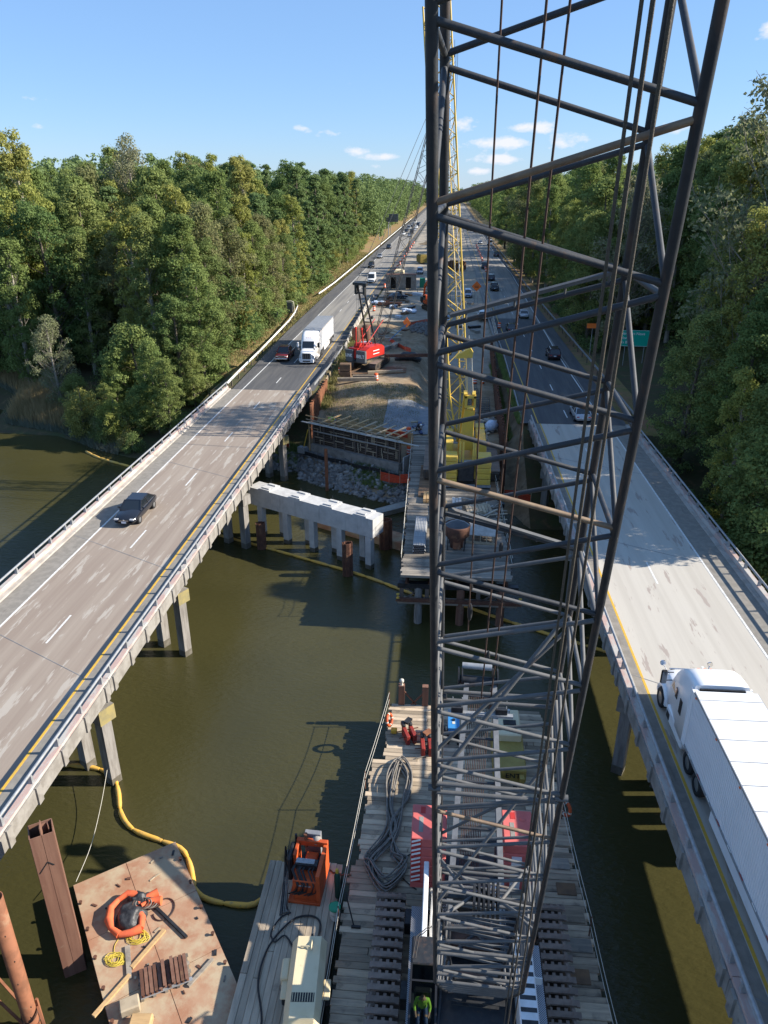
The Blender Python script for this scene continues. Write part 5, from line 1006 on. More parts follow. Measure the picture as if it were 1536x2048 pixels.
BN=dict(pelvis=(0,-.1,.9),chest=(0,.3,1.08),neck=(0,.46,1.1),head=(0,.56,1.1),elbow_l=(-.26,.42,.82),elbow_r=(.26,.42,.82),hand_l=(-.15,.55,.62),hand_r=(.15,.55,.62),knee_l=(-.16,.02,.48),knee_r=(.16,-.2,.48),foot_l=(-.2,-.05,.07),foot_r=(.2,-.4,.07))
person('person','crane operator in a yellow safety vest and blue jeans seated inside the glass cab',(-.05,16.3,-1.9),PI,SIT,'hivis','jeans')
person('person','worker in a lime vest and white hard hat bending over near the traffic drums',(-2.9,83.0,terr(-2.9,83.0)),R(-150),BN,'workwear','workwear','hat_white')
person('person','worker in a lime vest standing between the yellow crane and the sheet piles',(4.3,79.4,TZ),R(160),ST,'hivis','workwear','hat_white')
person('person','worker in a lime hard hat and vest crouched behind the formwork timbers',(-12.8,83.2,-2.1),R(120),BN,'hivis','jeans','hivis')
# ================================================================ VEHICLES  (local +Y is the front)
def wheel_mesh(r,w):
    q=MB(); q.lathe([(r*.62,-w/2),(r*.93,-w/2),(r,-w*.3),(r,w*.3),(r*.93,w/2),(r*.62,w/2)],(0,0,0),20,axis='X',cap=False); q.lathe([(r*.62,-w/2),(r*.62,w/2)],(0,0,0),20,axis='X',cap=False); a=q.mesh('wheel','rubber')
    q=MB(); q.lathe([(r*.62,-w*.42),(r*.5,-w*.3),(r*.15,-w*.36),(.01,-w*.36)],(0,0,0),16,axis='X'); q.lathe([(r*.62,w*.42),(r*.5,w*.3),(r*.15,w*.36),(.01,w*.36)],(0,0,0),16,axis='X')
    return a,q.mesh('rim','steel')
WM={}
def put_wheel(t,x,y,r,w):
    k=(r,w)
    if k not in WM: WM[k]=wheel_mesh(r,w)
    o=link('wheel',WM[k][0],t,(x,y,r)); link('rim',WM[k][1],o)
PROF={ # lower body: (y frac, top z frac of belt, half width frac); greenhouse: base y0,y1 roof y0,y1
 'sedan':dict(L=4.85,W=1.84,H=1.47,belt=.93,low=[(-1,.62,.80),(-.98,.90,.88),(-.8,1.01,.95),(-.4,1.,1),(.3,1.,1),(.42,.985,.99),(.7,.90,.97),(.92,.78,.9),(1,.55,.76)],g=(-.80,.44,-.46,.12)),
 'suv':dict(L=4.6,W=1.85,H=1.7,belt=1.08,low=[(-1,.6,.85),(-.98,.98,.93),(-.5,1.,1),(.3,1.,1),(.45,.97,.99),(.8,.90,.96),(.95,.78,.9),(1,.55,.8)],g=(-.97,.46,-.82,.20)),
 'pickup':dict(L=5.8,W=2.0,H=1.9,belt=1.18,low=[(-1,.55,.92),(-.995,.95,.97),(-.3,.96,1),(.35,1.,1),(.5,.97,1),(.92,.93,.97),(1,.62,.9)],g=(-.32,.5,-.24,.26)),
 'van':dict(L=5.6,W=2.0,H=2.3,belt=1.25,low=[(-1,.6,.92),(-.99,1.0,.97),(.55,1.,1),(.75,.92,.98),(.95,.80,.92),(1,.5,.85)],g=(-.98,.72,-.96,.42)),
 'minivan':dict(L=4.9,W=1.9,H=1.75,belt=1.05,low=[(-1,.6,.87),(-.98,.98,.94),(.4,1.,1),(.6,.95,.98),(.9,.82,.92),(1,.55,.8)],g=(-.96,.6,-.84,.22)),
}
def car(label,cat,kind,m,loc,rz,group,detail=True,lights=False):
    p=PROF[kind]; L,W,H,b=p['L']/2,p['W']/2,p['H'],p['belt']; t=thing({'sedan':'sedan_car','suv':'suv_car','pickup':'pickup_truck','van':'white_van','minivan':'minivan_car'}[kind],label,cat,loc,rz,group)
    rings=[]
    for y,zt,w in p['low']:
        w*=W; z0=.30+.10*max(0,abs(y)-.85)/.15; zt*=b
        rings.append([(-w*.90,y*L,z0),(-w*.985,y*L,z0+.12),(-w,y*L,lerp(z0,zt,.55)),(-w*.97,y*L,zt-.08),(-w*.86,y*L,zt),(0,y*L,zt+.02),(w*.86,y*L,zt),(w*.97,y*L,zt-.08),(w,y*L,lerp(z0,zt,.55)),(w*.985,y*L,z0+.12),(w*.90,y*L,z0)])
    q=MB(); q.loft(rings,sm=True); body=q.obj('body',m,t,world=False)
    y0,y1,r0,r1=[v*L for v in p['g']]; wb,wr=W*.90,W*.70; zb=b-.03; zr=H
    if kind=='van': wr=W*.86
    q=MB(); q.loft([[(-wb,y0,zb),(wb,y0,zb),(wb,y1,zb),(-wb,y1,zb)],[(-wr,r0,zr-.06),(wr,r0,zr-.06),(wr,r1,zr-.06),(-wr,r1,zr-.06)]]); gh=q.obj('windows','glass',t,world=False)
    q=MB(); q.loft([[(-wr-.02,r0-.04,zr-.08),(wr+.02,r0-.04,zr-.08),(wr+.02,r1+.04,zr-.08),(-wr-.02,r1+.04,zr-.08)],[(-wr*.9,r0,zr),(wr*.9,r0,zr),(wr*.9,r1,zr),(-wr*.9,r1,zr)]]); q.obj('roof',m,t,world=False)
    for sx in (-1,1):
        for ya,yb in ((y0,r0),(y1,r1),((y0+y1)/2-.1,(r0+r1)/2-.05)):
            q=MB(); q.beam((sx*wb,ya,zb),(sx*wr,yb,zr-.05),.09,.07); q.obj('pillar',m,gh,world=False)
        if kind=='van':
            q=MB(); q.loft([[(sx*(wb+.01),y0,zb),(sx*(wb+.01),y1*.3,zb),(sx*(wr+.01),r1*.3,zr-.05),(sx*(wr+.01),r0,zr-.05)],[(sx*(wb-.03),y0,zb),(sx*(wb-.03),y1*.3,zb),(sx*(wr-.03),r1*.3,zr-.05),(sx*(wr-.03),r0,zr-.05)]]); q.obj('side_panel',m,t,world=False)
    r=.33 if kind in('sedan',) else (.40 if kind=='pickup' else .36)
    for sx in (-1,1):
        for yy in (-.6,.62): put_wheel(t,sx*(W-.1),yy*L,r,.22)
    if not detail: return t
    for sx in (-1,1):
        q=MB(); q.box((sx*W*.66,L*.955,b*.70),(.36,.2,.12),bev=.04); q.obj('headlight','lamp',t,world=False)
        q=MB(); q.box((sx*W*.66,-L*.975,b*.78),(.3,.1,.14),bev=.03); q.obj('tail_lamp','tail',t,world=False)
        q=MB(); q.box((sx*(W+.07),y1-.25,b+.08),(.2,.1,.14),bev=.03); q.obj('mirror',m,t,world=False)
    q=MB(); q.box((0,L*.985,b*.62),(W*1.0,.08,.22 if kind!='pickup' else .4),bev=.03); gr=q.obj('grille','black',t,world=False)
    if kind=='pickup':
        for z in (.6,.72,.84): q=MB(); q.box((0,L*1.0,z*b*.95),(W*1.1,.05,.05)); q.obj('grille_bar','chrome',gr,world=False)
        q=MB(); q.box((0,L*1.01,.5),(W*1.85,.16,.24),bev=.04); q.obj('bumper','chrome',t,world=False)
        q=MB(); q.bx(-W*.82,W*.82,-L*.97,-L*.36,b*.8,b*1.0); q.obj('bed','black',t,world=False)
    elif kind=='sedan':
        for z in (.58,.66): q=MB(); q.box((0,L*1.0,z*b),(W*.8,.05,.025)); q.obj('grille_bar','chrome',gr,world=False)
        q=MB(); q.lathe([(.06,0),(.05,.03)],(0,L*1.0,.68*b),12,axis='Y'); q.obj('badge','chrome',gr,world=False)
        for sx in (-1,1): q=MB(); q.beam((sx*wb*1.01,y0*.9,b-.01),(sx*wb*1.01,y1*.9,b-.01),.02,.03); q.obj('trim','chrome',t,world=False)
    for s,yy in ((1,L*1.01),(-1,-L*1.0)): q=MB(); q.box((0,yy,.46 if s>0 else b*.66),(.36,.03,.16)); q.obj('plate','plate',t,world=False)
    return t
LG='cars driving toward the camera on the left road'; RG='cars driving away on the right road'; MG='vehicles parked in the median work zone'
car('glossy black sedan alone on the left bridge','car','sedan','car_black',(-24.05,51.9,0),PI,LG)
car('dark red pickup truck in the shadow beside the white semi truck','pickup','pickup','car_red',(-24.2,110.4,0),PI,LG)
car('white van behind the tall black mast of the red crane on the left road','van','van','car_white',(-20.6,207,0),PI,LG)
car('dark suv behind the white van on the left road','car','suv','car_black',(-24.6,246,0),PI,LG)
car('small silver car on the left road between two dark cars','car','sedan','car_silver',(-24.8,279,0),PI,LG)
car('farthest single dark car on the left road by the pale barrier','car','suv','car_navy',(-24.9,322,0),PI,LG,False)
for k in range(12):
    m=['car_silver','car_white','car_black','car_navy','car_silver'][k%5]; car('tiny car in the distant queue at the far end of the left road','car',['suv','sedan','van'][k%3],m,(-24.2 if k%2 else -20.4,400+k*13,0),PI,'distant queue on the left road',False)
car('pale blue parked car alone in the gravel median left of the boom','car','minivan','car_blue',(-8.5,230,-.1),PI,MG)
car('silver blue minivan parked under the diamond work sign','car','minivan','car_blue',(4.7,181,-.1),PI,MG)
car('white suv parked beside the right median barrier','car','suv','car_white',(6.9,150,-.15),0,MG)
car('black pickup truck nearest the diamond sign on the right road','pickup','pickup','car_black',(11.5,193,0),0,RG)
car('dark suv ahead of the black pickup on the right road','car','suv','car_navy',(11.7,214,0),0,RG)
car('dark pickup truck beside the row of orange drums on the right road','pickup','pickup','car_navy',(11.3,246,0),0,RG)
car('black car in the outer lane of the right road','car','suv','car_black',(17.2,289,0),0,RG)
car('white box van far up the right road by the guardrail','van','van','car_white',(17.4,345,0),0,RG,False)
car('dark maroon suv in the shade below the orange sign on the right road','car','suv','car_maroon',(16.2,114,0),0,RG)
car('silver car just past the end of the right bridge','car','sedan','car_silver',(15.3,82.2,0),0,RG)
car('black car half hidden behind a boom brace on the right road','car','sedan','car_black',(11.6,136,0),0,RG)
car('silver car in the right lane half hidden by a boom brace','car','sedan','car_silver',(15.1,152,0),0,RG,False)
car('small grey car far up the right road inside the drum line','car','sedan','car_silver',(13.6,352,0),0,RG,False)
for k in range(10):
    m=['car_white','car_black','car_silver','car_navy'][k%4]; car('tiny car in the distant queue at the far end of the right road','car',['suv','sedan','van'][k%3],m,(10.6 if k%2 else 14.2,440+k*14,0),0,'distant queue on the right road',False)
# ---------------------------------------------------------------- semi trucks
def semi(label,loc,rz,tl=16.0,roofm='trailer_white'):
    t=thing('semi_truck',label,'truck',loc,rz)
    def part(nm,m,q,par=None):
        q.v=[(x,y if y>-1.7 else (-1.7+(y+1.7)*.70 if y>-6.55 else y+1.4),z) for x,y,z in q.v]; return q.obj(nm,m,par or t,world=False)
    # y=0 is the front bumper, everything runs to -y
    def ring(y,w,z0,zs,zt,wt): return [(-w,y,z0),(-w,y,zs),(-lerp(w,wt,.55),y,lerp(zs,zt,.72)),(-wt,y,zt-.03),(-wt*.6,y,zt+.02),(wt*.6,y,zt+.02),(wt,y,zt-.03),(lerp(w,wt,.55),y,lerp(zs,zt,.72)),(w,y,zs),(w,y,z0)]
    q=MB(); q.loft([ring(-.12,.78,.75,1.3,1.6,.6),ring(-.3,.95,.75,1.42,1.72,.74),ring(-1.0,1.04,.75,1.6,1.86,.84),ring(-1.75,1.06,.8,1.75,2.0,.92)],sm=True); part('hood','truck_white',q)
    q=MB(); q.loft([ring(-1.72,1.06,.8,1.78,2.0,.95),ring(-1.95,1.08,.8,2.2,2.45,.96),ring(-2.45,1.10,.8,2.7,3.0,1.0),ring(-3.0,1.14,.8,2.95,3.42,1.03),ring(-3.7,1.2,.8,3.1,3.78,1.07),ring(-4.6,1.24,.8,3.2,3.98,1.10),ring(-5.6,1.25,.8,3.3,4.05,1.12),ring(-6.0,1.25,.8,3.3,4.06,1.12)],sm=True); cab=part('cab','truck_white',q)
    q=MB(); q.loft([[(-.86,y,z),(.86,y,z),(.86,y-.06,z-.05),(-.86,y-.06,z-.05)] for y,z in ((-1.70,2.1),(-1.93,2.5),(-2.38,2.98))]); part('windshield','glass',q)
    for sx in (-1,1):
        q=MB(); q.loft([[(sx*1.112,-2.15,2.02),(sx*1.09,-2.5,2.62),(sx*1.13,-3.1,2.68),(sx*1.15,-3.1,2.02)],[(sx*1.06,-2.15,2.02),(sx*1.04,-2.5,2.62),(sx*1.07,-3.1,2.68),(sx*1.07,-3.1,2.02)]]); part('side_window','glass',q)
        q=MB(); q.box((sx*1.2,-3.55,2.3),(.05,.4,.5)); part('sleeper_window','glass',q)
        part('access_door','black',MB().box((sx*1.25,-4.7,2.15),(.03,.45,.75))) if sx<0 else None
        q=MB(); q.tube((sx*1.1,-2.0,2.25),(sx*1.55,-2.05,2.25),.025,6); q.tube((sx*1.1,-2.0,2.7),(sx*1.55,-2.05,2.7),.025,6); ma=part('mirror_arm','black',q); q=MB(); q.box((sx*1.55,-1.97,2.48),(.28,.16,.75),bev=.05); q.obj('mirror','black' if sx<0 else 'truck_white',ma,world=False); q=MB(); q.box((sx*1.55,-2.055,2.48),(.22,.01,.62)); q.obj('mirror_glass','chrome',ma,world=False)
        q=MB(); q.tube((sx*.9,-.75,1.75),(sx*1.12,-.45,2.15),.02,6); q.lathe([(.14,-.03),(.14,.03)],(sx*1.14,-.42,2.2),14,axis='Y'); part('hood_mirror','chrome',q)
        q=MB(); q.bx(sx*.80,sx*1.22,-5.8,-2.35,.35,1.05,bev=.06); part('fairing','truck_white',q); q=MB(); q.bx(sx*1.0,sx*1.235,-3.1,-2.5,.45,.8); part('step','dark_steel',q)
        for a in np.linspace(0,1,1): 
            q=MB(); q.path([(sx*1.03,-.95+.66*math.cos(b),.56+.62*math.sin(b)) for b in np.linspace(-.1,PI+.1,9)],.15,6); part('fender','truck_white',q)
        q=MB(); q.box((sx*.92,-.32,1.12),(.32,.2,.42),bev=.06); part('headlight','lamp',q)
        q=MB(); q.beam((sx*1.26,-5.95,.9),(sx*1.26,-5.95,3.9),.05,.12); part('side_extender','truck_white',q); q=MB(); q.bx(sx*1.0,sx*1.27,-6.5,-5.98,.9,3.85); part('cab_extender','truck_white',q)
        put_wheel(t,sx*1.05,-.98,.52,.3)
        for yy in (-5.6,-6.9):
            put_wheel(t,sx*.95,yy,.52,.58)
        for yy in (-4.9-tl+3.2,-4.9-tl+1.9): put_wheel(t,sx*.97,yy,.52,.58)
        q=MB(); q.tube((sx*.75,-9.6,.2),(sx*.75,-9.6,1.2),.07,8); part('landing_leg','dark_steel',q)
    q=MB(); q.box((0,-.13,1.2),(1.25,.12,.85),bev=.06); gr=part('grille','dark_steel',q)
    for k in range(4): q=MB(); q.box((-.45+.3*k,-.07,1.2),(.03,.04,.75)); q.obj('grille_bar','chrome',gr,world=False)
    for zz in (.78,1.62): q=MB(); q.box((0,-.08,zz),(1.3,.06,.06)); q.obj('grille_bar','chrome',gr,world=False)
    q=MB(); q.loft([[(-1.12,-.5,.3),(-1.0,-.05,.3),(1.0,-.05,.3),(1.12,-.5,.3)],[(-1.12,-.5,.78),(-.98,-.02,.78),(.98,-.02,.78),(1.12,-.5,.78)]]); bp=part('bumper','truck_white',q); q=MB(); q.box((0,-.03,.5),(1.1,.06,.16)); q.obj('bumper_vent','black',bp,world=False)
    for k in (-1,0,1): q=MB(); q.box((k*.28,-2.95,3.42),(.1,.08,.04)); part('roof_marker','sign_orange',q)
    q=MB(); q.bx(-.95,.95,-6.15,-6.02,1.0,3.9); part('cab_back','dark_steel',q)
    q=MB(); q.bx(-.45,.45,-9.4,-1.0,.62,.9); part('frame','black',q)
    for sx in (-.45,.45): q=MB(); q.lathe([(.3,0),(.28,.06),(.1,.07)],(sx,-6.45,3.3),18,axis='Y'); part('cooling_fan','black',q)
    q=MB(); q.bx(-.8,.8,-6.6,-6.4,2.7,3.75,bev=.05); part('reefer_front','black',q)
    # trailer
    y1,y0=-5.15,-5.15-tl; q=MB(); q.bx(-1.29,1.29,y0,y1,1.12,4.02); tr=q.obj('trailer','trailer_white',t,world=False)
    q=MB(); q.bx(-1.30,1.30,y0-.01,y1+.01,4.02,4.06); q.obj('roof_sheet',roofm,tr,world=False)
    bw_=MB(); bw_.box((0,0,0),(2.56,.035,.012)); bwm=bw_.mesh('roof_bow','galv')
    for k in range(int(tl/1.22)): link('roof_bow',bwm,tr,(0,y1-.6-k*1.22,4.066))
    for k in range(7):
        for sx in (-1,1): q=MB(); q.box((sx*1.34,y1-.3-k*(tl-.6)/6,3.9),(.03,.1,.05)); q.obj('marker_lamp','sign_orange' if k<6 else 'tail',tr,world=False)
    for sx in (-1,1):
        for k in range(12): q=MB(); q.box((sx*1.333,y1-.8-k*(tl-1.2)/12,1.2),(.006,.35,.05)); q.obj('reflector','tail' if k%2 else 'sign_white',tr,world=False)
    for sx in (-1,1):
        for z,m in ((4.0,'galv'),(1.13,'galv')): q=MB(); q.beam((sx*1.305,y0,z),(sx*1.305,y1,z),.05,.11); q.obj('rail',m,tr,world=False)
    n=int(tl/.15); rib=MB(); rib.box((0,0,0),(.022,.045,2.7)); rm=rib.mesh('side_rib','trailer_white')
    for sx in (-1,1):
        for k in range(n): link('side_rib',rm,tr,(sx*1.298,y1-.1-k*.15,2.57))
    q=MB(); q.bx(-1.0,1.0,y0+.2,y1-1.5,.95,1.12); q.obj('trailer_frame','dark_steel',t,world=False); q=MB(); q.bx(-1.28,1.28,y0-.05,y0+.1,.5,1.1); q.obj('rear_bumper','dark_steel',t,world=False)
    for sx in (-1,1): q=MB(); q.beam((sx*1.24,y0+4.6,.75),(sx*1.24,y1-3.6,.75),.04,.65); q.obj('skirt','trailer_white',t,world=False)
    return t
semi('white semi truck with long ribbed trailer filling the right bridge foreground',(12.45,32.2,.012),R(.5))
semi('white semi truck facing the camera at the far end of the left bridge',(-20.2,106.2,0),PI,13.5,'galv')
# ================================================================ ROADSIDE: guard rails, barriers, signs, drums
def guardrail(label,pts,h=.7,m='galv'):
    t=thing('guard_rail',label,'guard rail',(*pts[0],0)); q=MB()
    for (a,b),(c,d) in zip(pts,pts[1:]):
        A_=Vector((a,b,h));B_=Vector((c,d,h)); dd=(B_-A_).normalized(); nn_=Vector((-dd.y,dd.x,0))
        for z,o in ((.1,0),(0,.04),(-.1,0)): q.beam(A_+nn_*o+Z*z,B_+nn_*o+Z*z,.05,.11)
    q.obj('rail_beam',m,t); post=MB(); post.box((0,0,.35),(.14,.16,.95)); pm_=post.mesh('post','bark'); L=0
    for (a,b),(c,d) in zip(pts,pts[1:]):
        n=max(1,int(math.hypot(c-a,d-b)/4))
        for i in range(n): link('post',pm_,t,(lerp(a,c,(i+.5)/n)-pts[0][0],lerp(b,d,(i+.5)/n)-pts[0][1],-.12))
guardrail('white guard rail along the left road curving back from the bridge end',[(-27.9,92),(-28.2,100),(-28.5,112),(-29.0,125),(-29.6,140),(-30.4,150),(-31.4,158),(-32.8,164)],m='sign_white')
guardrail('long pale guard rail along the left verge past the gap',[(-30.2,178),(-29.9,186),(-29.6,200),(-29.5,260),(-29.4,360),(-29.3,600)],m='sign_white')
guardrail('steel guard rail along the shaded outer edge of the right road',[(21.1,81),(21.0,110),(20.4,150),(19.9,200),(19.7,300),(19.6,600)])
guardrail('steel guard rail at the median edge beside the right bridge approach',[(8.5,82),(8.6,92),(8.7,110),(8.5,128)])
guardrail('steel guard rail on dark posts beside the red crane',[(-16.6,92),(-16.4,98),(-16.2,106),(-16.2,116)])
jb=MB(); jb.prismy([(-.3,0),(.3,0),(.3,.08),(.12,.33),(.08,.82),(-.08,.82),(-.12,.33),(-.3,.08)],-1.82,1.82); jm=jb.mesh('jersey_barrier','jersey')
def jersey(label,pts,group):
    for (a,b),(c,d) in zip(pts,pts[1:]):
        L=math.hypot(c-a,d-b); n=int(L/3.7); ang=math.atan2(d-b,c-a)-PI/2
        for i in range(n):
            o=bpy.data.objects.new('jersey_barrier',jm); col.objects.link(o); o.location=(lerp(a,c,(i+.5)/n),lerp(b,d,(i+.5)/n),-.01); o.rotation_euler=(0,0,ang); tag(o,label,'barrier',group)
jersey('pale concrete barrier section in the row between the left road and the median',[(-15.9,116),(-16.6,130),(-17.0,150),(-17.4,168),(-17.6,182)],'barrier row beside the left road')
jersey('pale concrete barrier section in the row beside the yellow line of the right road',[(8.7,128.5),(8.9,150),(9.0,178),(8.9,186)],'barrier row beside the right road')
dq=MB(); dq.lathe([(.28,0),(.28,.9),(.2,.95),(.05,.97)],(0,0,0.06),14); dm_=dq.mesh('drum_body','drum_orange')
wq=[]; 
for z0 in (.22,.52): q=MB(); q.lathe([(.285,z0),(.285,z0+.15)],(0,0,.06),14,cap=False); wq.append(q.mesh('white_band','sign_white'))
bq=MB(); bq.lathe([(.36,0),(.34,.07)],(0,0,0),14); bm_=bq.mesh('rubber_base','rubber')
def drum(x,y,z,label,group):
    t=thing('traffic_drum',label,'traffic drum',(x,y,z),0,group); link('drum_body',dm_,t); [link('white_band',w_,t) for w_ in wq]; link('rubber_base',bm_,t)
for k in range(17): drum(11.3+ .02*k*(1 if k<6 else .4)-.0*k,236+k*6.3,-.0,'orange and white traffic drum in the line down the right road','drum line on the right road')
for k in range(14): drum(-16.2+.02*k,196+k*12,-.1,'orange and white traffic drum in the row along the left side of the median','drum row on the left of the median')
drum(-9.4,99.6,terr(-9.4,99.6),'single orange and white traffic drum at the top of the dirt slope','drums'); drum(-14.9,103.8,terr(-14.9,103.8),'orange and white traffic drum beside the stacked brown crates','drums')
drum(-4.0,82.4,terr(-4,82.4),'orange and white traffic drum next to the bending worker','drums'); drum(-3.7,78.6,terr(-3.7,78.6)+.3,'orange and white traffic drum at the right end of the formwork','drums')
drum(4.3,106,terr(4.3,106),'left one of two orange drums on the shaded gravel by the sheet piles','drums'); drum(5.4,106.2,terr(5.4,106.2),'right one of two orange drums on the shaded gravel by the sheet piles','drums'); drum(9.6,139,0,'orange drum at the tip of the right barrier row','drums')
drum(-15.3,158,-.1,'orange drum beside the trench shield','drums')
def sign(nm,label,loc,w,h,m,posts,zb,back=None,rz=0,diamond=False,bars=0,postm='galv'):
    t=thing(nm,label,'sign',loc,rz); 
    if diamond:
        q=MB(); s=w/2; q.loft([[(0,y,zb-s*1.414),(s*1.414,y,zb),(0,y,zb+s*1.414),(-s*1.414,y,zb)] for y in (-.02,.02)]); p=q.obj('panel',m,t,world=False); c=zb
    else:
        q=MB(); q.bx(-w/2,w/2,-.02,.02,zb,zb+h); p=q.obj('panel',m,t,world=False); c=zb+h/2
    for k in range(bars): q=MB(); q.bx(-w*.28,w*.28,-.028,-.022,c-.28+k*.26,c-.18+k*.26); q.obj('legend_bar','black',p,world=False)
    for x in posts: q=MB(); q.tube((x,.06,-1.2),(x,.06,c if diamond else zb+h*.9),.05,8); q.obj('post',postm,t,world=False)
    return t,p
t,p=sign('road_sign','green highway sign with white place names on the right bank',(27.1,110.5,0),4.3,2.3,'sign_green',(-1.2,1.5),2.6,rz=R(-3))
q=MB(); 
for a in ((-2.1,2.1,4.84,4.88),(-2.1,2.1,2.62,2.66)): q.bx(a[0],a[1],-.03,-.022,a[2],a[3])
for x in (-2.1,2.06): q.bx(x,x+.04,-.03,-.022,2.62,4.88)
q.obj('border','sign_white',p,world=False)
for k,s in enumerate(('Newport News','Norfolk','Va Beach')): text(s,.52,(-1.95,-.03,4.4-.62*k),(R(90),0,0),'sign_white',p,.004,'LEFT')
sign('orange_sign','small rectangular orange work sign on one post in the right woods',(22.3,117.5,0),1.75,.72,'sign_orange',(0,),3.9,bars=0)
sign('diamond_sign','orange diamond work sign on two posts in the median',(6.3,171,-.1),1.55,0,'sign_orange',(-.35,.35),3.6,diamond=True,bars=2)
sign('diamond_sign','small orange diamond sign far up the right road',(22,405,0),1.3,0,'sign_orange',(0,),3.8,diamond=True)
t,p=sign('tilted_sign','bright red orange diamond sign tilted on a pale blue arm by the red crane',(-6.6,124.5,-.2),1.2,0,'sign_orange',(),3.4,rz=R(-35),diamond=True)
q=MB(); q.beam((-2.6,-1.5,.3),(0,.06,3.2),.12,.12); q.obj('arm','blue',t,world=False)
sign('sign_back','dark back of a small road sign on the left verge',(-31.5,136,0),1.5,1.0,'sign_back',(0,),1.9,postm='bark')
t=thing('utility_cabinet','grey weathered cabinet on the left verge under a bent pipe','cabinet',(-31.6,151,0)); q=MB(); q.bx(-.6,.5,-.2,.2,.3,2.4,bev=.04); q.obj('case','sign_back',t,world=False); q=MB(); q.path([(-.7,0,2.6),(.3,0,2.7),(.75,0,2.5),(.8,0,1.5),(.8,0,-.5)],.08,8); q.obj('pipe','rope_pale',t,world=False)
t=thing('message_board','big dark back of an overhead message sign on the left roadside','sign',(-27.8,385,0)); q=MB(); q.bx(-3.2,2.6,-.4,.4,7.6,11.2); q.obj('panel','sign_back',t,world=False)
for x in (-2.2,): q=MB(); q.tube((x,.8,-1),(x,.8,11),.25,10); q.obj('post','galv',t,world=False)
for k in range(6): q=MB(); q.bx(-3.2,2.6,-.5,-.4,7.7+.6*k,7.76+.6*k); q.obj('frame_bar','galv',t,world=False)
for x,y,h,lb in ((-33.3,372,18,'tall thin light pole beside the left road in front of the pines'),(-31.5,420,12,'shorter dark pole beside the message sign')):
    t=thing('light_pole',lb,'pole',(x,y,-.5)); q=MB(); q.tube((0,0,0),(0,0,h),.2,10,.1); q.obj('shaft','galv',t,world=False); q=MB(); q.beam((0,0,h-.2),(1.2,0,h),.08,.08); q.box((1.3,0,h),(.6,.25,.12)); q.obj('lamp_arm','galv',t,world=False)
sign('marker_post','small white marker sign by the right guard rail',(22.0,265,0),.35,1.2,'sign_white',(0,),1.6)
# ================================================================ MEDIAN CLUTTER
def crates():
    t=thing('crate_stack','stack of brown timber crates beside the red crane','crates',(-13.9,101.8,terr(-13.9,101.8)))
    for j in range(2):
        c=MB(); c.bx(-.75,.75,-.6,.6,.05+j*1.0,1.0+j*1.0,bev=.02); cc=c.obj('crate','mat_wood',t,world=False)
        for k in range(3): q=MB(); q.bx(-.77,.77,-.64,-.6,.12+j+k*.3,.34+j+k*.3); q.obj('slat','mat_wood',cc,world=False)
crates()
for k,(x0,y0,x1,y1,w,m,lb) in enumerate(((-14.6,98.6,-9.3,99.4,.55,'log','long grey timber beam along the top of the dirt slope'),(-12.8,101.2,-9.6,101.5,.5,'log','short thick timber in front of the red crane tracks'),(-10.9,103.2,-6.0,104.6,.45,'pale_wood','pale timber lying to the right of the red crane tracks'))):
    z=max(terr(x0,y0),terr(x1,y1)); q=MB(); q.beam((x0,y0,z+w*.45),(x1,y1,z+w*.45),w,w*.8); one('timber_beam',q,m,lb,'timber',loc=(x0,y0,z))
for k in range(7): q=MB(); q.beam((-14.6+.1*k,103.2+k*.55,terr(-13,104)+.1),(-5.6,104.2+k*.6,terr(-6,104)+.12),.45,.16); one('timber_mat',q,'mat_wood','dark flat timber mat under the red crane tracks','timber mat',group='timber mats under the red crane',loc=(-10,103+k*.55,-.3))
t=thing('trench_shield','pale concrete trench shield with two dark openings in the median','trench shield',(-12.2,193,-.1))
q=MB(); 
for a in ((-3.4,-2.2),(-.9,1.6),(2.9,4.2)): q.bx(a[0],a[1],-.2,.2,0,3.0)
q.bx(-3.4,4.2,-.2,.2,3.0,3.5); q.obj('wall','conc_old',t,world=False); q=MB(); q.bx(-3.3,4.1,2.4,2.5,0,3.4); q.obj('back_wall','black',t,world=False); q=MB(); q.bx(-3.4,4.2,-.1,2.5,3.5,3.6); q.obj('roof','rust',t,world=False)
car('dark blue car parked in front of the trench shield','car','sedan','car_navy',(-11.6,176,-.1),R(-60),MG)
for k,(x,y,lb) in enumerate(((-15.2,168,'heap of white and pale bagged materials by the left barrier'),(-7.6,157.5,'heap of pale plastic wrapped bags beside the excavator'))):
    t=thing('bag_heap',lb,'bags',(x,y,-.15))
    for j in range(9): q=MB(); q.box((r2.uniform(-1.5,1.5),r2.uniform(-1.5,1.5),.25+.2*(j%2)),(1.1,.8,.45),rz=r2.uniform(0,3),bev=.14); q.obj('bag','plastic_sheet',t,world=False)
t=thing('steel_stack','dark stack of rebar and steel lying in front of the trench shield','steel',(-12.6,166,-.1))
for k in range(14): q=MB(); q.beam((-2.5+r2.uniform(-.4,.4),-2+k*.3,.2+.12*(k%3)),(2.3+r2.uniform(-.4,.4),-2+k*.3+r2.uniform(-.5,.5),.2+.12*(k%3)),.2,.18); q.obj('bar','rust' if k%3 else 'dark_steel',t,world=False)
q=MB(); q.box((-6.6,198,1.0),(1.4,1.2,2.4),bev=.08); one('portable_toilet',q,'bin_green','green portable toilet in the gravel median','toilet',loc=(-6.6,198,-.1))
t=thing('work_table','small pale wooden table beside the green toilet','table',(-6.3,188,-.1)); q=MB(); q.box((0,0,.8),(2.6,1.2,.1)); q.obj('top','new_wood',t,world=False)
for x in (-1.1,1.1):
    for y in (-.5,.5): q=MB(); q.box((x,y,.4),(.12,.12,.8)); q.obj('leg','pale_wood',t,world=False)
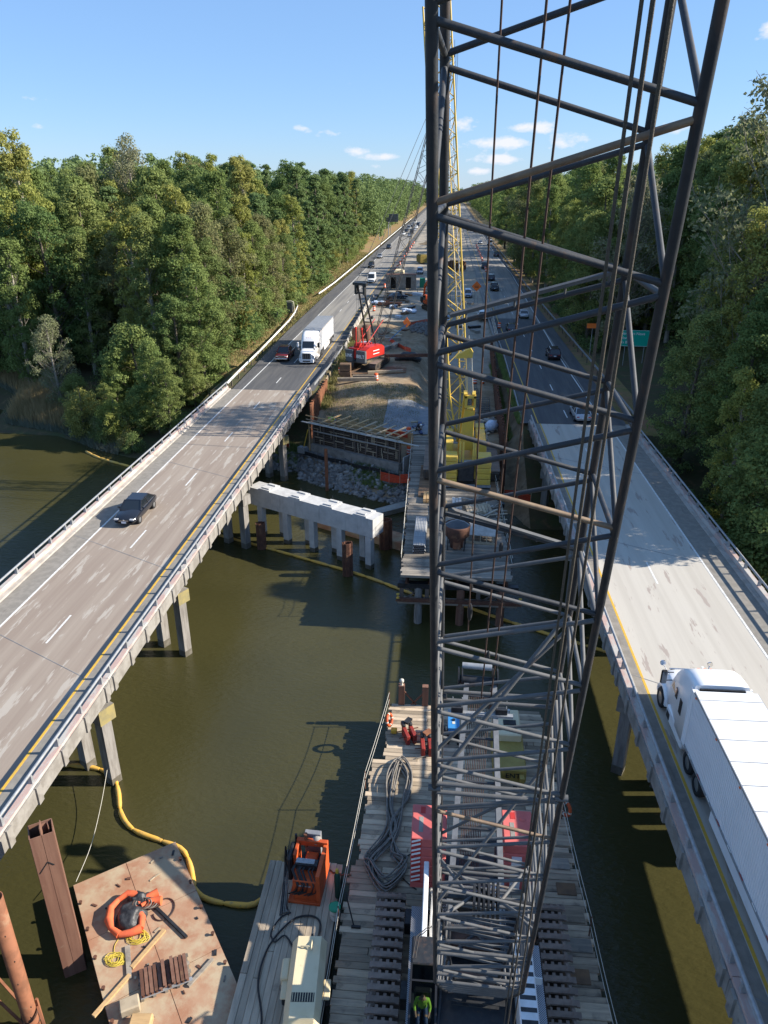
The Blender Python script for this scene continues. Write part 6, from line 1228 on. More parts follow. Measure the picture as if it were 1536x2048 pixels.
for k in range(60):
    x,y=r2.uniform(-15.2,-5),r2.uniform(112,186)
    if k>44: x,y=r2.uniform(-1.5,5.5),r2.uniform(120,172)
    if -7.5<x<-1 and 128<y<168: continue
    q=MB(); q.box((0,0,.15),(r2.uniform(.5,3.2),r2.uniform(.25,1.3),r2.uniform(.15,.9)),bev=.03); o=one('site_material',q,['rust','pale_wood','plank_gray','conc_old','mat_wood','dark_steel','plastic_sheet'][k%7],'timber steel or concrete material lying on the median work ground','site material',group='materials lying in the median'); o.location=(x,y,terr(x,y)+.05); o.rotation_euler=(0,0,r2.uniform(0,3))
for k,(x,y,c_,lb) in enumerate(((-13.5,212,'comp_cream','cream site trailer box behind the trench shield'),(-9,262,'box_yellow','yellow machine body far back in the median'),(-3,285,'dark_steel','dark site container far back in the median'),(2.5,240,'rust','rusty container behind the diamond sign'))):
    q=MB(); q.bx(-1.3,1.3,-2.6,2.6,.3,2.6,bev=.08); q.bx(-1.0,1.0,-2.2,2.2,2.6,2.9,bev=.05); o=one('site_container',q,c_,lb,'container'); o.location=(x,y,-.1); o.rotation_euler=(0,0,.3*k)
for k,(x,y,h_,lb) in enumerate(((-5,330,1.8,'orange dirt mound far back in the median by the boom'),(-8,352,1.5,'second tan dirt mound at the far end of the median'),(-12.5,136,.9,'low tan dirt mound behind the red crane'))):
    q=MB(); q.lathe([(5+k,0),(4,h_*.35),(2.4,h_*.75),(.8,h_),(.05,h_*1.02)],(0,0,0),18); q.v=[(a+.5*mnoise.noise(Vector((a*.6,b*.6,k))),b*1.3,max(-.2,c+.3*mnoise.noise(Vector((a*.8,b*.8,k+5))))) for a,b,c in q.v]; o=one('dirt_mound',q,'dirt',lb,'dirt mound'); o.location=(x,y,-.15)
# rusty tank and drums behind the red crane
for x,y,lb in ((-15.0,124,'rusty upright tank standing behind the red crane mast'),(-13.6,127,'second rusty tank close behind the red crane')): q=MB(); q.lathe([(.7,0),(.7,2.4),(.3,2.55)],(0,0,0),16); o=one('steel_tank',q,'rust',lb,'tank'); o.location=(x,y,terr(x,y))
# gray sheet and debris on the slope, rebar cages by the sheet pile wall
bmx=MB(); 
nx_=14
gv=[[(lerp(-7.2,-1.8,i/nx_)+.3*mnoise.noise(Vector((i,j,2))),lerp(82.5,93,j/nx_),0) for i in range(nx_+1)] for j in range(nx_+1)]
bmx.v=[(x,y,terr(x,y)+.07+.08*mnoise.noise(Vector((x*1.1,y*1.1,0)))) for r_ in gv for x,y,_ in r_]; bmx.f=[(j*(nx_+1)+i,j*(nx_+1)+i+1,(j+1)*(nx_+1)+i+1,(j+1)*(nx_+1)+i) for j in range(nx_) for i in range(nx_)]; bmx.sm=[True]*len(bmx.f); bmx.mi=[0]*len(bmx.f)
tag(bmx.obj('ground_sheet','tarp_gray',recalc=False),'blue grey geotextile sheet spread on the dirt slope beside the boom','tarp')
def rebar(label,x,y,z,l,w,h,rz):
    t=thing('rebar_cage',label,'rebar',(x,y,z),rz)
    for i in range(6):
        for zz in (.1,h): q=MB(); q.tube((-w/2+w*i/5,-l/2,zz),(-w/2+w*i/5,l/2,zz),.03,5); q.obj('bar','dark_steel',t,world=False)
    for k in range(8): yy=-l/2+l*k/7; q=MB(); q.path([(-w/2,yy,.1),(w/2,yy,.1),(w/2,yy,h),(-w/2,yy,h)],.025,5,True); q.obj('stirrup','dark_steel',t,world=False)
rebar('dark rebar cage lying on shaded gravel beside the sheet pile wall',3.6,97,TZ-.05,8,1.8,1.1,.05); rebar('second dark rebar cage nearer the yellow crane',5.0,91,TZ-.05,7,1.4,1.0,-.03)
for k in range(26):
    x,y=r2.uniform(3.2,5.9),r2.uniform(81.5,90); q=MB(); q.box((0,0,.06),(r2.uniform(.3,2),r2.uniform(.1,.6),r2.uniform(.05,.3)),rz=r2.uniform(0,3)); o=one('scrap_piece',q,['plank_gray','dark_steel','conc_white','pale_wood'][k%4],'scrap of timber or steel in the clutter beside the sheet pile wall','scrap',group='scrap beside the sheet pile wall'); o.location=(x,y,TZ+.02)
q=MB(); q.lathe([(.3,0),(.75,.3),(.8,.7),(.5,1.1),(.1,1.2)],(0,0,0),10); o=one('white_sack',q,'plastic_sheet','round white sack of material by the rusty sheet pile wall','sack'); o.location=(5.6,83.5,TZ)
for k in range(10):
    x,y=r2.uniform(-3.6,-2.6),r2.uniform(80.6,86); q=MB(); q.box((0,0,.08),(r2.uniform(.5,1.6),r2.uniform(.2,.5),.16),rz=r2.uniform(0,3)); o=one('scrap_piece',q,['plank_gray','pale_wood','blue_tarp'][k%3],'board or block lying near the bending worker','scrap',group='scrap near the bending worker'); o.location=(x,y,terr(x,y)+.05)
# ================================================================ RED CRAWLER CRANE and YELLOW CRANE
def lattice(a,b,w,d,up,panel,rc,rl,mch,ml,parent,name='boom',taper=(1,1),heads=(.25,.25),n=6):
    a=Vector(a);b=Vector(b);dd=(b-a);L=dd.length;dd.normalize(); x=dd.cross(Vector(up)).normalized(); y=x.cross(dd).normalized(); N=int(L/panel)
    def sc_(t):
        if t<taper[0]: return lerp(heads[0],1,t/taper[0])
        if t>L-taper[1]: return lerp(heads[1],1,(L-t)/taper[1])
        return 1.
    def P(i,sx,sy): t=L*i/N; s=sc_(t); return a+dd*t+x*(sx*w/2*lerp(.7,1,s))+y*(sy*d/2*s)
    q=MB()
    for sx in (-1,1):
        for sy in (-1,1): q.path([P(i,sx,sy) for i in range(0,N+1)],rc,n)
    bo_=q.obj(name,mch,parent)
    k0=0
    for i in range(N):
        q=MB(); A,B=(-1,1) if i%2 else (1,-1)
        for s in (-1,1): q.tube(P(i,A,s),P(i+1,B,s),rl,4); q.tube(P(i,s,A),P(i+1,s,B),rl,4)
        for s in (-1,1): q.tube(P(i,-1,s),P(i,1,s),rl,4)
        q.obj('lacing',ml,bo_)
    return bo_,P,N
HD=R(-30); RC=Vector((-11.2,107.6,0)); gz=-.25
t=thing('crawler_crane','red crawler crane with lettered black counterweight and black lattice boom','crane',(RC.x,RC.y,gz),HD)
def RL(q,nm,m,par=None): return q.obj(nm,m,par or t,world=False)
q=MB(); q.bx(-1.6,1.6,-3.0,2.2,1.35,1.6); RL(q,'bed','dark_steel')
for x0,x1,w_ in ((-1.75,-.45,'LINK'),(.15,1.75,'BELT')):
    q=MB(); q.bx(x0,x1,-3.35,-2.9,1.05,2.75,bev=.06); cw=RL(q,'counterweight','sign_back'); text(w_,.66,((x0+x1)/2,-3.36,1.95),(R(90),0,0),'sign_white',cw,.01,sx=.82 if w_=='LINK' else 1)
q=MB(); q.bx(-1.75,1.75,-3.3,-2.8,.95,1.3,bev=.05); RL(q,'counterweight_base','dark_steel')
q=MB(); q.bx(-.45,.15,-3.0,-2.6,1.4,2.9); RL(q,'rear_panel','red_crane')
q=MB(); q.prismx([(-2.9,1.6),(1.6,1.6),(1.6,2.7),(.9,3.15),(-2.0,3.15),(-2.9,2.8)],.35,1.65); hse=RL(q,'engine_house','red_crane')
q=MB(); q.bx(-1.6,.0,-2.8,-.6,1.6,2.9,bev=.05); RL(q,'machine_house','red_crane'); q=MB(); q.bx(-1.6,-.7,.3,1.9,1.6,3.0,bev=.05); RL(q,'cab','red_crane'); q=MB(); q.bx(-1.62,-.68,.9,1.92,2.1,2.8); RL(q,'window','glass')
for z in (2.0,2.45): q=MB(); q.bx(1.652,1.66,-1.2,.3,z,z+.1); q.obj('letter_strip','sign_white',hse,world=False)
q=MB(); q.lathe([(.55,-.5),(.55,.5)],(-.6,-1.6,3.0),16,axis='X'); RL(q,'drum','red_crane')
for sx in (-1,1):
    q=MB(); 
    o=[(-2.9,.0),(2.9,.0),(3.25,.25),(3.3,.55),(3.0,.95),(-3.0,.95),(-3.3,.55),(-3.25,.25)]
    M=Matrix.Rotation(R(16),4,'Z'); q.prismx(o,sx*1.15,sx*2.15); q.v=[tuple(M@Vector(v)) for v in q.v]; tk=RL(q,'track','track_dark')
    pq=MB(); pq.box((0,0,0),(1.04,.19,.05)); pmm=pq.mesh('track_pad','track')
    for k in range(25): 
        y=-2.95+k*.245; p=M@Vector((sx*1.65,y,.975)); link('track_pad',pmm,tk,p,(0,0,R(16)))
    for k in range(4): q=MB(); q.lathe([(.25,-.02),(.25,.02)],(sx*2.16,-2.1+1.4*k,.5),12,axis='X'); q.v=[tuple(M@Vector(v)) for v in q.v]; q.obj('roller','dark_steel',tk,world=False)
Mh=Matrix.Translation((RC.x,RC.y,gz))@Matrix.Rotation(HD,4,'Z'); Mi=Mh.inverted()
footW=Mh@Vector((0,1.9,1.9)); tipW=Vector((-.43,127,41.6))
# boom in world space, stored in the crane's own frame
def toLocal(o):
    for x in [o]+list(o.children): 
        if x.type=='MESH': x.data.transform(Mi@Matrix.Translation(Vector((RC.x,RC.y,gz))))
bo_,P_,N_=lattice(footW,tipW,1.55,1.5,(1,0,0),1.25,.055,.028,'dark_steel','dark_steel',t,taper=(4,6)); toLocal(bo_)
q=MB(); q.lathe([(.4,-.3),(.4,.3)],tipW,14,axis='X'); q.box(tuple(tipW+Vector((.2,.2,.5))),(.9,.5,.6)); q.tube(tipW+Vector((.2,0,.8)),tipW+Vector((.2,0,1.8)),.03,5); o=q.obj('boom_head','dark_steel',t); toLocal(o)
for dx in (.45,.7): q=MB(); q.tube(tipW+Vector((dx,-.3,0)),tipW+Vector((dx+.2,-1.2,-36)),.035,5); o=q.obj('hoist_line','dark_steel',t); toLocal(o)
for sx in (-.75,.75):
    q=MB(); q.tube((sx,1.0,2.2),(sx*.6,-1.9,11.6),.13,8); RL(q,'gantry_leg','dark_steel'); q=MB(); q.tube((sx*.9,-2.2,2.9),(sx*.7,-2.4,5.6),.1,8); q.lathe([(.17,-.1),(.17,.1)],(sx*.7,-2.4,5.7),10,axis='X'); RL(q,'back_strut','red_crane')
    q=MB(); q.tube((sx,-2.2,2.9),(sx,2.6,6.3),.07,6); RL(q,'boom_stop','red_crane')
q=MB(); q.box((0,-1.9,11.7),(2.3,.5,.35)); q.box((-.7,-1.9,10.9),(.35,.4,1.2)); q.box((.7,-1.9,10.9),(.35,.4,1.2)); q.box((0,-1.85,10.5),(1.2,.2,.2)); RL(q,'gantry_head','dark_steel')
for sx in (-.5,-.2,.2,.5): q=MB(); q.tube((sx,-1.9,11.5),(sx,-2.6,3.0),.02,4); RL(q,'gantry_rope','dark_steel')
gh=Mh@Vector((0,-1.9,11.8))
for s in (-.6,.6): q=MB(); q.tube(gh+Vector((s,0,0)),tipW+Vector((s*.6,-.5,-1)),.035,5); o=q.obj('pendant','dark_steel',t); toLocal(o)
q=MB(); q.beam((1.7,2.0,1.3),(9.5,7.6,1.5),.35,.35); q.beam((1.7,1.5,1.3),(9.0,7.0,1.3),.12,.3); one('lattice_beam',q,'rust','long rusty steel beam lying from the red crane towards the boom','beam').matrix_world=Mh
q=MB(); q.path([(1.6,4.5,.2),(2.6,5.4,.7),(4,6,.75),(5,6.4,.2)],.7,8,rads=[.3,.7,.7,.3]); o=one('black_tarp',q,'tarp_black','black plastic covered heap beside the red crane','tarp heap'); o.matrix_world=Mh
# ---------------------------------------------------------------- yellow crane on the trestle
YB=TZ+.22
t=thing('crawler_crane','yellow lattice boom crane with two yellow counterweight stacks on the trestle','crane',(1.9,69.5,YB))
def Y(nm,m,q,par=None): return q.obj(nm,m,par or t)
for x0,x1 in ((-.35,1.42),(3.15,4.55)):
    cw=None
    for k in range(5):
        q=MB(); z=-1.75+.56*k; q.bx(x0,x1,65.0,66.6,z,z+.53,bev=.06); s=Y('counterweight' if cw is None else 'slab','yellow_crane',q,cw); cw=cw or s
        for yy in (.35,1.0): q=MB(); q.lathe([(.1,-.05),(.08,0)],(x0+yy,64.99,z+.3),8,axis='Y'); q.obj('lug','yellow_crane',s if s is cw else cw)
q=MB(); q.bx(.3,3.9,65.4,73.6,-1.0,-.6); Y('bed','yellow_crane',q); q=MB(); q.bx(1.5,3.0,65.2,66.5,-1.5,.2,bev=.05); Y('winch_frame','dark_steel',q); q=MB(); q.tube((1.5,66.2,-.2),(3.0,66.2,-.2),.5,16); Y('winch','steel',q)
q=MB(); q.bx(-.2,4.6,64.9,65.2,-1.95,-1.75); Y('rear_beam','galv',q); q=MB(); q.bx(.2,1.0,68,72.5,-.6,1.4,bev=.06); q.bx(3.3,4.2,68,73.0,-.6,1.3,bev=.06); Y('engine_house','yellow_crane',q); q=MB(); q.bx(3.3,4.2,73,74.6,-.5,1.4,bev=.06); cb=Y('cab','yellow_crane',q); q=MB(); q.bx(3.36,4.22,73.5,74.63,.3,1.2); q.obj('window','glass',cb)
for x in (1.65,1.95,2.9,3.05): q=MB(); q.beam((x,65.5,-1.3),(x,66.5,2.0),.18,.25); Y('back_post','yellow_crane',q)
for x in (-1.25,5.0):
    q=MB(); q.bx(x-.5,x+.5,66.4,74.4,-1.92,-.95,bev=.15); tk=Y('track','track_dark',q)
    me=plank_mesh(1.1,.3,.06,'track','track_pad')
    for k in range(22): b=base(tk); link('track_pad',me,tk,(x-b.x,66.7+k*.34-b.y,-.92-b.z))
bo_,P_,N_=lattice((1.5,73.6,-.2),(-1.9,79.4,39),2.0,1.9,(math.cos(R(20)),math.sin(R(20)),0),1.55,.095,.05,'yellow_crane','yellow_crane',t,taper=(4.5,.1),heads=(.3,1))
# mast (box section) leaning back with blocks
q=MB(); q.beam((1.7,72.6,-.4),(2.0,69.2,6.0),.32,.5); q.beam((2.95,72.6,-.4),(2.8,69.2,6.0),.32,.5); ms=Y('mast','yellow_crane',q)
q=MB(); q.bx(1.95,3.0,68.9,69.5,5.5,5.75); q.bx(1.95,2.15,68.9,69.5,4.6,5.7); q.bx(2.8,3.0,68.9,69.5,4.6,5.7); Y('mast_head','yellow_crane',q); q=MB(); q.lathe([(.28,-.3),(.28,.3)],(2.5,69.1,4.5),12,axis='X'); Y('sheave','yellow_crane',q)
q=MB(); q.loft([[(1.6,69.3,.2),(2.9,69.3,.2),(3.0,70.2,.2),(1.5,70.2,.2)],[(2.0,68.9,4.4),(2.9,68.9,4.4),(2.9,69.5,4.4),(2.0,69.5,4.4)]]); Y('mast_plate','yellow_crane',q)
q=MB(); q.prismy([(.9,9.1),(2.5,9.2),(2.55,9.7),(2.3,10.1),(1.2,9.5)],69.6,70.2); Y('equalizer','yellow_crane',q)
for k in range(8): q=MB(); x=1.75+.1*k; q.tube((x,69.9,9.2),(2.1+.09*k,69.2,5.6),.022,4); Y('reeving_rope','rope_pale',q)
for x0 in (1.3,1.7): q=MB(); q.tube((x0,69.9,9.6),(x0-2.6,78.2,36),.03,4); Y('pendant','steel',q)
for k,x in enumerate((2.5,2.95)): 
    q=MB(); q.tube((-.75+.15*k,77.6,30),(x+.6,77.0,.5),.02,4); pn=Y('hoist_line','steel',q)
    for z in (9.4,16.3): q=MB(); q.lathe([(.03,.5),(.1,.3),(.1,-.3),(.03,-.5)],(lerp(x+.6,-.75+.15*k,(z-.5)/29.5),77.0+.6*(z-.5)/29.5,z),8); q.obj('shackle','steel',pn)
# ---------------------------------------------------------------- orange excavator in the median
t=thing('excavator','orange excavator half hidden behind the grey boom in the median','excavator',(-3.4,161.5,-.2),R(20))
def XL(nm,m,q,par=None): return q.obj(nm,m,par or t,world=False)
for s in (-1,1): q=MB(); q.prismx([(-1.9,0),(1.9,0),(2.2,.4),(1.9,.85),(-1.9,.85),(-2.2,.4)],s*.8,s*1.5); XL('track','track_dark',q)
q=MB(); q.bx(-1.45,1.45,-2.3,1.6,1.0,1.25); XL('platform','dark_steel',q); q=MB(); q.bx(-1.4,1.4,-2.4,-.4,1.25,2.4,bev=.15); XL('engine_house','orange',q); q=MB(); q.bx(-1.4,-.4,-.3,1.5,1.25,3.0,bev=.08); cb=XL('cab','orange',q); q=MB(); q.bx(-1.43,-.37,0,1.53,1.9,2.8); q.obj('window','glass',cb,world=False)
for a,b,w_ in (((.2,1.2,1.6),(.2,3.3,5.2),.45),((.2,3.3,5.2),(.2,5.2,4.2),.4),((.2,5.2,4.2),(.2,6.0,1.8),.32)): q=MB(); q.beam(a,b,w_,w_*1.3); XL('arm','orange',q)
q=MB(); q.prismx([(5.5,1.9),(6.4,1.9),(6.5,1.0),(5.9,.6),(5.3,1.0)],-.4,.8); XL('bucket','dark_steel',q)
# ================================================================ VEGETATION
rng=np.random.default_rng(11)
def leaf_cloud(centers,radii,per,size,flat=.6,droop=0.):
    n=sum(per); C_=np.repeat(np.array(centers),per,axis=0); Rr=np.repeat(np.array(radii),per)
    d=rng.normal(size=(n,3)); d/=np.linalg.norm(d,axis=1,keepdims=True); d[:,2]=np.where(d[:,2]<-.55,-d[:,2]*.5,d[:,2]); rad=rng.random(n)**.34
    p=C_+d*(Rr*rad)[:,None]*np.array([1,1,flat]); p[:,2]-=droop*rad*Rr
    nrm=d*.9+rng.normal(size=(n,3))*.55+np.array([0,0,.3]); nrm/=np.linalg.norm(nrm,axis=1,keepdims=True)
    a=np.cross(nrm,rng.normal(size=(n,3))); a/=np.linalg.norm(a,axis=1,keepdims=True); b=np.cross(nrm,a)
    s=size*(.6+.8*rng.random(n))[:,None]
    v=np.stack([p-a*s*.55,p-b*s*.34+nrm*s*.06,p+a*s*.6,p+b*s*.34+nrm*s*.06],axis=1).reshape(-1,3)
    return v
def mesh_np(name,v,m,k=4):
    me=bpy.data.meshes.new(name); nf=len(v)//k; me.vertices.add(len(v)); me.vertices.foreach_set('co',v.astype(np.float32).ravel()); me.loops.add(nf*k); me.loops.foreach_set('vertex_index',np.arange(nf*k,dtype=np.int32)); me.polygons.add(nf); me.polygons.foreach_set('loop_start',np.arange(0,nf*k,k,dtype=np.int32)); me.polygons.foreach_set('loop_total',np.full(nf,k,dtype=np.int32)); me.update(calc_edges=True); me.validate(); me.materials.append(MATS[m]); return me
def make_tree(kind,leaf,seed,H,RW,bark='bark',nc=78,leaves=7200,size=.36,cb=.25,shape='oak',bare=0.):
    rn=random.Random(seed); tm=MB(); cs=[];rs=[]
    lean=(rn.uniform(-.04,.04)*H,rn.uniform(-.04,.04)*H)
    tr=[(lean[0]*f*f+.15*math.sin(f*5+seed),lean[1]*f*f+.15*math.cos(f*4+seed),H*f) for f in np.linspace(0,.93,9)]
    r0=H*.014+.05; tm.path([(x,y,z-.4 if z<.01 else z) for x,y,z in tr],r0,8,rads=[r0*(1.25 if i==0 else (1-i/9)**.8+.08) for i in range(9)])
    def at_(f): i=min(7,int(f*8/.93)); u=f*8/.93-i; a,b=Vector(tr[i]),Vector(tr[min(8,i+1)]); return a.lerp(b,u)
    for k in range(nc):
        f=rn.random()
        if shape=='oak': zf=cb+(1-cb)*f; env=math.sin(PI*min(1,(f*.86+.12)))**.7
        elif shape=='tall': zf=cb+(1-cb)*f; env=(.35+.65*math.sin(PI*(f*.8+.12)))*(1-.35*f)
        elif shape=='pine': zf=cb+(1-cb)*f; env=(1-f)**.65*.95+.12
        else: zf=.1+.85*f; env=math.sin(PI*(.2+.7*f))
        a=rn.uniform(0,2*PI); rr_=RW*env*(rn.random()**.45)*rn.uniform(.75,1.12); ax=at_(min(.92,zf)); p=Vector((ax.x+rr_*math.cos(a),ax.y+rr_*math.sin(a),H*zf)); cs.append(tuple(p)); rs.append((.10*RW+.62)*rn.uniform(.7,1.25)*(1.0 if shape!='pine' else .85))
        if rr_>RW*.22 and (k%2==0 or bare>0):
            st=at_(max(.08,zf-rn.uniform(.1,.24)*(1 if shape!='pine' else .25))); mid=st.lerp(p,.5)+Vector((rn.uniform(-.4,.4),rn.uniform(-.4,.4),-.25)); rb=r0*rn.uniform(.12,.26)*(1-zf*.6); tm.path([st,mid,p],rb,4,rads=[rb,rb*.65,rb*.25])
            if bare>0:
                for _ in range(3): e=p+Vector((rn.uniform(-1.3,1.3),rn.uniform(-1.3,1.3),rn.uniform(.1,1.5))); tm.path([mid.lerp(p,.6),p.lerp(e,.5),e],rb*.4,3,rads=[rb*.45,rb*.3,.012])
    w=np.array(rs)**2; per=np.maximum(8,(w/w.sum()*leaves*(1-bare))).astype(int)
    v=leaf_cloud(cs,rs,per,size,.95 if shape!='pine' else .62)
    return mesh_np('crown',v,leaf),tm.mesh('trunk',bark),kind
PROT={}
for nm,args in {
 'oak_a':('leafy','leaf_green',1,24,5.6),'oak_b':('leafy','leaf_dark',2,25,5.8),'oak_c':('leafy','leaf_green',3,22,5.0),'tall_a':('slender','leaf_yellow',4,25,3.9),'tall_b':('slender','leaf_green',5,26,4.0),'brown':('brownish','leaf_brown',6,21,5.2),'gray':('bare','leaf_gray',8,20,4.6),'pine_a':('pine','leaf_pine',9,25,3.9),'pine_b':('pine','leaf_pine',10,27,4.1),'small':('young','leaf_yellow',12,9,3.0),'small_g':('young','leaf_green',13,9,3.2),'shrub':('shrub','leaf_dark',14,3.6,1.9),'shrub_b':('shrub','leaf_brown',15,3.2,1.8)}.items():
    k,l,s,H,RW=args; kw={}
    if nm.startswith('tall'): kw=dict(shape='tall',nc=140,cb=.08,bark='bark_pale',leaves=17000,size=.30)
    if nm.startswith('oak'): kw=dict(nc=150,cb=.08,leaves=19000,size=.31)
    if nm=='brown': kw=dict(cb=.1,nc=120,bare=.1,size=.29,leaves=15000)
    if nm=='gray': kw=dict(cb=.12,nc=110,bare=.3,bark='bark_pale',size=.25,leaves=13000)
    if nm.startswith('pine'): kw=dict(shape='pine',cb=.22,nc=150,leaves=18000,size=.31)
    if nm.startswith('small'): kw=dict(shape='bush',nc=60,leaves=7500,size=.22)
    if nm.startswith('shrub'): kw=dict(shape='bush',nc=26,leaves=2000,size=.2)
    PROT[nm]=make_tree(k,l,s,H,RW,**kw)+(H,)
COUNT={}
def side_of(x,y): return 'left' if x<0 else 'right'
LBL={'oak_a':'broad green tree','oak_b':'dark green tree','oak_c':'rounded green tree','tall_a':'slender yellow green tree','tall_b':'slender green tree','brown':'brownish thinning tree','gray':'half bare tree','pine_a':'green pine tree','pine_b':'tall pine tree','small':'small yellowish young tree','small_g':'small green young tree','shrub':'low dark green shrub','shrub_b':'low brownish shrub'}
def tree(nm,x,y,h,rz=None,label=None,group=None,sink=.1,wide=1.):
    cm,tmm,kind,H=PROT[nm]; s=h/H; where='in the left woods' if x<0 else 'in the right woods'
    t=thing({'pine':'pine_tree','shrub':'shrub'}.get(kind,'tree'),label or LBL[nm]+' '+where+zone(x,y),'shrub' if kind=='shrub' else 'tree',(x,y,terr(x,y)-sink),rnd.uniform(0,2*PI) if rz is None else rz,group or (LBL[nm]+'s '+where+zone(x,y)))
    a=link('trunk',tmm,t); b=link('crown',cm,t); ws=s*wide*rnd.uniform(.92,1.1); a.scale=(ws,ws,s); b.scale=(ws,ws,s); return t
def proj(x,y,z):
    q=Vector((x,y,z-CAMH)); cp,sp=math.cos(PITCH),math.sin(PITCH); fx,fy=-math.sin(YAW),math.cos(YAW)
    fw=q.x*fx*cp+q.y*fy*cp-q.z*sp; rt=q.x*fy-q.y*fx; up=q.x*fx*sp+q.y*fy*sp+q.z*cp
    return (CX+F*rt/fw,CY-F*up/fw,fw) if fw>1 else (9e9,9e9,fw)
TREES=[]
def zone(x,y):
    if x<0:
        a=' near the shore' if y<108 else (' level with the semi truck' if y<135 else (' behind the guard rail bend' if y<175 else (' level with the white van' if y<235 else ' far up the road')))
        b=', front row' if x>-41 else (', second rows' if x>-58 else ', deep among others')
    else:
        a=' beside the right bridge' if y<82 else (' around the green sign' if y<122 else (' past the orange sign' if y<170 else ' far up the road'))
        b=', front row' if x<29 else (', second rows' if x<40 else ', deep among others')
    return a+b
# hand-placed leading trees
HP=[('small',-46,88.0,7.5,'small golden yellow tree leaning over the water s edge on the left'),('small',-41,86.3,6.3,'bright yellow green bush tree at the shore beside the left bridge'),('small_g',-38.5,88,6.5,'small green tree at the shore close behind the left bridge'),
 ('gray',-53.5,97,13,'lean bare-trunked tree standing in the reeds at the left shore'),('tall_a',-41,118,24,'tall yellow green tree standing forward at the middle of the left woods'),('oak_a',-37.5,106,19,'large full green tree just above the left bridge end'),('oak_c',-33.8,95.5,8,'round green tree closest to the left bridge parapet end'),('brown',-50,114,20,'olive brown thinning tree near the shore in the left woods'),
 ('tall_b',-37,106,20,'slender green tree beside the left road near the bridge end'),('oak_b',-60,112,25,'dark spreading tree at the left picture edge above the reeds'),('tall_a',-63,118,27,'bright yellow green tree by the left picture edge'),('tall_a',-75,136,33,'pointed pale yellow tree rising above the left treeline'),('gray',-60,150,32,'bare grey tree rising above the left treeline'),('small',-33.5,118,8,'yellowish bushy tree behind the back of the small left sign'),
 ('tall_b',-38,128,25,'slender green tree behind the cabinet on the left verge'),('gray',27,120,25,'bare greyish tree in the right woods behind the boom'),('tall_a',33,92,29,'bright yellow green tree highest at the right picture edge'),('tall_a',30,78,23,'bushy yellow green tree just right of the boom chord'),('gray',32,84,36,'sparse tall tree poking above the right woods')]
for nm,x,y,h,lb in HP: 
    lb=lb.replace(' s edge',' edge'); TREES.append((nm,x,y,h,lb))
def ok(x,y,dmin): return all((x-a[1])**2+(y-a[2])**2>dmin*dmin for a in TREES)
tr_=random.Random(5)
def scatter(N,xf,yr,kinds,hr,dmin,maxt=4000):
    n=0
    for _ in range(maxt):
        if n>=N: break
        y=lerp(yr[0],yr[1],tr_.random()**1.3); x=xf(y)
        if x is None or y-shore(x)<1.5: continue
        px,py,_d=proj(x,y,terr(x,y)+15)
        if not(-220<px<1800): continue
        if not ok(x,y,dmin): continue
        if -62<x<-37 and y<shore(x)+19: continue
        if x>0 and 60<y<114 and abs(x-.247*y)<5.0: continue
        if x>0 and 80<y<119 and x<.247*y+8.5: continue
        k=kinds(x,y); TREES.append((k,x,y,min(tr_.uniform(*hr)*(.72 if k=='small' else 1),9+max(0,y-92)*.9 if x<0 and y<106 else (15+max(0,x-25)*.5 if x>0 and 57<y<75 else 99)),None)); n+=1
    return n
def kl(x,y):
    r=tr_.random()
    if y>150 and x>-62: return 'pine_a' if r<.42 else ('pine_b' if r<.72 else ('tall_a' if r<.84 else 'oak_b'))
    return ['oak_a','oak_b','oak_c','oak_c','tall_a','tall_b','oak_a','oak_a','tall_b','tall_a','pine_a','brown'][int(r*12)]
scatter(36,lambda y:-33.5-tr_.random()**1.4*9,(93,190),kl,(15,22),3.6)
scatter(60,lambda y:-40-tr_.random()*38,(84,165),kl,(19,27),4.6)
scatter(46,lambda y:-34-tr_.random()**1.5*60,(165,330),kl,(23,29),5.4)
def kr(x,y):
    r=tr_.random(); return ['oak_a','oak_b','oak_c','tall_a','tall_b','oak_a','oak_c','tall_a','oak_a','brown','tall_b'][int(r*11)]
scatter(50,lambda y:23.6+tr_.random()**1.3*16,(51,170),kr,(16,25),3.9)
scatter(40,lambda y:30+tr_.random()*26,(52,160),kr,(24,30),4.8)
scatter(34,lambda y:22.3+tr_.random()**1.5*30,(150,330),kr,(22,28),5.4)
for k in range(22): # low trees that carry the left wood down to the shore
    x=-32.5-tr_.random()*19; y=shore(x)+tr_.uniform(3,15)
    if ok(x,y,2.2): TREES.append((tr_.choice(['small_g','small_g','oak_c','oak_a','small','tall_b']),x,y,tr_.uniform(6,10)+(3 if x>-42 else 0),None))
for k in range(34): # young trees that close the foot of the wood beside the left road
    x=-33.2-tr_.random()*3.5; y=lerp(100,330,(k+.5)/34); TREES.append((tr_.choice(['small_g','small','small_g','shrub']),x,y,tr_.uniform(5,10),None))
for nm,x,y,h,lb in TREES: tree(nm,x,y,h,label=lb,group='leading trees of the wood' if lb else None)
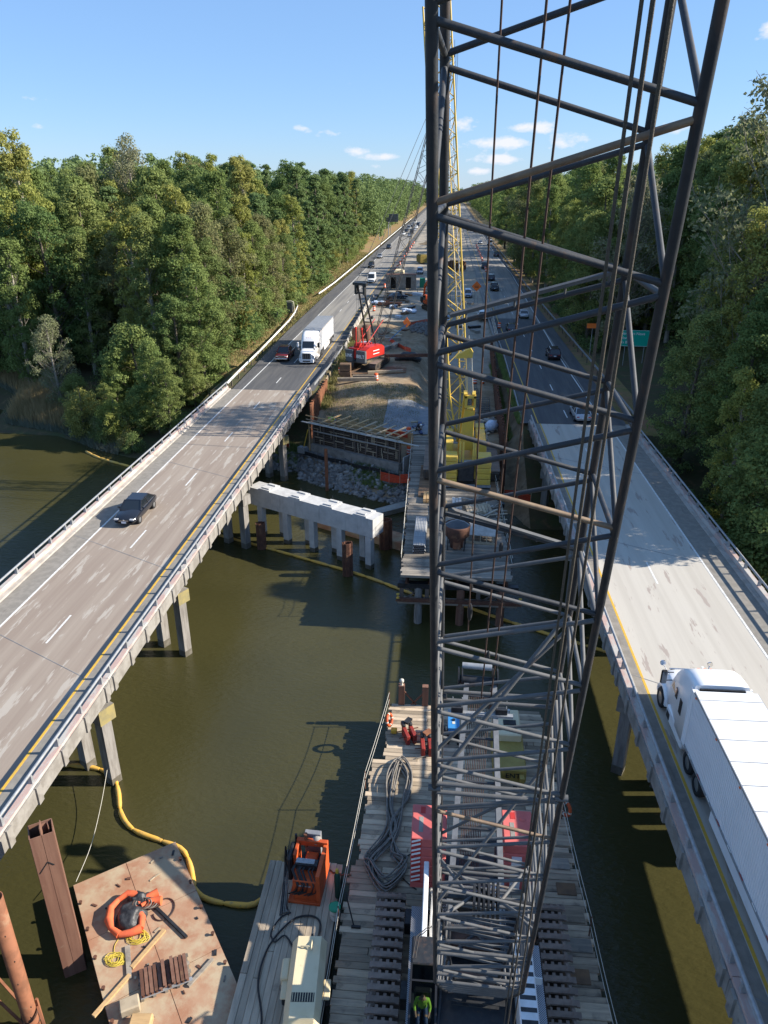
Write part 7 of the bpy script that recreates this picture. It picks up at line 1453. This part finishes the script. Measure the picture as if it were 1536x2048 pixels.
# far woods: one mass
def far_mass(name,label,pts,m,size):
    cs=[];rs=[];per=[]
    for x,y,h in pts:
        z=terr(x,y)
        for k in range(13):
            f=tr_.random(); e=math.sin(PI*(.15+.7*f)); a=tr_.uniform(0,2*PI); cs.append((x+3.4*e*math.cos(a)*tr_.random()**.5,y+3.4*e*math.sin(a)*tr_.random()**.5,z+h*(.18+.82*f))); rs.append(tr_.uniform(1.3,2.3)); per.append(26)
    o=link(name,mesh_np(name,leaf_cloud(cs,rs,np.array(per),size,.7),m)); tag(o,label,'woods',kind='stuff')
fl=[];fr=[];fe=[]
for _ in range(900):
    y=tr_.uniform(250,900); x=-35-tr_.random()**1.6*120
    if ok(x,y,4): fl.append((x,y,tr_.uniform(19,27)))
for _ in range(260): # trees close to the road far ahead
    y=tr_.uniform(335,900); fl.append((-31.5-tr_.random()*8,y,tr_.uniform(14,24)))
for _ in range(800):
    y=tr_.uniform(230,900); x=rdx(y)+13+tr_.random()**1.6*110
    if ok(x,y,4): fr.append((x,y,tr_.uniform(18,26)))
for _ in range(420): y=tr_.uniform(1000,1150); x=tr_.uniform(-150,130); fe.append((x,y,tr_.uniform(14,22)))
for _ in range(500): # deep woods behind the left front rows
    y=tr_.uniform(120,320); x=-80-tr_.random()*110
    if ok(x,y,5): fl.append((x,y,tr_.uniform(22,28)))
for _ in range(260):
    y=tr_.uniform(52,230); x=52+tr_.random()*60
    if ok(x,y,5): fr.append((x,y,tr_.uniform(22,28)))
far_mass('far_forest','distant pine and oak woods along the left side of the highway',fl,'leaf_pine',.75); far_mass('far_forest','distant green woods along the right side of the highway',fr,'leaf_green',.75); far_mass('far_forest','low hazy line of trees where the highway ends',fe,'leaf_dark',1.1)
# undergrowth along the edges of the woods and shrubs
sp=[]
for k in range(900):
    if k%2: x=-32.5-tr_.random()**1.5*22; y=tr_.uniform(88,200)
    else: x=rdx(90)+11.5+tr_.random()**1.2*18; y=tr_.uniform(38,190)
    if y-shore(x)<.6 or (x>0 and 60<y<119 and x<.247*y+5 and x>.17*y): continue
    sp.append((x,y,terr(x,y)+tr_.uniform(.2,1.4)))
v=leaf_cloud(sp,[tr_.uniform(.9,1.9) for _ in sp],np.full(len(sp),90),.3,.75); tag(link('undergrowth',mesh_np('undergrowth',v,'leaf_dark')),'tangled green undergrowth along the edge of the woods','undergrowth',kind='stuff')
sh=0
for k in range(400):
    if sh>=46: break
    if k%3: x=-31.8-tr_.random()*5; y=tr_.uniform(93,175)
    else: x=tr_.choice([-47,-50,-44,-40])+tr_.uniform(-3,3); y=shore(x)+tr_.uniform(.5,3)
    if y-shore(x)<.4: continue
    tree('shrub' if tr_.random()<.5 else 'shrub_b',x,y,tr_.uniform(1.6,3.8)); sh+=1
# reeds and grass
def blades(name,label,pts,h,m,w=.05,kind='stuff',lean=.35):
    P=np.array(pts); n=len(P); hh=h*(.6+.7*rng.random(n)); a=rng.random(n)*2*PI; dx=np.stack([np.cos(a),np.sin(a),0*a],1); ln=rng.normal(size=(n,2))*lean; tip=P+np.stack([ln[:,0]*hh,ln[:,1]*hh,hh],1)
    v=np.stack([P-dx*w,P+dx*w,tip],1).reshape(-1,3); return tag(link(name,mesh_np(name,v,m,3)),label,'grass',kind=kind)
def pts_in(N,xf,yf,cond=lambda x,y:True):
    o=[]
    for _ in range(N):
        x=xf();y=yf(x)
        if cond(x,y): o.append((x,y,terr(x,y)-.05))
    return o
blades('reeds','tall tan reeds standing at the left shore',pts_in(16000,lambda:tr_.uniform(-72,-50),lambda x:shore(x)+tr_.random()*11),1.9,'reed',.045,lean=.16)
blades('marsh_grass','grey green marsh grass at the water edge on the left',pts_in(12000,lambda:tr_.uniform(-74,-40),lambda x:shore(x)+tr_.uniform(-.6,1.8)),.9,'reed_gray',.04)
blades('verge_grass','dry yellowish grass on the left road verge',pts_in(26000,lambda:-28.7-tr_.random()**1.3*6,lambda x:tr_.uniform(104,300),lambda x,y:x<lsh(y)-.2),.38,'weed',.05)
blades('median_weeds','tufts of dry weeds along the left edge of the median',[(x+tr_.gauss(0,.35),y+tr_.gauss(0,.4),terr(x,y)-.05) for x,y in [(tr_.uniform(-16.0,-14.9),tr_.uniform(91,135)) for _ in range(160)] for _ in range(55)],.75,'weed',.035)
blades('slope_grass','sparse dry grass on the dirt slope in the median',pts_in(9000,lambda:tr_.uniform(-15,-3),lambda x:tr_.uniform(84,98)),.22,'weed',.03)
blades('bank_weeds','green weeds growing between the rocks of the bank',pts_in(5000,lambda:tr_.gauss(-7.5,1.2) if tr_.random()<.6 else tr_.uniform(-20,-17),lambda x:shore(x)+tr_.uniform(1,4.5)),.5,'leaf_green',.05)
blades('right_weeds','green weeds between the sheet piles and the right road',pts_in(7000,lambda:tr_.uniform(7.0,8.6),lambda x:tr_.uniform(80,118)),.7,'leaf_green',.06)
